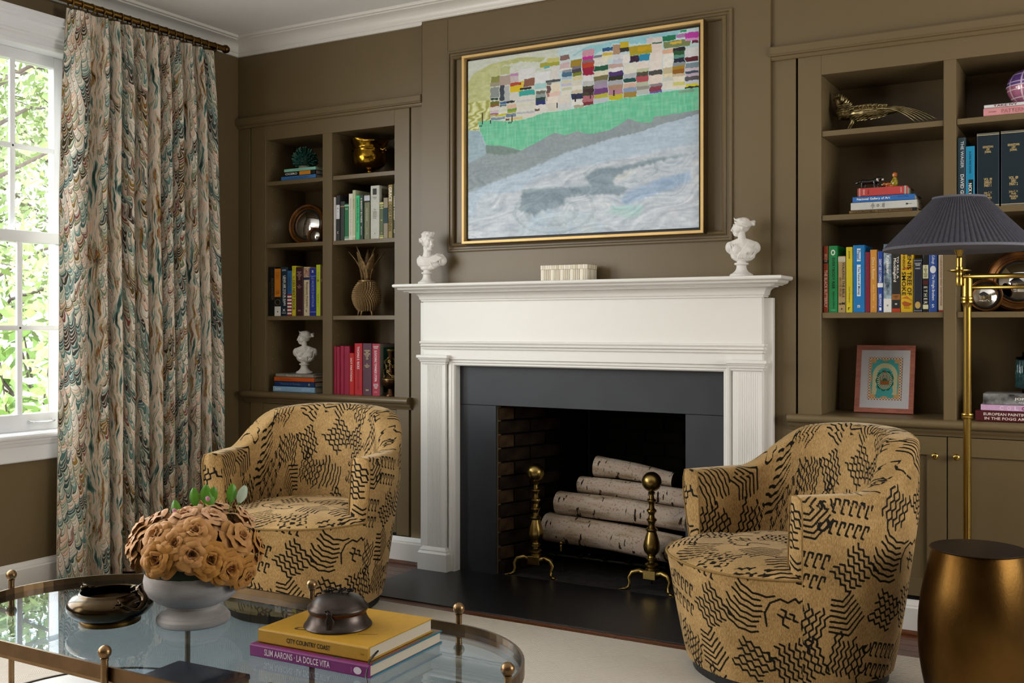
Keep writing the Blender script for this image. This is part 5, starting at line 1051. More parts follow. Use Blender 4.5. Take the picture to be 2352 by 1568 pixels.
ZT3 = stack('books lying under the dog figurines', 4.118, 1.5695, [
    (-.874, .246, .0122, '#6f5732', 'thin tan book lettered in dark capitals at the bottom of the dog figurine stack', dict(titles=[('CHURCHILL', '#2c1d10', .77, .34, .55), ('PAUL JOHNSON', '#2c1d10', .31, .45, .55), ('|', '#2c1d10', .56, .006, .8)], extra=lambda r, t, h, d: box('spine_end', .0003, t - .0003, -.0005, .0005, 0, .07 * h, ink('#15171b'), r))),
    (-.868, .239, .0300, '#c3c3be', 'thick white book with small black circle in the dog figurine stack', dict(titles=[('The\nCreative\nAct', '#2c2c2a', .66, .055, .72, 'h'), ('Rick\nRubin', '#2c2c2a', .5, .04, .55, 'h'), ('O', '#3c3c3a', .58, .04, .36), ('Penguin', '#55554f', .1, .06, .12)], extra=lambda r, t, h, d: box('imprint', t * .42, t * .6, -.0006, .0005, .13 * h, .16 * h, ink(K_), r))),
    (-.862, .225, .0225, '#2d68ad', 'blue museum catalogue with white title in the dog figurine stack', dict(titles=[('National Gallery of Art', '#eef1f4', .66, .54, .5), ('Master Paintings', '#1d4a80', .18, .17, .2, 'v', .15)], dy=.004)),
    (-.844, .180, .0325, '#b5413f', 'coral red book on top of the dog figurine stack', dict(bands=[(.02, .055, '#a9a29b'), (.945, .965, '#a9a29b')], titles=[('DOGS', '#e3c9c2', .87, .035, .6, 'h'), ('BEING A', '#7d2523', .78, .03, .5, 'h'), ('COLLECTION', '#e3c9c2', .12, .03, .6, 'h')], dy=.006))])
ZT4 = stack('books lying under the purple ceramic ball', 4.122, 1.8965, [
    (-.402, .27, .0295, '#cf8f92', 'salmon pink book below the purple ceramic ball', dict(titles=[('PATTERNS', '#a86a6c', .62, .32, .5), ('carnegie', '#9a5f61', .89, .1, .2)], d=.22)),
    (-.400, .26, .0125, '#cfcfd2', 'thin white book directly under the purple ceramic ball', dict(titles=[('TAKE IVY', '#6d2a33', .73, .3, .62)], d=.2))])
def colorful(r, t, h, d):
    for i, (ch, c) in enumerate(zip('COLORFUL', ('#e6cfe0', '#e6cfe0', '#e6cfe0', '#7a1c44', '#2a2a5a', '#e6cfe0', '#e6cfe0', '#e6cfe0'))): letter(ch, ink(c), r, (t / 2, -.0008, h * (.78 - i * .078)), VX, VY, .013, .013)
ZT5 = stack('art books stacked on the cabinet ledge', 4.112, .7956, [
    (-.428, .34, .039, '#4a1016', 'maroon art catalogue at the bottom of the ledge stack by the lamp pole', dict(titles=[('EUROPEAN PAINTINGS BEFORE 1500', '#dcd2c8', .56, .72, .26, 'v', .2), ('IN THE FOGG ART MUSEUM', '#dcd2c8', .6, .62, .26, 'v', -.2)], d=.24)),
    (-.410, .31, .0228, '#c69fc0', 'lilac book with spaced capitals in the ledge stack by the lamp pole', dict(extra=colorful, d=.23)),
    (-.402, .30, .0388, '#8d8d8b', 'black and white photo spined book on top of the ledge stack', dict(titles=[('JON MEACHAM', W_, .42, .48, .28, 'v', .05), ('AND THERE WAS LIGHT', '#d0d0cc', .4, .44, .14, 'v', -.28)], d=.2, extra=lambda r, t, h, d: box('spine_photo', .0005, t - .0005, -.0004, .0005, .001, h - .001, mat('portrait_photo', '#9d9d9b', .45, noise=.9, nscale=22, col2='#1c1c1c'), r)))])
# ================================================================ things on the mantel and shelves
M_MARB = mat('white_marble_resin', '#e3e0da', .5, spec=.3, bump=.05, bscale=60)
SOCLE = [(0, 0), (.045, 0), (.046, .004), (.044, .009), (.036, .013), (.028, .019), (.0215, .028), (.0195, .036), (.019, .043), (.0225, .045), (.0275, .047), (.0278, .051), (.0255, .054), (.018, .055), (.017, .064), (0, .064)]
def bust_female(label, loc, rz, s=1.0):
    r = empty('bust', loc, (0, 0, rz), label, 'bust', 'white classical busts'); r.scale = (s, s, s)
    lathe('socle', SOCLE, M_MARB, r, 36, auto=35)
    bm = bmesh.new()
    ell(bm, (.006, .002, .106), (.062, .029, .034)); ell(bm, (.006, 0, .084), (.049, .026, .028)); ell(bm, (.004, .004, .124), (.042, .02, .016)); ell(bm, (0, 0, .066), (.026, .02, .01))
    ell(bm, (-.044, .002, .115), (.0185, .02, .024)); ell(bm, (.054, .004, .115), (.0195, .02, .024), (0, -.35, 0)); ell(bm, (-.018, -.02, .104), (.019, .014, .017)); ell(bm, (.03, -.02, .102), (.019, .014, .017))
    cap(bm, [(-.044, .002, .127), (-.02, .002, .134), (0, 0, .139), (.026, .002, .134), (.054, .003, .126)], [.011, .014, .017, .014, .011])
    cap(bm, [(.006, 0, .122), (.003, 0, .145), (-.001, -.001, .172)], [.021, .0158, .0152])
    nv0 = len(bm.verts)
    # head in profile, looking towards -x
    ell(bm, (.004, 0, .2005), (.0265, .0215, .0265)); ell(bm, (-.010, 0, .190), (.0185, .0172, .0255)); ell(bm, (-.0165, 0, .1685), (.0105, .0115, .0075)); ell(bm, (-.0245, 0, .168), (.0036, .005, .004))
    cap(bm, [(-.0275, 0, .2005), (-.0315, 0, .191), (-.0345, 0, .1835)], [.0026, .0030, .0036]); ell(bm, (-.0325, 0, .1825), (.003, .0048, .0026)); ell(bm, (-.0285, 0, .1765), (.0032, .0058, .0019)); ell(bm, (-.028, 0, .1730), (.003, .005, .0019)); ell(bm, (-.0265, 0, .2045), (.0035, .0125, .0028))
    for sy in (-1, 1):
        ell(bm, (-.0225, sy * .0085, .1985), (.0032, .0036, .0023)); ell(bm, (-.014, sy * .0125, .184), (.010, .006, .010)); ell(bm, (.003, sy * .0195, .190), (.0045, .0028, .0078))
    # hair: cap, waves, diadem, chignon
    ell(bm, (.008, 0, .207), (.0255, .0232, .0235))
    for k in range(7):
        a = -1.2 + k * .4; cap(bm, [(-.022 + .004 * abs(a), .012 * math.sin(a), .2165 + .006 * math.cos(a)), (-.004, .021 * math.sin(a), .212 + .014 * math.cos(a)), (.016, .021 * math.sin(a), .206 + .016 * math.cos(a)), (.031, .010 * math.sin(a), .205)], [.0028, .0036, .0036, .0028], 7)
    for sy in (-1, 1): cap(bm, [(-.023, sy * .009, .213), (-.013, sy * .0185, .206), (.003, sy * .0235, .2015), (.02, sy * .02, .195), (.03, sy * .008, .198)], [.003, .0042, .0048, .0045, .004], 7)
    cap(bm, [(-.020, -.008, .222), (-.0245, 0, .2255), (-.020, .008, .222)], [.0018, .0022, .0018], 6); cap(bm, [(-.022, 0, .219), (-.0265, 0, .229)], [.003, .0016], 6)
    ell(bm, (.0385, 0, .208), (.0105, .0095, .0105)); ell(bm, (.044, .003, .214), (.0058, .006, .0058)); ell(bm, (.043, -.005, .203), (.0058, .005, .0058)); cap(bm, [(.026, 0, .206), (.034, 0, .207)], .0065, 8)
    bm.verts.ensure_lookup_table()
    for v in bm.verts[nv0:]: v.co = Vector((.001, 0, .160)) + (v.co - Vector((.001, 0, .164))) * 1.10
    # drapery
    for k in range(5):
        o = k * .0068; cap(bm, [(.033 + o * .9, .012, .139 - o * .35), (.030 + o * .8, -.012, .134 - o * .3), (.014 + o * .75, -.0285, .112 - o * .15), (-.006 + o * .8, -.0305, .088), (-.014 + o * 1.1, -.024, .071)], [.0034, .0036, .0036, .0032, .0026], 7)
    for k in range(4):
        o = k * .009; cap(bm, [(-.045 + o, -.016 - .002 * k, .126), (-.040 + o, -.0255, .104), (-.026 + o * .7, -.0255, .078)], [.0022, .0026, .002], 6)
    for k in range(3): cap(bm, [(.055 - k * .008, -.018, .106), (.050 - k * .010, -.022, .088), (.036 - k * .009, -.02, .072)], [.0024, .0026, .002], 6)
    fuse('figure', bm, .0017, M_MARB, r, 3); return r
def bust_male(label, loc, rz):
    r = empty('bust', loc, (0, 0, rz), label, 'bust', 'white classical busts')
    lathe('socle', [(p[0] * .92, p[1] * 1.02) for p in SOCLE], M_MARB, r, 36, auto=35)
    bm = bmesh.new()
    ell(bm, (.012, 0, .102), (.060, .028, .036)); ell(bm, (.02, .002, .118), (.055, .022, .02), (0, -.12, 0)); ell(bm, (0, 0, .074), (.030, .022, .014)); ell(bm, (-.030, .002, .110), (.018, .02, .020)); ell(bm, (.058, .004, .116), (.034, .024, .026), (0, .5, 0)); ell(bm, (.070, 0, .108), (.024, .022, .024)); ell(bm, (.03, -.004, .086), (.04, .022, .02), (0, -.45, 0))
    cap(bm, [(.002, 0, .122), (.002, -.002, .145), (.004, -.004, .170)], [.024, .0185, .0172])
    nv0 = len(bm.verts); hx, hy, hz = .006, -.006, .196; T = Matrix.Translation((hx, hy, hz)) @ Matrix.Rotation(R(38), 4, 'Z') @ Matrix.Rotation(R(4), 4, 'X')
    def P(x, y_, z): return tuple(T @ Vector((x, y_, z)))
    rot = T.to_euler()
    ell(bm, P(0, .004, .004), (.0235, .027, .028), rot); ell(bm, P(0, -.011, -.008), (.0178, .0165, .0265), rot); ell(bm, P(0, -.0185, -.0305), (.0105, .0095, .0075), rot)
    cap(bm, [P(0, -.0275, .003), P(0, -.0305, -.006), P(0, -.0330, -.0125)], [.0026, .003, .0038]); ell(bm, P(0, -.0305, -.0140), (.005, .003, .0026), rot); ell(bm, P(0, -.0275, -.0200), (.006, .003, .0018), rot); ell(bm, P(0, -.0265, -.0240), (.005, .003, .002), rot); ell(bm, P(0, -.0235, -.031), (.0048, .0035, .004), rot)
    for sx in (-1, 1):
        ell(bm, P(sx * .009, -.0245, .0065), (.0075, .0032, .0024), rot); ell(bm, P(sx * .0088, -.0225, .001), (.004, .003, .0022), rot); ell(bm, P(sx * .0125, -.0145, -.013), (.006, .0095, .0105), rot); ell(bm, P(sx * .0225, .002, -.004), (.003, .0045, .0075), rot)
    rg = random.Random(4)
    for k in range(95):
        th = rg.uniform(0, 2 * PI); ph = rg.uniform(-.25, 1.5); v = Vector((math.cos(th) * math.cos(ph), math.sin(th) * math.cos(ph), math.sin(ph)))
        if v.y < -.45 and v.z < .62: continue
        q = P(v.x * .0255, .005 + v.y * .0285, .004 + v.z * .031); ell(bm, q, rg.uniform(.0042, .0062), seg=8)
    for k in range(12): ell(bm, P(-.014 + k * .0026, -.019 - .004 * math.sin(k * .3), .026 + .006 * math.sin(k * 1.3)), .0058, seg=8)
    bm.verts.ensure_lookup_table()
    for v in bm.verts[nv0:]: v.co = Vector((.001, -.004, .158)) + (v.co - Vector((.004, -.004, .163))) * 1.2
    for k in range(6):
        o = k * .0062; cap(bm, [(-.034 + o * .4, -.006, .131 - o * .4), (-.018 + o * .6, -.024, .122 - o * .6), (.012 + o, -.030, .118 - o * .55), (.042 + o * .9, -.024, .131 - o * .35), (.072 + o * .4, -.004, .138 - o * .45)], [.003, .0036, .004, .004, .003], 7)
    cap(bm, [(.012, -.029, .108), (.026, -.027, .086), (.034, -.02, .07)], [.002, .0022, .002], 6); cap(bm, [(.066, -.022, .118), (.060, -.026, .1), (.064, -.02, .09)], [.003, .0026, .002], 6)
    fuse('figure', bm, .0018, M_MARB, r, 2); return r
bust_male('white bust of a curly-haired man on the mantel shelf', (-2.756, 4.0, 1.3335), R(28))
bust_female('white bust of a woman in profile on the mantel shelf', (-1.262, 4.005, 1.3335), R(16))
bust_female('small white bust of a woman on the books in the bookcase', (-3.672, 4.2, ZT2 + .0003), R(34), .96)
# striped bone box
bx = empty('trinket_box', (-2.03, 4.02, 1.3335), (0, 0, R(1)), 'cream bone inlay box with ribbed sides on the mantel', 'box')
bb = [mat('bone_%d' % i, c, .45, spec=.4) for i, c in enumerate(('#e6dfce', '#d8cfba', '#cbbf9f', '#ded7c8'))]
BW, BD = .111, .05
core = box('body', -BW + .003, BW - .003, -BD + .003, BD - .003, .001, .047, bb[2], bx)
x = -BW; k = 0; pat = (.021, .0085, .0085, .0085)
rg = random.Random(2)
while x < BW - .001:
    w = min(pat[k % 4], BW - x); n = 7
    vs = [(x + w / 2 - (w / 2 - .0004) * math.cos(PI * j / (n - 1)), -BD + .003 - .0035 * math.sin(PI * j / (n - 1)), z) for j in range(n) for z in (.0008, .0472)]
    fs = [(2 * j, 2 * j + 2, 2 * j + 3, 2 * j + 1) for j in range(n - 1)] + [tuple(range(0, 2 * n, 2)), tuple(range(1, 2 * n, 2))]
    o = mo('rib', vs, fs, bb[(0, 1, 3, 1)[k % 4]], core, True); fixn(o); o.data.set_sharp_from_angle(angle=R(50)); x += w; k += 1
for i in range(8):
    box('rib', BW - .003, BW, -BD + .004 + i * .0118, -BD + .004 + i * .0118 + .011, .0008, .0472, bb[(0, 1, 2, 3)[i % 4]], core, .001)
    box('rib', -BW, -BW + .003, -BD + .004 + i * .0118, -BD + .004 + i * .0118 + .011, .0008, .0472, bb[(0, 1, 2, 3)[i % 4]], core, .001)
lid = box('lid', -BW + .001, BW - .001, -BD + .001, BD - .001, .0478, .0645, bb[1], bx)
for i in range(20):
    a = -BW + i * BW / 10; box('inlay_strip', a + .0003, a + BW / 10 - .0003, -BD - .0005, BD, .048, .0665, bb[(0, 1, 0, 3, 0, 1, 3, 2)[i % 8]], lid, .0008)
    if i < 9: box('inlay_strip', BW - .001, BW + .0006, -BD + i * BD / 4.5 + .0003, -BD + (i + 1) * BD / 4.5 - .0003, .048, .066, bb[(1, 2, 0, 2)[i % 4]], lid, .0006)

# teal coral ball on the top stack
M_TEAL = mat('glazed_teal', '#156b5b', .18, spec=.6, coat=.5, noise=.5, nscale=60, col2='#0a3f38')
cr = empty('coral_ornament', (-3.672, 4.205, ZT1 + .0003), label='glossy teal ceramic coral cluster on the top stack of books', cat='ornament')
lathe('foot', [(0, 0), (.03, 0), (.034, .006), (.036, .02), (.02, .03), (0, .03)], mat('pale_clay', '#c9b7a5', .6), cr, 20)
rg = random.Random(11); me_b = None
for i in range(150):
    z = 1 - 2 * (i + .5) / 150; a = i * 2.39996; v = Vector((math.sqrt(1 - z * z) * math.cos(a), math.sqrt(1 - z * z) * math.sin(a), z))
    if v.z < -.55: continue
    if me_b is None:
        vs, fs = tube_data([(0, 0, 0), (0, 0, .013), (0, 0, .021), (0, 0, .0245)], [.003, .0036, .0056, .0042], 8); o = mo('branch', vs, fs, M_TEAL, cr, True); me_b = o.data
    else: o = link(bpy.data.objects.new('branch', me_b), cr)
    rr = Vector((v.x * .047, v.y * .047, .052 + v.z * (.058 if v.z > 0 else .045))); o.matrix_local = Matrix.Translation(rr) @ (v + Vector((rg.uniform(-.3, .3), rg.uniform(-.3, .3), rg.uniform(-.1, .4)))).to_track_quat('Z', 'Y').to_matrix().to_4x4() @ Matrix.Diagonal((rg.uniform(.8, 1.25),) * 3 + (1,))
bmx = bmesh.new(); ell(bmx, (0, 0, .055), (.046, .046, .055)); bmo('core', bmx, mat('dark_teal', '#0b3a34', .5), cr, True); cr.scale = (.92, .92, .92)

# hammered brass jardiniere
M_HAM = mat('hammered_gold_brass', '#a8832c', .17, 1.0, noise=.3, nscale=18, col2='#6b4d14', bump=.9, bscale=45)
jd = empty('brass_pot', (-3.268, 4.235, 1.8963), label='hammered brass pot with scalloped rim and loop handles', cat='pot')
prof = [(0, .0), (.034, 0), (.036, .004), (.028, .010), (.020, .018), (.018, .026), (.022, .031), (.05, .036), (.078, .05), (.092, .07), (.094, .09), (.090, .112), (.086, .120), (.090, .124), (.088, .129), (.084, .132), (.088, .140), (.1, .158), (.108, .168), (.1055, .169), (.085, .142), (.084, .12), (.09, .09), (.075, .055), (0, .04)]
vs, fs = lathe_data(prof, 64)
vs = [(x * (1 + (.05 * math.sin(6 * math.atan2(y_, x)) if z > .14 else 0)), y_ * (1 + (.05 * math.sin(6 * math.atan2(y_, x)) if z > .14 else 0)), z + (.008 * math.sin(3 * math.atan2(y_, x) + 1.2) * max(0, (z - .14) / .03))) for x, y_, z in vs]
mo('body', vs, fs, M_HAM, jd, True); jd.scale = (.92, .92, 1.08)
for s in (-1, 1): tube('handle', [(s * .088, -.02, .125), (s * .105, -.022, .118), (s * .118, -.012, .128), (s * .122, 0, .132), (s * .118, .012, .128), (s * .105, .022, .118), (s * .088, .02, .125)], .0038, M_BRASSP, jd, 8)

# convex mirrors
M_MIR = mat('mirror_silver', '#f4f4f4', .015, 1.0); M_GILT = mat('gilt_wood', '#8d5a22', .38, .55, noise=.4, nscale=22, col2='#4d2a0c')
def convex_mirror(label, loc, r, rf, tilt, rz, bulge, group, lean_y=True):
    o = empty('convex_mirror', loc, (R(90) - tilt, 0, rz), label, 'mirror', group)     # disc axis = local z towards the room (rotated to -y)
    # local: disc in xy plane centred (0, r), facing +z
    n = 56; pr = [(rf, 0.0), (rf + .004, .006), (rf + .009, .009), (rf + .012, .006), (rf + (r - rf) * .42, .008), (rf + (r - rf) * .6, .016), (rf + (r - rf) * .8, .017), (r - .006, .011), (r - .003, .013), (r, .009), (r, -.008), (rf, -.008)]
    vs = []
    for i in range(n):
        a = 2 * PI * i / n
        for q, z in pr: vs.append((q * math.cos(a), q * math.sin(a) + r, z))
    f = mo('frame', vs, grid_faces(n, len(pr), True, True), M_GILT, o, True); fixn(f); f.data.set_sharp_from_angle(angle=R(50))
    k = 16; vs = [(0, r, bulge)]; 
    for j in range(1, k + 1):
        q = rf * j / k
        for i in range(n): a = 2 * PI * i / n; vs.append((q * math.cos(a), q * math.sin(a) + r, bulge * (1 - (q / rf) ** 2)))
    fs = [(0, 1 + i, 1 + (i + 1) % n) for i in range(n)]
    for j in range(k - 1):
        for i in range(n): a = 1 + j * n + i; b = 1 + j * n + (i + 1) % n; fs.append((a, a + n, b + n, b))
    g_ = mo('glass', vs, fs, M_MIR, o, True); fixn(g_)
    lathe('black_slip', [(rf - .001, -.002), (rf - .001, .004), (rf + .001, .004)], mat('ebonised', '#0d0c0b', .4), o, 48).location = (0, r, 0)
    return o
convex_mirror('round gilt convex mirror leaning in the bookcase by the curtain', (-3.735, 4.285, 1.5695), .113, .082, R(9), R(8), .022, 'gilt convex mirrors')
convex_mirror('small gilt convex mirror leaning on the larger one by the curtain', (-3.622, 4.225, 1.5695), .043, .031, R(10), R(8), .012, 'gilt convex mirrors')
convex_mirror('large gilt convex mirror behind the lamp arm', (-.300, 4.305, 1.1915), .116, .075, R(8), R(-2), .024, 'gilt convex mirrors')
convex_mirror('smaller gilt convex mirror behind the lamp pole', (-.407, 4.235, 1.1915), .061, .049, R(9), R(6), .018, 'gilt convex mirrors')

# pineapple lantern
M_PINE = mat('antique_gold_pine', '#b89a6c', .42, .5, noise=.35, nscale=60, col2='#6d5434')
pn = empty('pineapple_ornament', (-3.287, 4.235, 1.1913), label='antique gold pineapple ornament with long leaves on the shelf', cat='ornament'); pn.scale = (1.06, 1.06, 1.06)
def pr_(z): z = z / 1.1; return .0725 * math.sin(PI * (.16 + .70 * (z / .128))) ** .8 if 0 <= z <= .13 else .035
lathe('body', [(0, .020)] + [(max(.001, pr_(z) * .94), .024 + z) for z in np.linspace(0, .14, 16)] + [(.0, .166)], mat('pine_core', '#3a2c1a', .6, .3), pn, 36)
sc_me = None
for i in range(15):
    z = .004 + i * .0091; r_ = pr_(z); n = max(14, int(2 * PI * r_ / .0115))
    for j in range(n):
        a = 2 * PI * (j + .5 * (i % 2)) / n
        if math.sin(a) > .35: continue
        if sc_me is None:
            o = mo('scale', [(-.006, 0, .0065), (.006, 0, .0065), (.0062, 0, -.001), (0, .0035, -.0085), (-.0062, 0, -.001), (0, .0062, .002)], [(0, 1, 5), (1, 2, 5), (2, 3, 5), (3, 4, 5), (4, 0, 5), (4, 3, 2, 1, 0)], M_PINE, pn); fixn(o); sc_me = o.data
        else: o = link(bpy.data.objects.new('scale', sc_me), pn)
        o.matrix_local = Matrix.Translation((r_ * .95 * math.cos(a), r_ * .95 * math.sin(a), .024 + z)) @ Matrix.Rotation(a - PI / 2, 4, 'Z') @ Matrix.Rotation(R(-8 + 90 * max(0, (z / .14 - .75))), 4, 'X')
lathe('crown_ring', [(.036, .160), (.042, .163), (.041, .169), (.030, .171)], M_PINE, pn, 32)
def blade(name, L, w, bend, m, parent, n=9, cup=.25):
    vs = []
    for i in range(n):
        t = i / (n - 1); ww = w * (1 - t ** 2.2) * (.75 + .5 * t) + .0006; zz = L * t; off = bend * t * t
        for u in (-1, 0, 1): vs.append((u * ww, off - cup * ww * (1 - abs(u)), zz))
    fs = []
    for i in range(n - 1):
        for k in range(2): a = i * 3 + k; fs.append((a, a + 1, a + 4, a + 3))
    o = mo(name, vs, fs, m, parent, True); md = o.modifiers.new('t', 'SOLIDIFY'); md.thickness = .0025; return o
for k, (a, L, w, bd) in enumerate([(0, .135, .026, .07), (60, .125, .025, .06), (120, .14, .026, .07), (180, .135, .026, .06), (240, .13, .026, .07), (300, .14, .026, .07), (30, .16, .022, .03), (150, .165, .022, .035), (270, .16, .022, .03)]):
    o = blade('leaf', L, w, bd, M_PINE, pn); o.matrix_local = Matrix.Rotation(R(a), 4, 'Z') @ Matrix.Translation((0, .018, .168))
for a in (200, 270, 340, 90): tube('foot', [(.03 * math.cos(R(a)), .03 * math.sin(R(a)), .03), (.042 * math.cos(R(a)), .042 * math.sin(R(a)), .018), (.046 * math.cos(R(a)), .046 * math.sin(R(a)), 0)], [.009, .005, .003], M_PINE, pn, 7)

# bronze vine vase
M_VB = mat('dark_patina_bronze', '#5a3d26', .3, .9, noise=.5, nscale=30, col2='#23160d'); M_VG = mat('gilt_vine', '#8d7a48', .35, .9)
vz = empty('bronze_vase', (-3.072, 4.148, .7957), label='slender dark bronze vase wrapped in gilt vines at the red books', cat='vase')
lathe('body', [(0, 0), (.031, 0), (.031, .004), (.026, .012), (.019, .024), (.016, .034), (.02, .04), (.037, .052), (.044, .068), (.041, .084), (.03, .1), (.019, .116), (.013, .14), (.0125, .17), (.0145, .2), (.019, .222), (.02, .226), (.017, .226), (.012, .2), (0, .19)], M_VB, vz, 36)
lathe('lip', [(.0185, .219), (.0215, .223), (.0215, .228), (.018, .228)], M_VG, vz, 32); lathe('belt', [(.0385, .078), (.0435, .08), (.0435, .085), (.039, .087)], M_VG, vz, 32)
for k in range(4):
    a0 = k * 1.6; pth = [((.046 - .028 * t + .006 * math.sin(9 * t + k)) * math.cos(a0 - 3.5 * t), (.046 - .028 * t + .006 * math.sin(9 * t + k)) * math.sin(a0 - 3.5 * t), .07 + .12 * t) for t in np.linspace(0, 1, 16)]
    v = tube('vine', pth, .0022, M_VG, vz, 6)
    for q in range(4):
        p = pth[3 + q * 3]; bmx = bmesh.new()
        for l in range(5): ell(bmx, (.0055 * math.cos(l * 1.257), 0, .0055 * math.sin(l * 1.257)), (.0042, .002, .0042), seg=8)
        o = bmo('blossom', bmx, M_VG, v, True); o.matrix_local = Matrix.Translation(Vector(p) * 1.02) @ Matrix.Rotation(math.atan2(p[1], p[0]) + PI / 2, 4, 'Z')

# silver-gilt pheasant
M_PH = mat('silver_gilt', '#c0b288', .3, 1.0, noise=.45, nscale=40, col2='#6d5c34')
ph = empty('pheasant_figurine', (-.893, 4.235, 1.8963), (0, 0, R(-3)), 'silver gilt pheasant figurine with long tail on the top shelf', 'figurine')
bm = bmesh.new()
ell(bm, (.055, 0, .078), (.088, .030, .028), (0, .04, 0)); ell(bm, (-.022, 0, .086), (.036, .028, .030), (0, .5, 0)); cap(bm, [(-.035, 0, .1), (-.045, 0, .122), (-.05, 0, .137)], [.022, .015, .0125]); ell(bm, (-.054, 0, .143), (.0125, .0095, .0105)); cap(bm, [(-.062, 0, .143), (-.074, 0, .140)], [.004, .0012], 7); ell(bm, (.13, 0, .078), (.05, .018, .015), (0, .12, 0))
fuse('body', bm, .003, M_PH, ph, 1)
fe = None; rg = random.Random(5)
def feather_mesh(L, w):
    o = blade('feather', L, w, .0, M_PH, ph, 5, .3); return o
fsm = feather_mesh(.021, .0055); fsm.matrix_local = Matrix.Translation((.0, -.03, .09)) @ Matrix.Rotation(R(75), 4, 'Y')
for i in range(11):
    for j in range(9):
        x = -.048 + i * .017 + rg.uniform(-.004, .004); a = -1.35 + j * .34
        rr = .0285 if x > -.02 else .027; zc = .079 + (.012 if x < -.01 else 0); cx_ = min(1, max(.45, 1 - ((x - .05) / .105) ** 2 * .55)) if x > .05 else 1
        o = link(bpy.data.objects.new('feather', fsm.data), ph); md = o.modifiers.new('t', 'SOLIDIFY'); md.thickness = .0012
        p = Vector((x, -rr * cx_ * math.cos(a), zc + rr * cx_ * math.sin(a))); o.matrix_local = Matrix.Translation(p) @ Matrix.Rotation(-a, 4, 'X') @ Matrix.Rotation(R(78 + rg.uniform(-8, 8)), 4, 'Y') @ Matrix.Rotation(R(90), 4, 'Z')
for k in range(9):      # ruff behind the head
    o = blade('ruff_feather', .034 - .001 * k, .007, .004, M_PH, ph, 6, .3); o.matrix_local = Matrix.Translation((-.036 + .0035 * k, -.012 + .003 * (k % 3), .132 - .0045 * k)) @ Matrix.Rotation(R(8 + 9 * k), 4, 'Y')
for k in range(4): o = blade('crest_feather', .022, .004, .002, M_PH, ph, 5, .3); o.matrix_local = Matrix.Translation((-.056 + .003 * k, -.002 + .002 * k, .15)) @ Matrix.Rotation(R(-35 + 22 * k), 4, 'Y')
for k in range(11):     # tail: long curved plumes
    sp_ = (k - 5) * .0035; Lq = 1 - abs(k - 5) * .06
    pth = [(.09 + t * .235 * Lq, sp_ * (1 + t), .092 - .002 * abs(k - 5) + .018 * math.sin(t * PI * .55) - .088 * t ** 1.9) for t in np.linspace(0, 1, 12)]
    tube('tail_plume', pth, [.0042 - .003 * t for t in np.linspace(0, 1, 12)], M_PH, ph, 6)
for sy in (-1, 1):
    lg = tube('leg', [(.0, sy * .012, .066), (.008, sy * .012, .048), (-.008, sy * .012, .018), (-.016, sy * .013, .004)], [.008, .0045, .003, .0028], M_PH, ph, 7)
    for t in (-.5, 0, .5, 3.1): tube('toe', [(-.016, sy * .013, .004), (-.016 - .016 * math.cos(t), sy * .013 + .016 * math.sin(t), .0018)], [.0022, .0012], M_PH, lg, 5)

# dog and sitting child figurines on a small white base
M_BLK = mat('glazed_black', '#0c0b0b', .12, spec=.6, coat=.5); M_GWH = mat('glazed_white', '#ddd6cc', .15, coat=.4); M_GOR = mat('glazed_orange', '#b5601f', .2, coat=.4); M_GGR = mat('glazed_chartreuse', '#9a8a1f', .2, coat=.4)
dg = empty('dog_figurine', (-.815, 4.205, ZT3 + .0003), (0, 0, R(-4)), 'glossy black dog figurine standing on the red book', 'figurine', 'china figurines on the red book')
bm = bmesh.new(); cap(bm, [(-.026, 0, .033), (.0, 0, .031), (.024, 0, .033)], [.0095, .0088, .0105]); cap(bm, [(.024, 0, .036), (.034, 0, .042)], [.008, .0075]); ell(bm, (.040, 0, .042), (.0085, .007, .0075)); cap(bm, [(.046, 0, .0395), (.053, 0, .0375)], [.0042, .0032], 7)
cap(bm, [(-.032, 0, .036), (-.046, 0, .031), (-.058, 0, .029)], [.0045, .0055, .002], 7)
for x, dx in ((-.027, -.004), (-.021, .004), (.02, -.003), (.027, .006)): cap(bm, [(x, .005 if dx > 0 else -.005, .028), (x + dx * .4, .005 if dx > 0 else -.005, .014), (x + dx, .005 if dx > 0 else -.005, .003)], [.0055, .0032, .0034], 7)
fuse('body', bm, .0013, M_BLK, dg, 1)
for s in (-1, 1): o = lathe('ear', [(0, -.009), (.003, -.006), (.0034, 0), (0, .003)], M_BLK, dg, 10, (.037, s * .0072, .043), sy=.5)
bm = bmesh.new(); ell(bm, (.0495, 0, .0375), (.0058, .0046, .0045)); ell(bm, (.030, 0, .0375), (.006, .0095, .0085)); fuse('white_markings', bm, .0012, M_GWH, dg, 1)
ch = empty('child_figurine', (-.722, 4.200, ZT3 + .0003), (0, 0, R(-8)), 'small china child in chartreuse coat sitting on the red book', 'figurine', 'china figurines on the red book')
bm = bmesh.new(); ell(bm, (0, 0, .022), (.0135, .011, .018)); ell(bm, (.001, 0, .035), (.0085, .008, .01)); fuse('coat', bm, .0012, M_GGR, ch, 1)
bm = bmesh.new(); ell(bm, (-.001, 0, .0515), (.0075, .0075, .0085)); fuse('head', bm, .0012, mat('china_skin', '#d9a26f', .25), ch, 1)
bm = bmesh.new(); ell(bm, (.001, .001, .0545), (.0088, .0088, .008)); ell(bm, (.003, 0, .05), (.007, .0085, .0085)); fuse('hair', bm, .0012, M_GOR, ch, 1)
for s in (-1, 1): tube('leg', [(.0, s * .006, .008), (-.014, s * .006, .011), (-.023, s * .006, .008)], [.0055, .0045, .0042], M_GOR, ch, 8); tube('arm', [(.0, s * .009, .035), (-.006, s * .011, .025), (-.012, s * .006, .018)], [.004, .0035, .003], M_GGR, ch, 7)
bsn = box('ground', -.03, .03, -.014, .014, 0, .004, M_GWH, ch, .0015, 2)
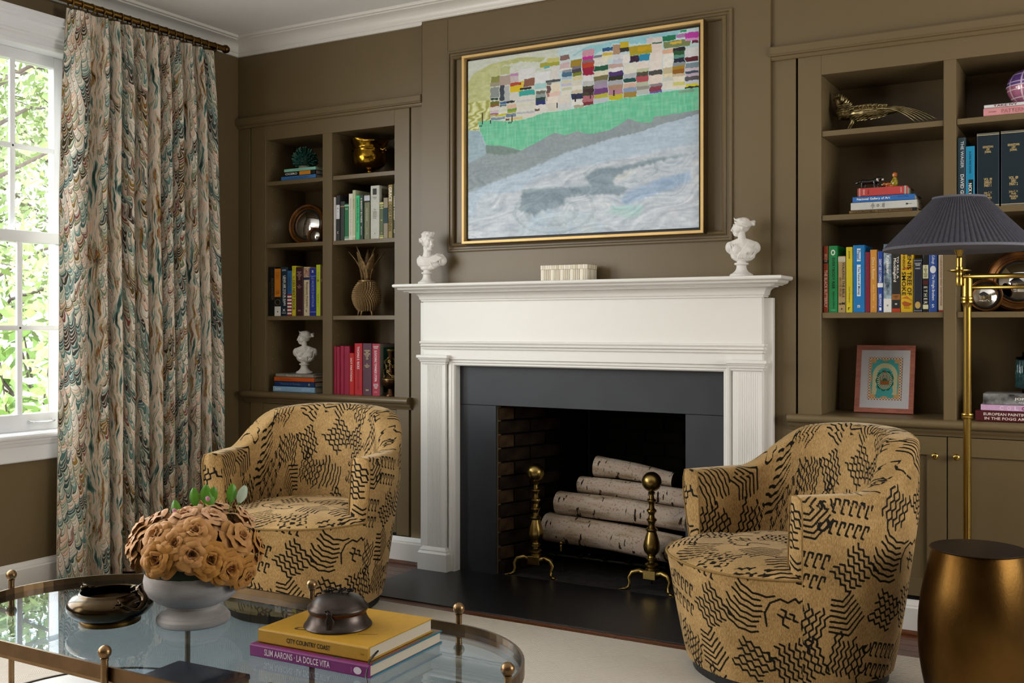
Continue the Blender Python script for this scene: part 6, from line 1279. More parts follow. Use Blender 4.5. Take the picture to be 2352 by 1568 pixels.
pp = empty('puppy_figurine', (-.751, 4.196, ZT3 + .0003), (0, 0, R(-4)), 'tiny brown and white china puppy beside the seated child', 'figurine', 'china figurines on the red book')
bm = bmesh.new(); ell(bm, (.006, 0, .017), (.011, .006, .0065)); ell(bm, (-.008, 0, .0185), (.006, .0055, .006)); cap(bm, [(-.012, 0, .017), (-.016, 0, .0165)], [.003, .0024], 6)
for x in (.0, .012): cap(bm, [(x, 0, .014), (x, 0, .003)], [.003, .0028], 6)
fuse('body', bm, .0012, M_GOR, pp, 1); lathe('muzzle', [(0, -.003), (.003, -.002), (.003, .002), (0, .003)], M_GWH, pp, 10, (-.0155, 0, .0165))

# framed paper-cut with a crown
fr = empty('framed_print', (-.779, 4.29, .7957), (R(-14.5), 0, R(1)), 'pink framed paper-cut print of a crown leaning in the bookcase', 'picture frame')
FW, FH = .112, .274
M_PINK = mat('pink_stained_wood', '#b0654f', .35, noise=.25, nscale=8, stretch=(3, 3, 14))
frame_xz('frame', -FW, FW, 0, FH, [(0, 0), (0, .013), (.001, .014), (.018, .014), (.019, .013), (.019, .0)], .006, M_PINK, fr)
box('mat_board', -FW + .017, FW - .017, -.001, .004, .017, FH - .017, mat('white_mat', '#d3d3d8', .8), fr)
def papercut(H, W):
    ys, xs = np.mgrid[0:H, 0:W]; X = xs / (W - 1) * 2 - 1; Y = ys / (H - 1) * 2 - 1; img = np.zeros((H, W, 3)); img[:] = srgb('d3a873')
    bd_ = (abs(X) > .86) | (abs(Y) > .90); zig = ((np.abs(((xs + ys) % 12) - 6) < 2.4) | (np.abs(((xs - ys) % 12) - 6) < 2.4)); img[bd_] = srgb('8a4a36'); img[bd_ & zig] = srgb('e8d9c4')
    sc_ = .80 - .05 * np.cos(X * 9); img[(abs(X) < .80 - .03 * np.cos(Y * 10)) & (abs(Y) < sc_ + .06) & ~((abs(X) > .55) & (abs(Y) > .72))] = srgb('4fb0ae')
    arch = ((X / .74) ** 2 + np.where(Y < -.1, ((Y + .1) / .62) ** 2, 0) < 1) & (Y < .74); inn = ((X / .48) ** 2 + np.where(Y < -.1, ((Y + .1) / .40) ** 2, 0) < 1 + .12 * np.sin(np.arctan2(Y + .1, X) * 22)); ring = arch & ~inn
    lace = (np.sin(xs * .9) * np.sin(ys * .9) > .35); img[ring] = srgb('e0d7a8'); img[ring & lace] = srgb('8fae95')
    th = np.arctan2(Y - .1, X); rr = np.hypot(X / .56, (Y - .1) / .50); flo = rr < .86 + .12 * np.abs(np.sin(th * 4.5)); img[flo] = srgb('12735c'); st = flo & (np.abs(np.sin(th * 14)) > .72) & (rr < .82) & (rr > .25); img[st] = srgb('d8d3b8')
    cr_ = (abs(X) < .26 - .05 * (Y - .2)) & (abs(Y - .2) < .085); img[cr_] = srgb('a3612a'); cr2 = (np.abs(np.abs(X) - .14 - .05 * np.sin(Y * 9)) < .018) & (Y < .13) & (Y > -.16) | ((abs(X) < .02) & (Y > -.42) & (Y < .13)) | ((abs(X) < .07) & (abs(Y + .28) < .018)) | ((np.abs(np.abs(X) - .26) < .02) & (Y < .13) & (Y > -.06)); img[cr2] = srgb('8f5222')
    return img
def colour_sheet(name, img, x0, x1, z0, z1, y, m, parent):
    H, W = img.shape[:2]; g = np.zeros((H, W, 3)); g[..., 0] = np.linspace(x0, x1, W)[None]; g[..., 2] = np.linspace(z1, z0, H)[:, None]; g[..., 1] = y
    idx = np.arange(H * W).reshape(H, W); q = np.stack([idx[:-1, :-1], idx[1:, :-1], idx[1:, 1:], idx[:-1, 1:]], -1).reshape(-1, 4)
    me = bpy.data.meshes.new(name); me.from_pydata(g.reshape(-1, 3).tolist(), [], q.tolist()); ca = me.color_attributes.new('Col', 'FLOAT_COLOR', 'POINT'); cc = img / 255.0; cc = np.where(cc <= .04045, cc / 12.92, ((cc + .055) / 1.055) ** 2.4)
    ca.data.foreach_set('color', np.concatenate([cc, np.ones((H, W, 1))], -1).reshape(-1).astype(np.float32)); me.materials.append(m); return link(bpy.data.objects.new(name, me), parent)
colour_sheet('paper_cut', papercut(190, 140), -.064, .064, .052, .226, -.0022, attr_mat('paper_print', 'Col', .7, .2), fr)

# purple and pink ceramic ball box
cb = empty('ceramic_ball', (-.258, 4.24, ZT4 + .0003), label='round purple and pink ceramic ball jar on the stacked books', cat='jar')
def plaid(name, c1, c2, line):
    m = mat(name, c1, .12, spec=.6, coat=.6); nt, N, L, mth, comb, noise, white, ramp, mix = nodeset(m); b = N['Principled BSDF']; tc = N.new('ShaderNodeTexCoord'); sp = N.new('ShaderNodeSeparateXYZ'); L.new(tc.outputs['Object'], sp.inputs[0])
    an = mth('ARCTAN2', sp.outputs[1], sp.outputs[0]); w1 = mth('ABSOLUTE', mth('SINE', mth('MULTIPLY', an, 5.0))); w2 = mth('ABSOLUTE', mth('SINE', mth('MULTIPLY', sp.outputs[2], 110.0))); ln_ = mth('LESS_THAN', mth('MINIMUM', w1, w2), .2)
    n = noise(tc.outputs['Object'], 45, 3); base = mix(n, c1, c2); L.new(mix(ln_, base, line), b.inputs['Base Color']); return m
RB = .0905
lathe('bowl', [(0, 0), (.03, 0), (.034, .003)] + [(RB * .86 * math.sin(a), .071 - .071 * math.cos(a)) for a in np.linspace(.45, PI / 2 + .02, 14)], plaid('pink_glaze', '#c97f9c', '#8d4a70', '#e3c9d2'), cb, 48)
lathe('lid', [(RB * .865 * math.cos(a), .0735 + .066 * math.sin(a)) for a in np.linspace(0, PI / 2, 16)], plaid('purple_glaze', '#3a2266', '#7a5aa5', '#c9b5d6'), cb, 48)
lathe('seam', [(RB * .85, .0705), (RB * .88, .071), (RB * .88, .0742), (RB * .85, .0745)], mat('pale_seam', '#d9c9d6', .2), cb, 48)
# ribbed glass lantern
M_GLS = mat('dark_ribbed_glass', '#2a5a5c', .04, spec=.8); M_GLS.node_tree.nodes['Principled BSDF'].inputs['Transmission Weight'].default_value = .65
gl = empty('glass_lantern', (-.258, 4.205, ZT5 + .0003), label='dark teal ribbed glass lantern on the stacked art books', cat='lantern')
n = 20 * 6; vs = []; pr = [(.0, .018), (.039, .018), (.043, .022), (.043, .118), (.04, .122), (.0, .122)]
for i in range(n):
    a = 2 * PI * i / n; w = 1 + .07 * abs(math.sin(a * 10))
    for q, z in pr: vs.append((q * w * math.cos(a), q * w * math.sin(a), z))
mo('cylinder_body', vs, grid_faces(n, len(pr), True), M_GLS, gl, True)
lathe('base', [(0, 0), (.024, 0), (.024, .01), (.018, .014), (.018, .018), (0, .018)], mat('black_chrome', '#15181a', .1, 1.0), gl, 32); lathe('cap', [(0, .122), (.045, .122), (.046, .127), (.043, .131), (.03, .132), (.024, .135), (.024, .148), (0, .15)], mat('black_chrome', '#15181a', .1, 1.0), gl, 32)

# ================================================================ andirons, grate, logs
def andiron(label, loc, rz):
    r = empty('andiron', loc, (0, 0, rz), label, 'andiron', 'brass andirons in the firebox')
    prof = [(0, .088), (.026, .088), (.026, .094), (.022, .098), (.024, .104), (.029, .108), (.029, .114), (.022, .118), (.016, .122), (.016, .13), (.024, .134), (.024, .14), (.018, .144), (.016, .15), (.022, .158), (.033, .172), (.037, .19), (.034, .21), (.026, .235), (.02, .254), (.024, .258), (.027, .263), (.022, .268), (.015, .274), (.013, .284), (.017, .296), (.022, .302), (.022, .308), (.014, .314), (.012, .326), (.017, .336), (.022, .342), (.021, .348), (.013, .354), (.011, .37), (.015, .38), (.02, .386), (.02, .391), (.012, .396), (.010, .412), (.014, .418), (.016, .422), (.009, .427)] + [(.0425 * math.sin(a), .468 - .0425 * math.cos(a)) for a in np.linspace(.25, PI, 18)]
    lathe('column', prof, M_BRASS, r, 36, auto=35); box('block', -.029, .029, -.029, .029, .052, .089, M_BRASS, r, .002)
    for s in (-1, 1):
        lg = tube('leg', [(s * .026, -.01, .074), (s * .052, -.014, .082), (s * .082, -.02, .074), (s * .096, -.026, .052), (s * .09, -.03, .03), (s * .092, -.036, .012), (s * .108, -.046, .005)], [.011, .0115, .011, .0095, .0075, .007, .006], M_BRASS, r, 10)
        bm = bmesh.new(); ell(bm, (s * .108, -.046, .006), (.012, .009, .006)); 
        for t in (-.6, 0, .6): cap(bm, [(s * .112, -.048, .005), (s * (.112 + .017 * math.cos(t)), -.048 - .017 * math.sin(t) - .004, .003)], [.0045, .0028], 6)
        fuse('claw_foot', bm, .002, M_BRASS, lg, 1)
    tube('log_bar', [(0, .02, .07), (0, .12, .075), (0, .34, .075), (0, .36, .06), (0, .37, 0.003)], .009, mat('black_iron', '#16130f', .6, .7), r, 8)
    return r
andiron('brass ball-top andiron beside the brick side of the firebox', (-2.282, 4.185, .002), R(4)); andiron('brass ball-top andiron partly behind the striped chair', (-1.714, 4.185, .002), R(-2))
def birch():
    m = mat('birch_bark', '#b9a88f', .8, spec=.2, bump=.7, bscale=60); nt, N, L, mth, comb, noise, white, ramp, mix = nodeset(m); b = N['Principled BSDF']; tc = N.new('ShaderNodeTexCoord')
    mp = N.new('ShaderNodeMapping'); mp.inputs['Scale'].default_value = (5, 26, 26); L.new(tc.outputs['Object'], mp.inputs['Vector']); n1 = noise(mp.outputs[0], 1.0, 6)
    mp2 = N.new('ShaderNodeMapping'); mp2.inputs['Scale'].default_value = (50, 14, 14); L.new(tc.outputs['Object'], mp2.inputs['Vector']); n2 = noise(mp2.outputs[0], 1.0, 4); n3 = noise(tc.outputs['Object'], 130, 2)
    c = ramp(n1, [(0, '#3d3026'), (.30, '#8d7660'), (.42, '#b9a48c'), (.52, '#cabbab'), (.66, '#c4ab97'), (.8, '#98846f')]); c = mix(mth('GREATER_THAN', n2, .655), c, '#2a211a'); c = mix(mth('MULTIPLY', mth('GREATER_THAN', n3, .62), .55), c, '#5d4a3a'); L.new(c, b.inputs['Base Color']); return m
M_BIRCH = birch(); M_LOGEND = mat('cut_log_end', '#6d4c36', .9, noise=.4, nscale=20)
def log(label, p0, p1, r0, r1, knots=()):
    p0, p1 = Vector(p0), Vector(p1); L = (p1 - p0).length; n, k = 28, 18; rg = random.Random(int(L * 1e4)); vs = []
    for i in range(k):
        t = i / (k - 1); rr = (r0 + (r1 - r0) * t) * (1 + .02 * math.sin(9 * t + r0 * 300)); dy, dz = .006 * math.sin(t * 3.1 + r0 * 90), .004 * math.sin(t * 4.3)
        for j in range(n): a = 2 * PI * j / n; w = rr * (1 + .025 * math.sin(3 * a + t * 4) + .015 * math.sin(7 * a + 9 * t)); vs.append((L * t, w * math.cos(a) + dy, w * math.sin(a) + dz))
    o = empty('birch_log', p0, label=label, cat='log', group='birch logs in the firebox'); o.rotation_mode = 'QUATERNION'; o.rotation_quaternion = (p1 - p0).to_track_quat('X', 'Z')
    b_ = mo('bark', vs, [tuple(reversed(f)) for f in grid_faces(k, n, False, True)], M_BIRCH, o, True); fixn(b_)
    for e, x in ((0, .0005), (k - 1, L - .0005)):
        ring = [vs[e * n + j] for j in range(n)]; c_ = (x, sum(v[1] for v in ring) / n, sum(v[2] for v in ring) / n); q = mo('cut_end', [c_] + [(x, v[1] * .985, v[2] * .985) for v in ring], [(0, 1 + j, 1 + (j + 1) % n) for j in range(n)], M_LOGEND, o)
        q2 = tube('ring_line', [(x - (.0006 if e == 0 else -.0006), c_[1] + (v[1] - c_[1]) * .6, c_[2] + (v[2] - c_[2]) * .6) for v in ring[::2]], .0008, mat('ring_dark', '#3a281c', .9), q, 4, True)
    return o
log('thickest birch log at the bottom of the pile', (-2.305, 4.352, .195), (-1.62, 4.30, .165), .066, .062)
log('pinkish birch log resting on the bottom log', (-2.245, 4.35, .315), (-1.60, 4.33, .292), .054, .050)
log('white peeling birch log, third up in the pile', (-2.165, 4.415, .394), (-1.60, 4.40, .372), .041, .042)
log('short birch log tilted on top of the pile', (-2.09, 4.43, .486), (-1.72, 4.455, .445), .048, .034)
gt = empty('fire_grate', (-1.98, 4.38, .003), label='black iron fire grate under the birch logs', cat='grate'); mi = mat('black_iron', '#16130f', .6, .7)
for x in (-.24, -.12, 0, .12, .24): tube('bar', [(x, -.13, .088), (x, -.1, .088), (x, .14, .088), (x, .2, .088)], .007, mi, gt, 8)
for y_ in (-.09, .13): tube('cross_bar', [(-.29, y_, .076), (.29, y_, .076)], .007, mi, gt, 8)
for x in (-.22, .22):
    for y_ in (-.09, .13): tube('leg', [(x, y_, .076), (x, y_, 0)], .006, mi, gt, 8)
kb = lathe('finial', [(0, .0), (.006, .0), (.006, .02), (.009, .022), (.005, .026)] + [(.009 * math.sin(a), .036 - .009 * math.cos(a)) for a in np.linspace(.5, PI, 8)], M_BRASS, gt, 16, (-.21, -.12, .105))
# ================================================================ things on the coffee table
ZG = .4403
def planter_mat():
    m = mat('chalky_grey_stone', '#bab6b4', .88, spec=.12, noise=.4, nscale=7, stretch=(1, 1, 2.5), col2='#8f8a87', bump=.5, bscale=55); return m
pl = empty('footed_planter', (-1.885, 1.765, ZG), label='weathered grey footed stone bowl holding the roses', cat='planter')
lathe('bowl', [(0, 0), (.080, 0), (.0835, .003), (.0850, .009), (.0840, .015), (.0800, .0195), (.0790, .0200), (.0780, .0225), (.0740, .0260), (.0680, .0290), (.0625, .0320), (.0600, .0350), (.0590, .0385), (.0600, .0415), (.0640, .0425), (.0640, .0450), (.0670, .0470), (.086, .0560), (.102, .0695), (.1110, .0865), (.1135, .103), (.1105, .119), (.1055, .1285), (.101, .131), (.097, .127), (.100, .11), (.09, .08), (.05, .06), (0, .058)], planter_mat(), pl, 72, auto=28)
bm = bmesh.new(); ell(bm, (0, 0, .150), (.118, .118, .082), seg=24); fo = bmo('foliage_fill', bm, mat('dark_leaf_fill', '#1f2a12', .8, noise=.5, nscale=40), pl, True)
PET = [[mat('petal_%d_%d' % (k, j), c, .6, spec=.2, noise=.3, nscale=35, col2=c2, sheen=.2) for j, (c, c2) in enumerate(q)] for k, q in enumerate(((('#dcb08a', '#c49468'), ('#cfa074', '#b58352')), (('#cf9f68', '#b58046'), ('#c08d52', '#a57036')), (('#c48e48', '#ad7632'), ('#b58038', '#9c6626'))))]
for k in PET:
    for m in k: m.node_tree.nodes['Principled BSDF'].inputs['Subsurface Weight'].default_value = .0
def petal(span, r0, r1, h, curl, tip, m, seed):
    rg = random.Random(seed); nu, nv = 9, 9; vs = []; p1, p2 = rg.uniform(0, 6), rg.uniform(0, 6)
    for i in range(nu):
        u = -1 + 2 * i / (nu - 1)
        for j in range(nv):
            v = j / (nv - 1); w = math.sin(PI * min(1, .18 + .72 * v)) ** .6 if v < .9 else .82
            lip = max(0, (v - .62) / .38); a = u * span * (.55 + .5 * math.sin(PI * min(.62, .12 + .55 * v)))
            r = r0 + (r1 - r0) * v ** 1.15 + curl * lip ** 1.6 * (1 - .35 * u * u) + .0012 * math.sin(5 * u + p1) * v; z = h * math.sin(min(1, v * 1.05) * PI / 2) - curl * .75 * lip ** 2.2 - (abs(u) ** 2.5) * h * .22 * v + tip * h * lip * max(0, 1 - abs(u) * 1.8) + .0012 * math.sin(7 * u + p2) * v
            vs.append((r * math.sin(a), -r * math.cos(a), z))
    me = bpy.data.meshes.new('petal'); me.from_pydata(vs, [], grid_faces(nu, nv)); me.materials.append(m); me.shade_smooth(); return me
RINGS = [(3, 1.25, .0040, .0095, .0365, .0015, .0), (4, 1.0, .0065, .0155, .0375, .0050, .0), (5, .82, .0085, .0225, .0360, .0085, .03), (5, .72, .0105, .0300, .0300, .0110, .08), (5, .62, .0110, .0355, .0190, .0120, .22)]
SETS = []
for k in range(3):
    s_ = []
    for ri, (n, sp, r0, r1, h, cu, tp) in enumerate(RINGS): s_.append([petal(sp, r0, r1, h, cu, tp, PET[k][0 if ri < 3 else 1], 10 * k + ri * 3 + q) for q in range(2)])
    vs = []; N_ = 60
    for i in range(N_ + 1):
        t = i / N_; a = t * 2 * PI * 2.4; r = .0015 + .0085 * t
        for j in range(4): v = j / 3; vs.append(((r * (.55 + .45 * v)) * math.cos(a), (r * (.55 + .45 * v)) * math.sin(a), .006 + v * (.0295 - .002 * math.sin(a * 1.5))))
    bme = bpy.data.meshes.new('bud'); bme.from_pydata(vs, [], grid_faces(N_ + 1, 4)); bme.materials.append(PET[k][0]); bme.shade_smooth(); SETS.append((s_, bme))
RP = [(-.076, -.056, .087), (.002, -.114, .073), (.015, -.040, .107), (.081, -.072, .078), (.061, .004, .102), (.064, .102, .090), (.128, .026, .055), (.102, .108, .022), (-.091, -.106, .040), (.037, -.142, .024), (.102, -.100, .035), (.130, -.069, .020), (.147, -.028, -.007), (.139, .032, -.036), (.012, .061, .113), (-.097, -.079, .068), (.062, -.113, .057), (-.05, .06, .1), (-.11, .0, .05), (.0, .13, .06), (-.135, -.05, .0)]
WHERE = ['pale peach rose high on the window side of the bouquet', 'caramel rose second row on the window side', 'peach rose at the top front of the bouquet', 'caramel rose in the middle of the bouquet', 'pale peach rose at the top beside the green leaves', 'peach rose at the upper far edge by the chair seat', 'small toffee rose below the far edge', 'toffee rose at the far edge facing the chair', 'ochre rose at the window edge of the bouquet', 'ochre rose drooping over the bowl rim on the window side', 'large open caramel rose at the front centre', 'half-closed caramel rose right of the front centre', 'large open ochre rose above the bowl rim', 'small ochre rose drooping lowest over the bowl rim', 'flat peach rose at the very top by the chair', 'crumpled peach rose at the upper window edge', 'toffee rose tucked behind the front centre rose', 'peach rose hidden behind the green leaves', 'ochre rose at the back of the window side', 'peach rose at the back of the bouquet', 'ochre rose at the back over the bowl rim']
rg = random.Random(9)
for i, p in enumerate(RP):
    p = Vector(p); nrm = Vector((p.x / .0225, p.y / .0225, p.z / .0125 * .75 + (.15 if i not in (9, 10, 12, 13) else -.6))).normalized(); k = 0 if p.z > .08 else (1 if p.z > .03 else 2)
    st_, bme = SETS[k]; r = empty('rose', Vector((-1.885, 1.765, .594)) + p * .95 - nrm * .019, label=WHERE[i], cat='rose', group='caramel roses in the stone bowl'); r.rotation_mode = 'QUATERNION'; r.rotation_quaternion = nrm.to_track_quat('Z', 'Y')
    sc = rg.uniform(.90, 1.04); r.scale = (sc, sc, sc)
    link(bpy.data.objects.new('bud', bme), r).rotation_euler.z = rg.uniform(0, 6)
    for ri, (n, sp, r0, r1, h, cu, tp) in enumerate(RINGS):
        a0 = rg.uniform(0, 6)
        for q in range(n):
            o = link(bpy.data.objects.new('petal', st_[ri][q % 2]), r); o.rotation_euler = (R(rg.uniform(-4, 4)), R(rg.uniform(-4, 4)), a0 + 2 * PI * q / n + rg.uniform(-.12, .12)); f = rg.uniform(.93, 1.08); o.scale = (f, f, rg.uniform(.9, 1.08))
M_LEAF = mat('fresh_leaf', '#69a832', .4, noise=.25, nscale=20, col2='#3f7a1a'); M_LEAFP = mat('pale_leaf', '#b9cbb5', .5)
def round_leaf(m, name='leaf'):
    vs = []; n = 9
    for i in range(n):
        t = i / (n - 1); w = .0125 * math.sin(PI * (.06 + .9 * t)) ** .7
        for u in (-1, -.5, 0, .5, 1): vs.append((u * w, .0035 * abs(u) + .004 * t * t, .044 * t))
    me = bpy.data.meshes.new(name); me.from_pydata(vs, [], grid_faces(n, 5)); me.materials.append(m); me.shade_smooth(); return me
LM, LMP = round_leaf(M_LEAF), round_leaf(M_LEAFP)
for i, (x, y_, z, tx, tz, m) in enumerate(((-.026, -.028, .103, -12, -10, LM), (-.008, .012, .128, -8, 6, LM), (.010, .024, .135, 6, -4, LM), (.018, .034, .130, 14, 10, LM), (.024, .03, .118, -4, 4, LM), (.054, .066, .135, 8, 12, LM), (.070, .078, .132, 20, 16, LMP))):
    r = empty('leaf_sprig', (-1.885 + x, 1.765 + y_, .594 + z - .012), (R(tx * .4), R(tx), R(25 + 6 * i)), ('lowest round green leaf in front of the curtain', 'tall green leaf second from the curtain side', 'green leaf in the middle of the leaf fan', 'green leaf just above the middle rose', 'short green leaf between two taller ones', 'large green leaf against the striped chair', 'pale silvery leaf against the striped chair')[i], 'leaf', 'leaf sprigs among the roses')
    link(bpy.data.objects.new('leaf', m), r); tube('stem', [(0, 0, -.04), (0, 0, .002)], .0012, M_LEAF, r, 5)
M_MAG = mat('magenta_bud', '#a8246e', .5, noise=.4, nscale=60, col2='#e3b5cf')
for (x, y_, z, lb) in ((-.010, -.045, .108, 'small magenta bud beside the lowest green leaf'), (.032, .018, .131, 'small magenta bud at the top near the pale rose')):
    r = empty('flower_bud', (-1.885 + x, 1.765 + y_, .594 + z), (R(20), R(-15), 0), lb, 'flower bud', 'magenta buds among the roses')
    for k in range(5):
        o = lathe('bud_petal', [(0, 0), (.003, .003), (.0036, .007), (.001, .012), (0, .0125)], M_MAG, r, 8, (.0026 * math.cos(k * 1.257), .0026 * math.sin(k * 1.257), 0), sy=.6)

# bronze bowl with climbing dragons
M_BB = mat('polished_dark_bronze', '#4c3f2a', .2, .95, noise=.45, nscale=12, col2='#2a2117')
bw = empty('bronze_bowl', (-2.058, 1.668, ZG), label='low dark bronze bowl with small climbing creatures on its rim', cat='bowl')
lathe('bowl', [(0, .002), (.064, .002), (.067, 0), (.0685, .004), (.0665, .010), (.070, .0125), (.086, .021), (.0965, .033), (.0985, .044), (.094, .055), (.084, .063), (.074, .0665), (.0715, .068), (.070, .0715), (.0665, .0725), (.0645, .070), (.070, .06), (.085, .045), (.08, .03), (.05, .016), (0, .013)], M_BB, bw, 72, auto=60)
lathe('foot_ring', [(.062, 0), (.069, 0), (.0695, .006), (.067, .010), (.064, .010)], mat('worn_brass', '#54411f', .4, 1.0), bw, 60)
def creature(rz, mir):
    bm = bmesh.new(); S = mir
    def on(a, z, out): return None
    rp = lambda z: np.interp(z, [.0125, .021, .033, .044, .055, .063, .0675, .072], [.070, .086, .0965, .0985, .094, .084, .0725, .069])
    pth = []; 
    for t in np.linspace(0, 1, 26):
        a = S * (-.05 + 1.05 * t - .05 * math.sin(6 * t)); z = .0755 - .042 * math.sin(t * 2.6) * min(1, t * 1.6) + .012 * t; r = float(rp(min(.072, z))) + .004 - (.004 if z > .072 else 0)
        pth.append((r * math.sin(a), -r * math.cos(a), z))
    cap(bm, pth, list(np.interp(np.linspace(0, 1, 26), [0, .1, .3, .55, 1], [.0075, .0098, .0105, .007, .0026])), 8)
    a_end = S * .97
    for k in range(10):      # curled tail
        t = k / 9; ca, sa = math.cos(t * 5.2), math.sin(t * 5.2); a = a_end + S * .13 * (1 - ca) * (1 - .35 * t) ; z = .046 + .016 * sa * (1 - .35 * t); r = float(rp(z)) + .003; ell(bm, (r * math.sin(a), -r * math.cos(a), z), .0029 - .0012 * t, seg=8)
    h0 = Vector(pth[0]); ell(bm, h0 + Vector((0, .008, .004)), (.0075, .009, .006)); ell(bm, h0 + Vector((0, .017, .002)), (.005, .006, .0042)); 
    for s in (-1, 1):
        cap(bm, [h0 + Vector((s * .004, .004, .007)), h0 + Vector((s * .006, -.006, .012))], [.0022, .0012], 6); ell(bm, h0 + Vector((s * .0045, .013, .0065)), .0022, seg=8)
    for q in (5, 11):
        c = Vector(pth[q])
        for s in (-1, 1): cap(bm, [c, c + Vector((s * .010, .006, .004)), c + Vector((s * .015, .016, .002))], [.0042, .003, .0024], 6)
    o = fuse('climbing_creature', bm, .0016, M_BB, bw, 1); o.rotation_euler.z = rz
creature(R(122), -1); creature(R(288), -1)

# coffee-table books
def spine_logo(r, t, h, d): pass
PB = book('purple-spined photography book at the bottom of the pair on the glass', 'books on the coffee table', .0262, .308, .272, '#7c2a6f', (-1.584, 1.640, ZG), lie=True, rz=R(1.6),
          titles=[('SLIM AARONS · LA DOLCE VITA', '#e6d3e0', .59, .56, .52, 'v', .03), ('A', '#7c2a6f', .085, .022, .34), ('ABRAMS', '#c99ac0', .135, .004, .5, 'h')], extra=lambda r, t, h, d: [roundel(.085, '#e6d8e2', .28)(r, t, h, d)])
# teal boards and photo jacket of the purple-spined book
for o in [c for c in PB.children if c.name.startswith('cover')]: pass
box('jacket_top', .0262, .0266, .012, .272, .002, .306, mat('jacket_photo', '#2f5a3a', .35, noise=.9, nscale=28, col2='#8d3a2a'), PB)
box('board_edge', .0240, .0263, .2, .2725, .0, .308, mat('teal_board', '#1d6f85', .4), PB); box('board_side', .0235, .02625, .012, .2725, -.0006, .0004, mat('teal_board', '#1d6f85', .4), PB); box('board_side', .0, .0027, .012, .2725, -.0006, .0004, mat('teal_board', '#1d6f85', .4), PB)
YB_ = book('mustard yellow design book under the old tin', 'books on the coffee table', .0290, .286, .240, '#b98d2c', (-1.574, 1.654, ZG + .0272), lie=True, rz=R(1.8),
           titles=[('CITY COUNTRY COAST', '#1c1710', .53, .40, .34, 'v', .0), ('Rizzoli', '#8a6a1f', .05, .03, .12)])
box('cover_emboss', .02895, .02915, .05, .052, .1, .16, mat('emboss_dark', '#3a2c14', .6), YB_)
letter('OUR TOWN HOME STORIES', mat('emboss_dark', '#3a2c14', .6), YB_, (.0294, .088, .145), (0, .45, -.893), (0, .893, .45), .11, .006, name='cover_lettering'); letter('C', mat('emboss_dark', '#3a2c14', .6), YB_, (.0294, .042, .205), (0, .3, -.95), (0, .95, .3), .03, .02, name='cover_lettering'); letter('RIZZOLI', mat('emboss_dark', '#8a6a24', .6), YB_, (.0294, .075, .055), (0, .45, -.893), (0, .893, .45), .04, .004, name='cover_lettering')
rb = tube('ribbon', [(-.0006, .235, .012), (-.01, .18, .002), (-.014, .10, -.012), (-.022, .05, -.024), (-.024, -.02, -.042)], .0018, mat('black_ribbon', '#0f0e0d', .5), None, 6)
rb.data.transform(Matrix.Identity(4)); rb.parent = YB_
for v in rb.data.vertices: v.co = Vector((v.co.x, v.co.y, v.co.z))
rb.name = 'ribbon_marker'
bpy.data.objects.remove(rb)
rib = tube('ribbon_marker', [(-1.291, 1.70, ZG + .040), (-1.283, 1.66, ZG + .030), (-1.272, 1.635, ZG + .010), (-1.255, 1.62, ZG + .0025), (-1.225, 1.628, ZG + .002), (-1.195, 1.60, ZG + .002), (-1.185, 1.585, ZG + .002)], .0017, mat('black_ribbon', '#0f0e0d', .5), None, 6)
rib.parent = YB_; bpy.context.view_layer.update(); rib.matrix_parent_inverse = YB_.matrix_world.inverted()
# old tin box
M_TIN = mat('old_pewter', '#544c48', .35, .9, noise=.4, nscale=14, col2='#332a26', bump=.25, bscale=50)
tn = empty('lidded_tin', (-1.442, 1.757, ZG + .0566), (0, 0, R(20)), 'old dark pewter lidded box with hasp on the yellow book', 'box')
lathe('body', [(0, 0), (.072, 0), (.0735, .002), (.0725, .005), (.067, .011), (.062, .020), (.0595, .030), (.0590, .036), (0, .036)], M_TIN, tn, 56, auto=45)
ld = lathe('lid', [(.0605, .0335), (.0635, .034), (.0655, .038), (.0650, .042), (.060, .046), (.0595, .0475), (.055, .0535), (.044, .062), (.028, .0675), (.012, .069), (0, .0692)], M_TIN, tn, 56, auto=45)
lathe('copper_rim', [(.0602, .030), (.0612, .030), (.0622, .0335), (.0602, .0335)], mat('worn_copper', '#5a2f1c', .35, .9), tn, 56)
M_IRON = mat('chain_iron', '#1c1a19', .35, .9)
for k, (x, y_, a, b_) in enumerate(((-.026, .0, 0, 0), (-.016, .004, 60, 30), (-.006, .002, 10, 70), (.006, .004, 80, 20), (.016, .002, 30, 80), (.026, .004, 0, 20))):
    o = tube('chain_link', [(.008 * math.cos(q), .0048 * math.sin(q), 0) for q in np.linspace(0, 2 * PI, 16, endpoint=False)], .0017, M_IRON, ld, 6, True); o.matrix_local = Matrix.Translation((x, y_, .0715 + (.004 if k % 2 else 0))) @ Matrix.Rotation(R(a), 4, 'Z') @ Matrix.Rotation(R(b_ * .7), 4, 'X')
hs = []
for i in range(8):
    t = i / 7; w = .0055 + .0045 * math.sin(PI * min(1, t * 1.05)) * (t > .35); r = .0672 - .004 * t + .006 * max(0, t - .6) / .4; z = .044 - .040 * t
    hs.append([(u * w, -r - .0014, z) for u in (-1, -.5, 0, .5, 1)])
o = mo('hasp', [p for q in hs for p in q], grid_faces(8, 5), M_TIN, tn, True); md = o.modifiers.new('t', 'SOLIDIFY'); md.thickness = .0022; o.rotation_euler.z = R(4)
kh = box('keyhole', -.0016, .0016, -.0698, -.0682, .010, .018, mat('black_void', '#050505', .9), tn, .0008); kh.rotation_euler.z = R(4)
tube('staple', [(-.004, -.064, .045), (-.003, -.07, .049), (.003, -.07, .049), (.004, -.064, .045)], .0016, M_IRON, tn, 6)
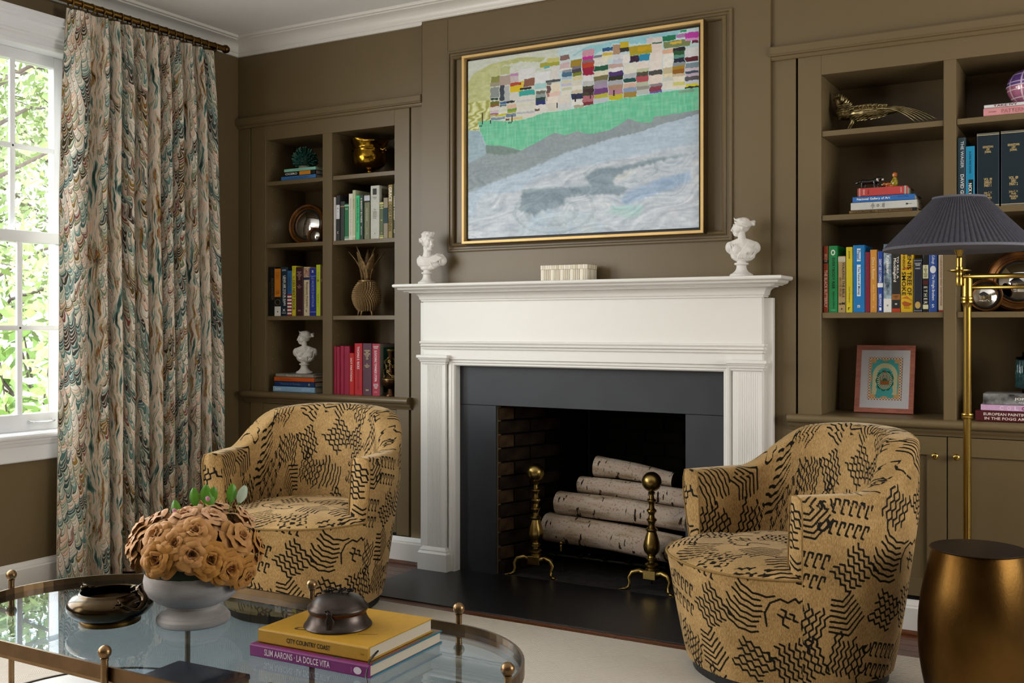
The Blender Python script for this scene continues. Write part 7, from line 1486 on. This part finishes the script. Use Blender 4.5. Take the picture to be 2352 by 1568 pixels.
# dark patterned box-book on the lower shelf
lb = empty('patterned_box', (-2.02, 1.86, .2003), (0, 0, R(3)), 'dark blue lattice-patterned box on the lower shelf of the table', 'box')
def lattice(name, c1, c2):
    m = mat(name, c1, .35); nt, N, L, mth, comb, noise, white, ramp, mix = nodeset(m); b = N['Principled BSDF']; tc = N.new('ShaderNodeTexCoord'); sp = N.new('ShaderNodeSeparateXYZ'); L.new(tc.outputs['Object'], sp.inputs[0])
    a = mth('ABSOLUTE', mth('SINE', mth('MULTIPLY', mth('ADD', sp.outputs[0], sp.outputs[1]), 150.0))); c = mth('ABSOLUTE', mth('SINE', mth('MULTIPLY', mth('SUBTRACT', sp.outputs[0], sp.outputs[1]), 150.0))); L.new(mix(mth('LESS_THAN', mth('MINIMUM', a, c), .3), c2, c1), b.inputs['Base Color']); return m
box('base', -.12, .12, -.105, .105, 0, .038, mat('gilt_edge', '#8d6f2a', .4), lb, .002); box('lid', -.122, .122, -.107, .107, .0382, .052, lattice('maroon_lattice', '#5a2a3a', '#15192a'), lb, .002)
box('picture_panel', -.088, .088, -.075, .075, .052, .0526, mat('ink_blue_picture', '#16284a', .3, noise=.9, nscale=24, col2='#0a0f1c'), lb)
# ================================================================ garden outside the window
gr = box('ground', -60, -4.4, -30, 60, -.75, -.6, mat('lawn', '#3a4524', .9, noise=.5, nscale=3, col2='#4a3a2c')); struct(gr)
def leaf_cloud(name, pts, size, m, parent, seed):
    rg = np.random.default_rng(seed); n = len(pts); P = np.array(pts); a = rg.normal(size=(n, 3)); a /= np.linalg.norm(a, axis=1)[:, None]; b = rg.normal(size=(n, 3)); b -= a * (a * b).sum(1)[:, None]; b /= np.linalg.norm(b, axis=1)[:, None]
    s = size * rg.uniform(.6, 1.3, n)[:, None]; V = np.stack([P - a * s, P + b * s * .45 + a * s * .15, P + a * s * 1.1, P - b * s * .45 + a * s * .15], 1).reshape(-1, 3)
    o = mo(name, V, [(4 * i, 4 * i + 1, 4 * i + 2, 4 * i + 3) for i in range(n)], m, parent); o['kind'] = 'stuff'; return o
M_TRK = mat('tree_bark', '#3d3128', .9, noise=.4, nscale=20)
def tree(label, loc, height, crown, nleaf, size, col, seed):
    rg = random.Random(seed); r = empty('garden_tree', loc, label=label, cat='tree', group='trees in the garden'); tips = []
    tube('trunk', [(0, 0, 0), (.05, .03, height * .3), (-.04, .06, height * .6), (.02, 0, height * .85)], [.16, .13, .09, .03], M_TRK, r, 10)
    for k in range(16):
        a = rg.uniform(0, 2 * PI); z0 = height * rg.uniform(.22, .75); L = crown * rg.uniform(.7, 1.1) * (1.15 - z0 / height * .6)
        p = [Vector((0, 0, z0)), Vector((L * .35 * math.cos(a), L * .35 * math.sin(a), z0 + L * .22)), Vector((L * .7 * math.cos(a + .2), L * .7 * math.sin(a + .2), z0 + L * .3)), Vector((L * math.cos(a + .3), L * math.sin(a + .3), z0 + L * .26))]
        b = tube('branch', p, [.026, .018, .011, .004], M_TRK, r, 6)
        for q in range(3):
            s0 = p[1 + q % 2].lerp(p[2], rg.random()); e = s0 + Vector((rg.uniform(-.6, .6), rg.uniform(-.6, .6), rg.uniform(-.3, .5))); tube('twig', [s0, s0.lerp(e, .5) + Vector((0, 0, .05)), e], [.008, .005, .002], M_TRK, b, 5); tips += [e, s0.lerp(e, .6)]
        tips += [p[2], p[3]]
    pts = [];
    for i in range(nleaf): t = rg.choice(tips); pts.append((t.x + rg.gauss(0, .34), t.y + rg.gauss(0, .34), t.z + rg.gauss(0, .28)))
    leaf_cloud('foliage', pts, size, mat('leaf_' + col.strip('#'), col, .6, noise=.3, nscale=2), r, seed); return r
tree('leafy green garden tree seen through the upper window panes', (-10.2, 6.6, -.6), 6.2, 2.7, 9000, .06, '#74854c', 1)
tree('second garden tree farther off behind the first', (-15.0, 11.2, -.6), 7.0, 3.4, 8000, .08, '#7d895c', 2)
tree('garden tree towards the edge of the window view', (-13.5, 1.0, -.6), 6.0, 2.6, 5000, .07, '#768550', 3)
for si, (sxy, lab) in enumerate((((-6.8, 4.75), 'pale green broad-leaved shrub just outside the lower panes'), ((-8.6, 6.35), 'taller shrub farther back below the garden trees'))):
  sb = empty('garden_shrub', (sxy[0], sxy[1], -.6), label=lab, cat='shrub', group='shrubs below the window'); rg = random.Random(6 + si); pts = []; ks = 1 + .35 * si
  for k in range(14):
      a = rg.uniform(0, 2 * PI); p = [(0, 0, 0), (.25 * math.cos(a), .25 * math.sin(a), .8), (.55 * math.cos(a), .55 * math.sin(a), 1.3 + rg.uniform(-.3, .45))]; tube('stem', p, [.014, .01, .004], M_TRK, sb, 6)
      for q in range(60): t = rg.uniform(.35, 1.05); pts.append((.55 * math.cos(a) * t + rg.gauss(0, .13), .55 * math.sin(a) * t + rg.gauss(0, .13), 1.35 * t + rg.gauss(0, .12)))
  sb.scale = (ks, ks, ks)
  leaf_cloud('foliage', pts, .075, mat('pale_shrub_leaf', '#88a558', .5, noise=.2, nscale=4), sb, 8)
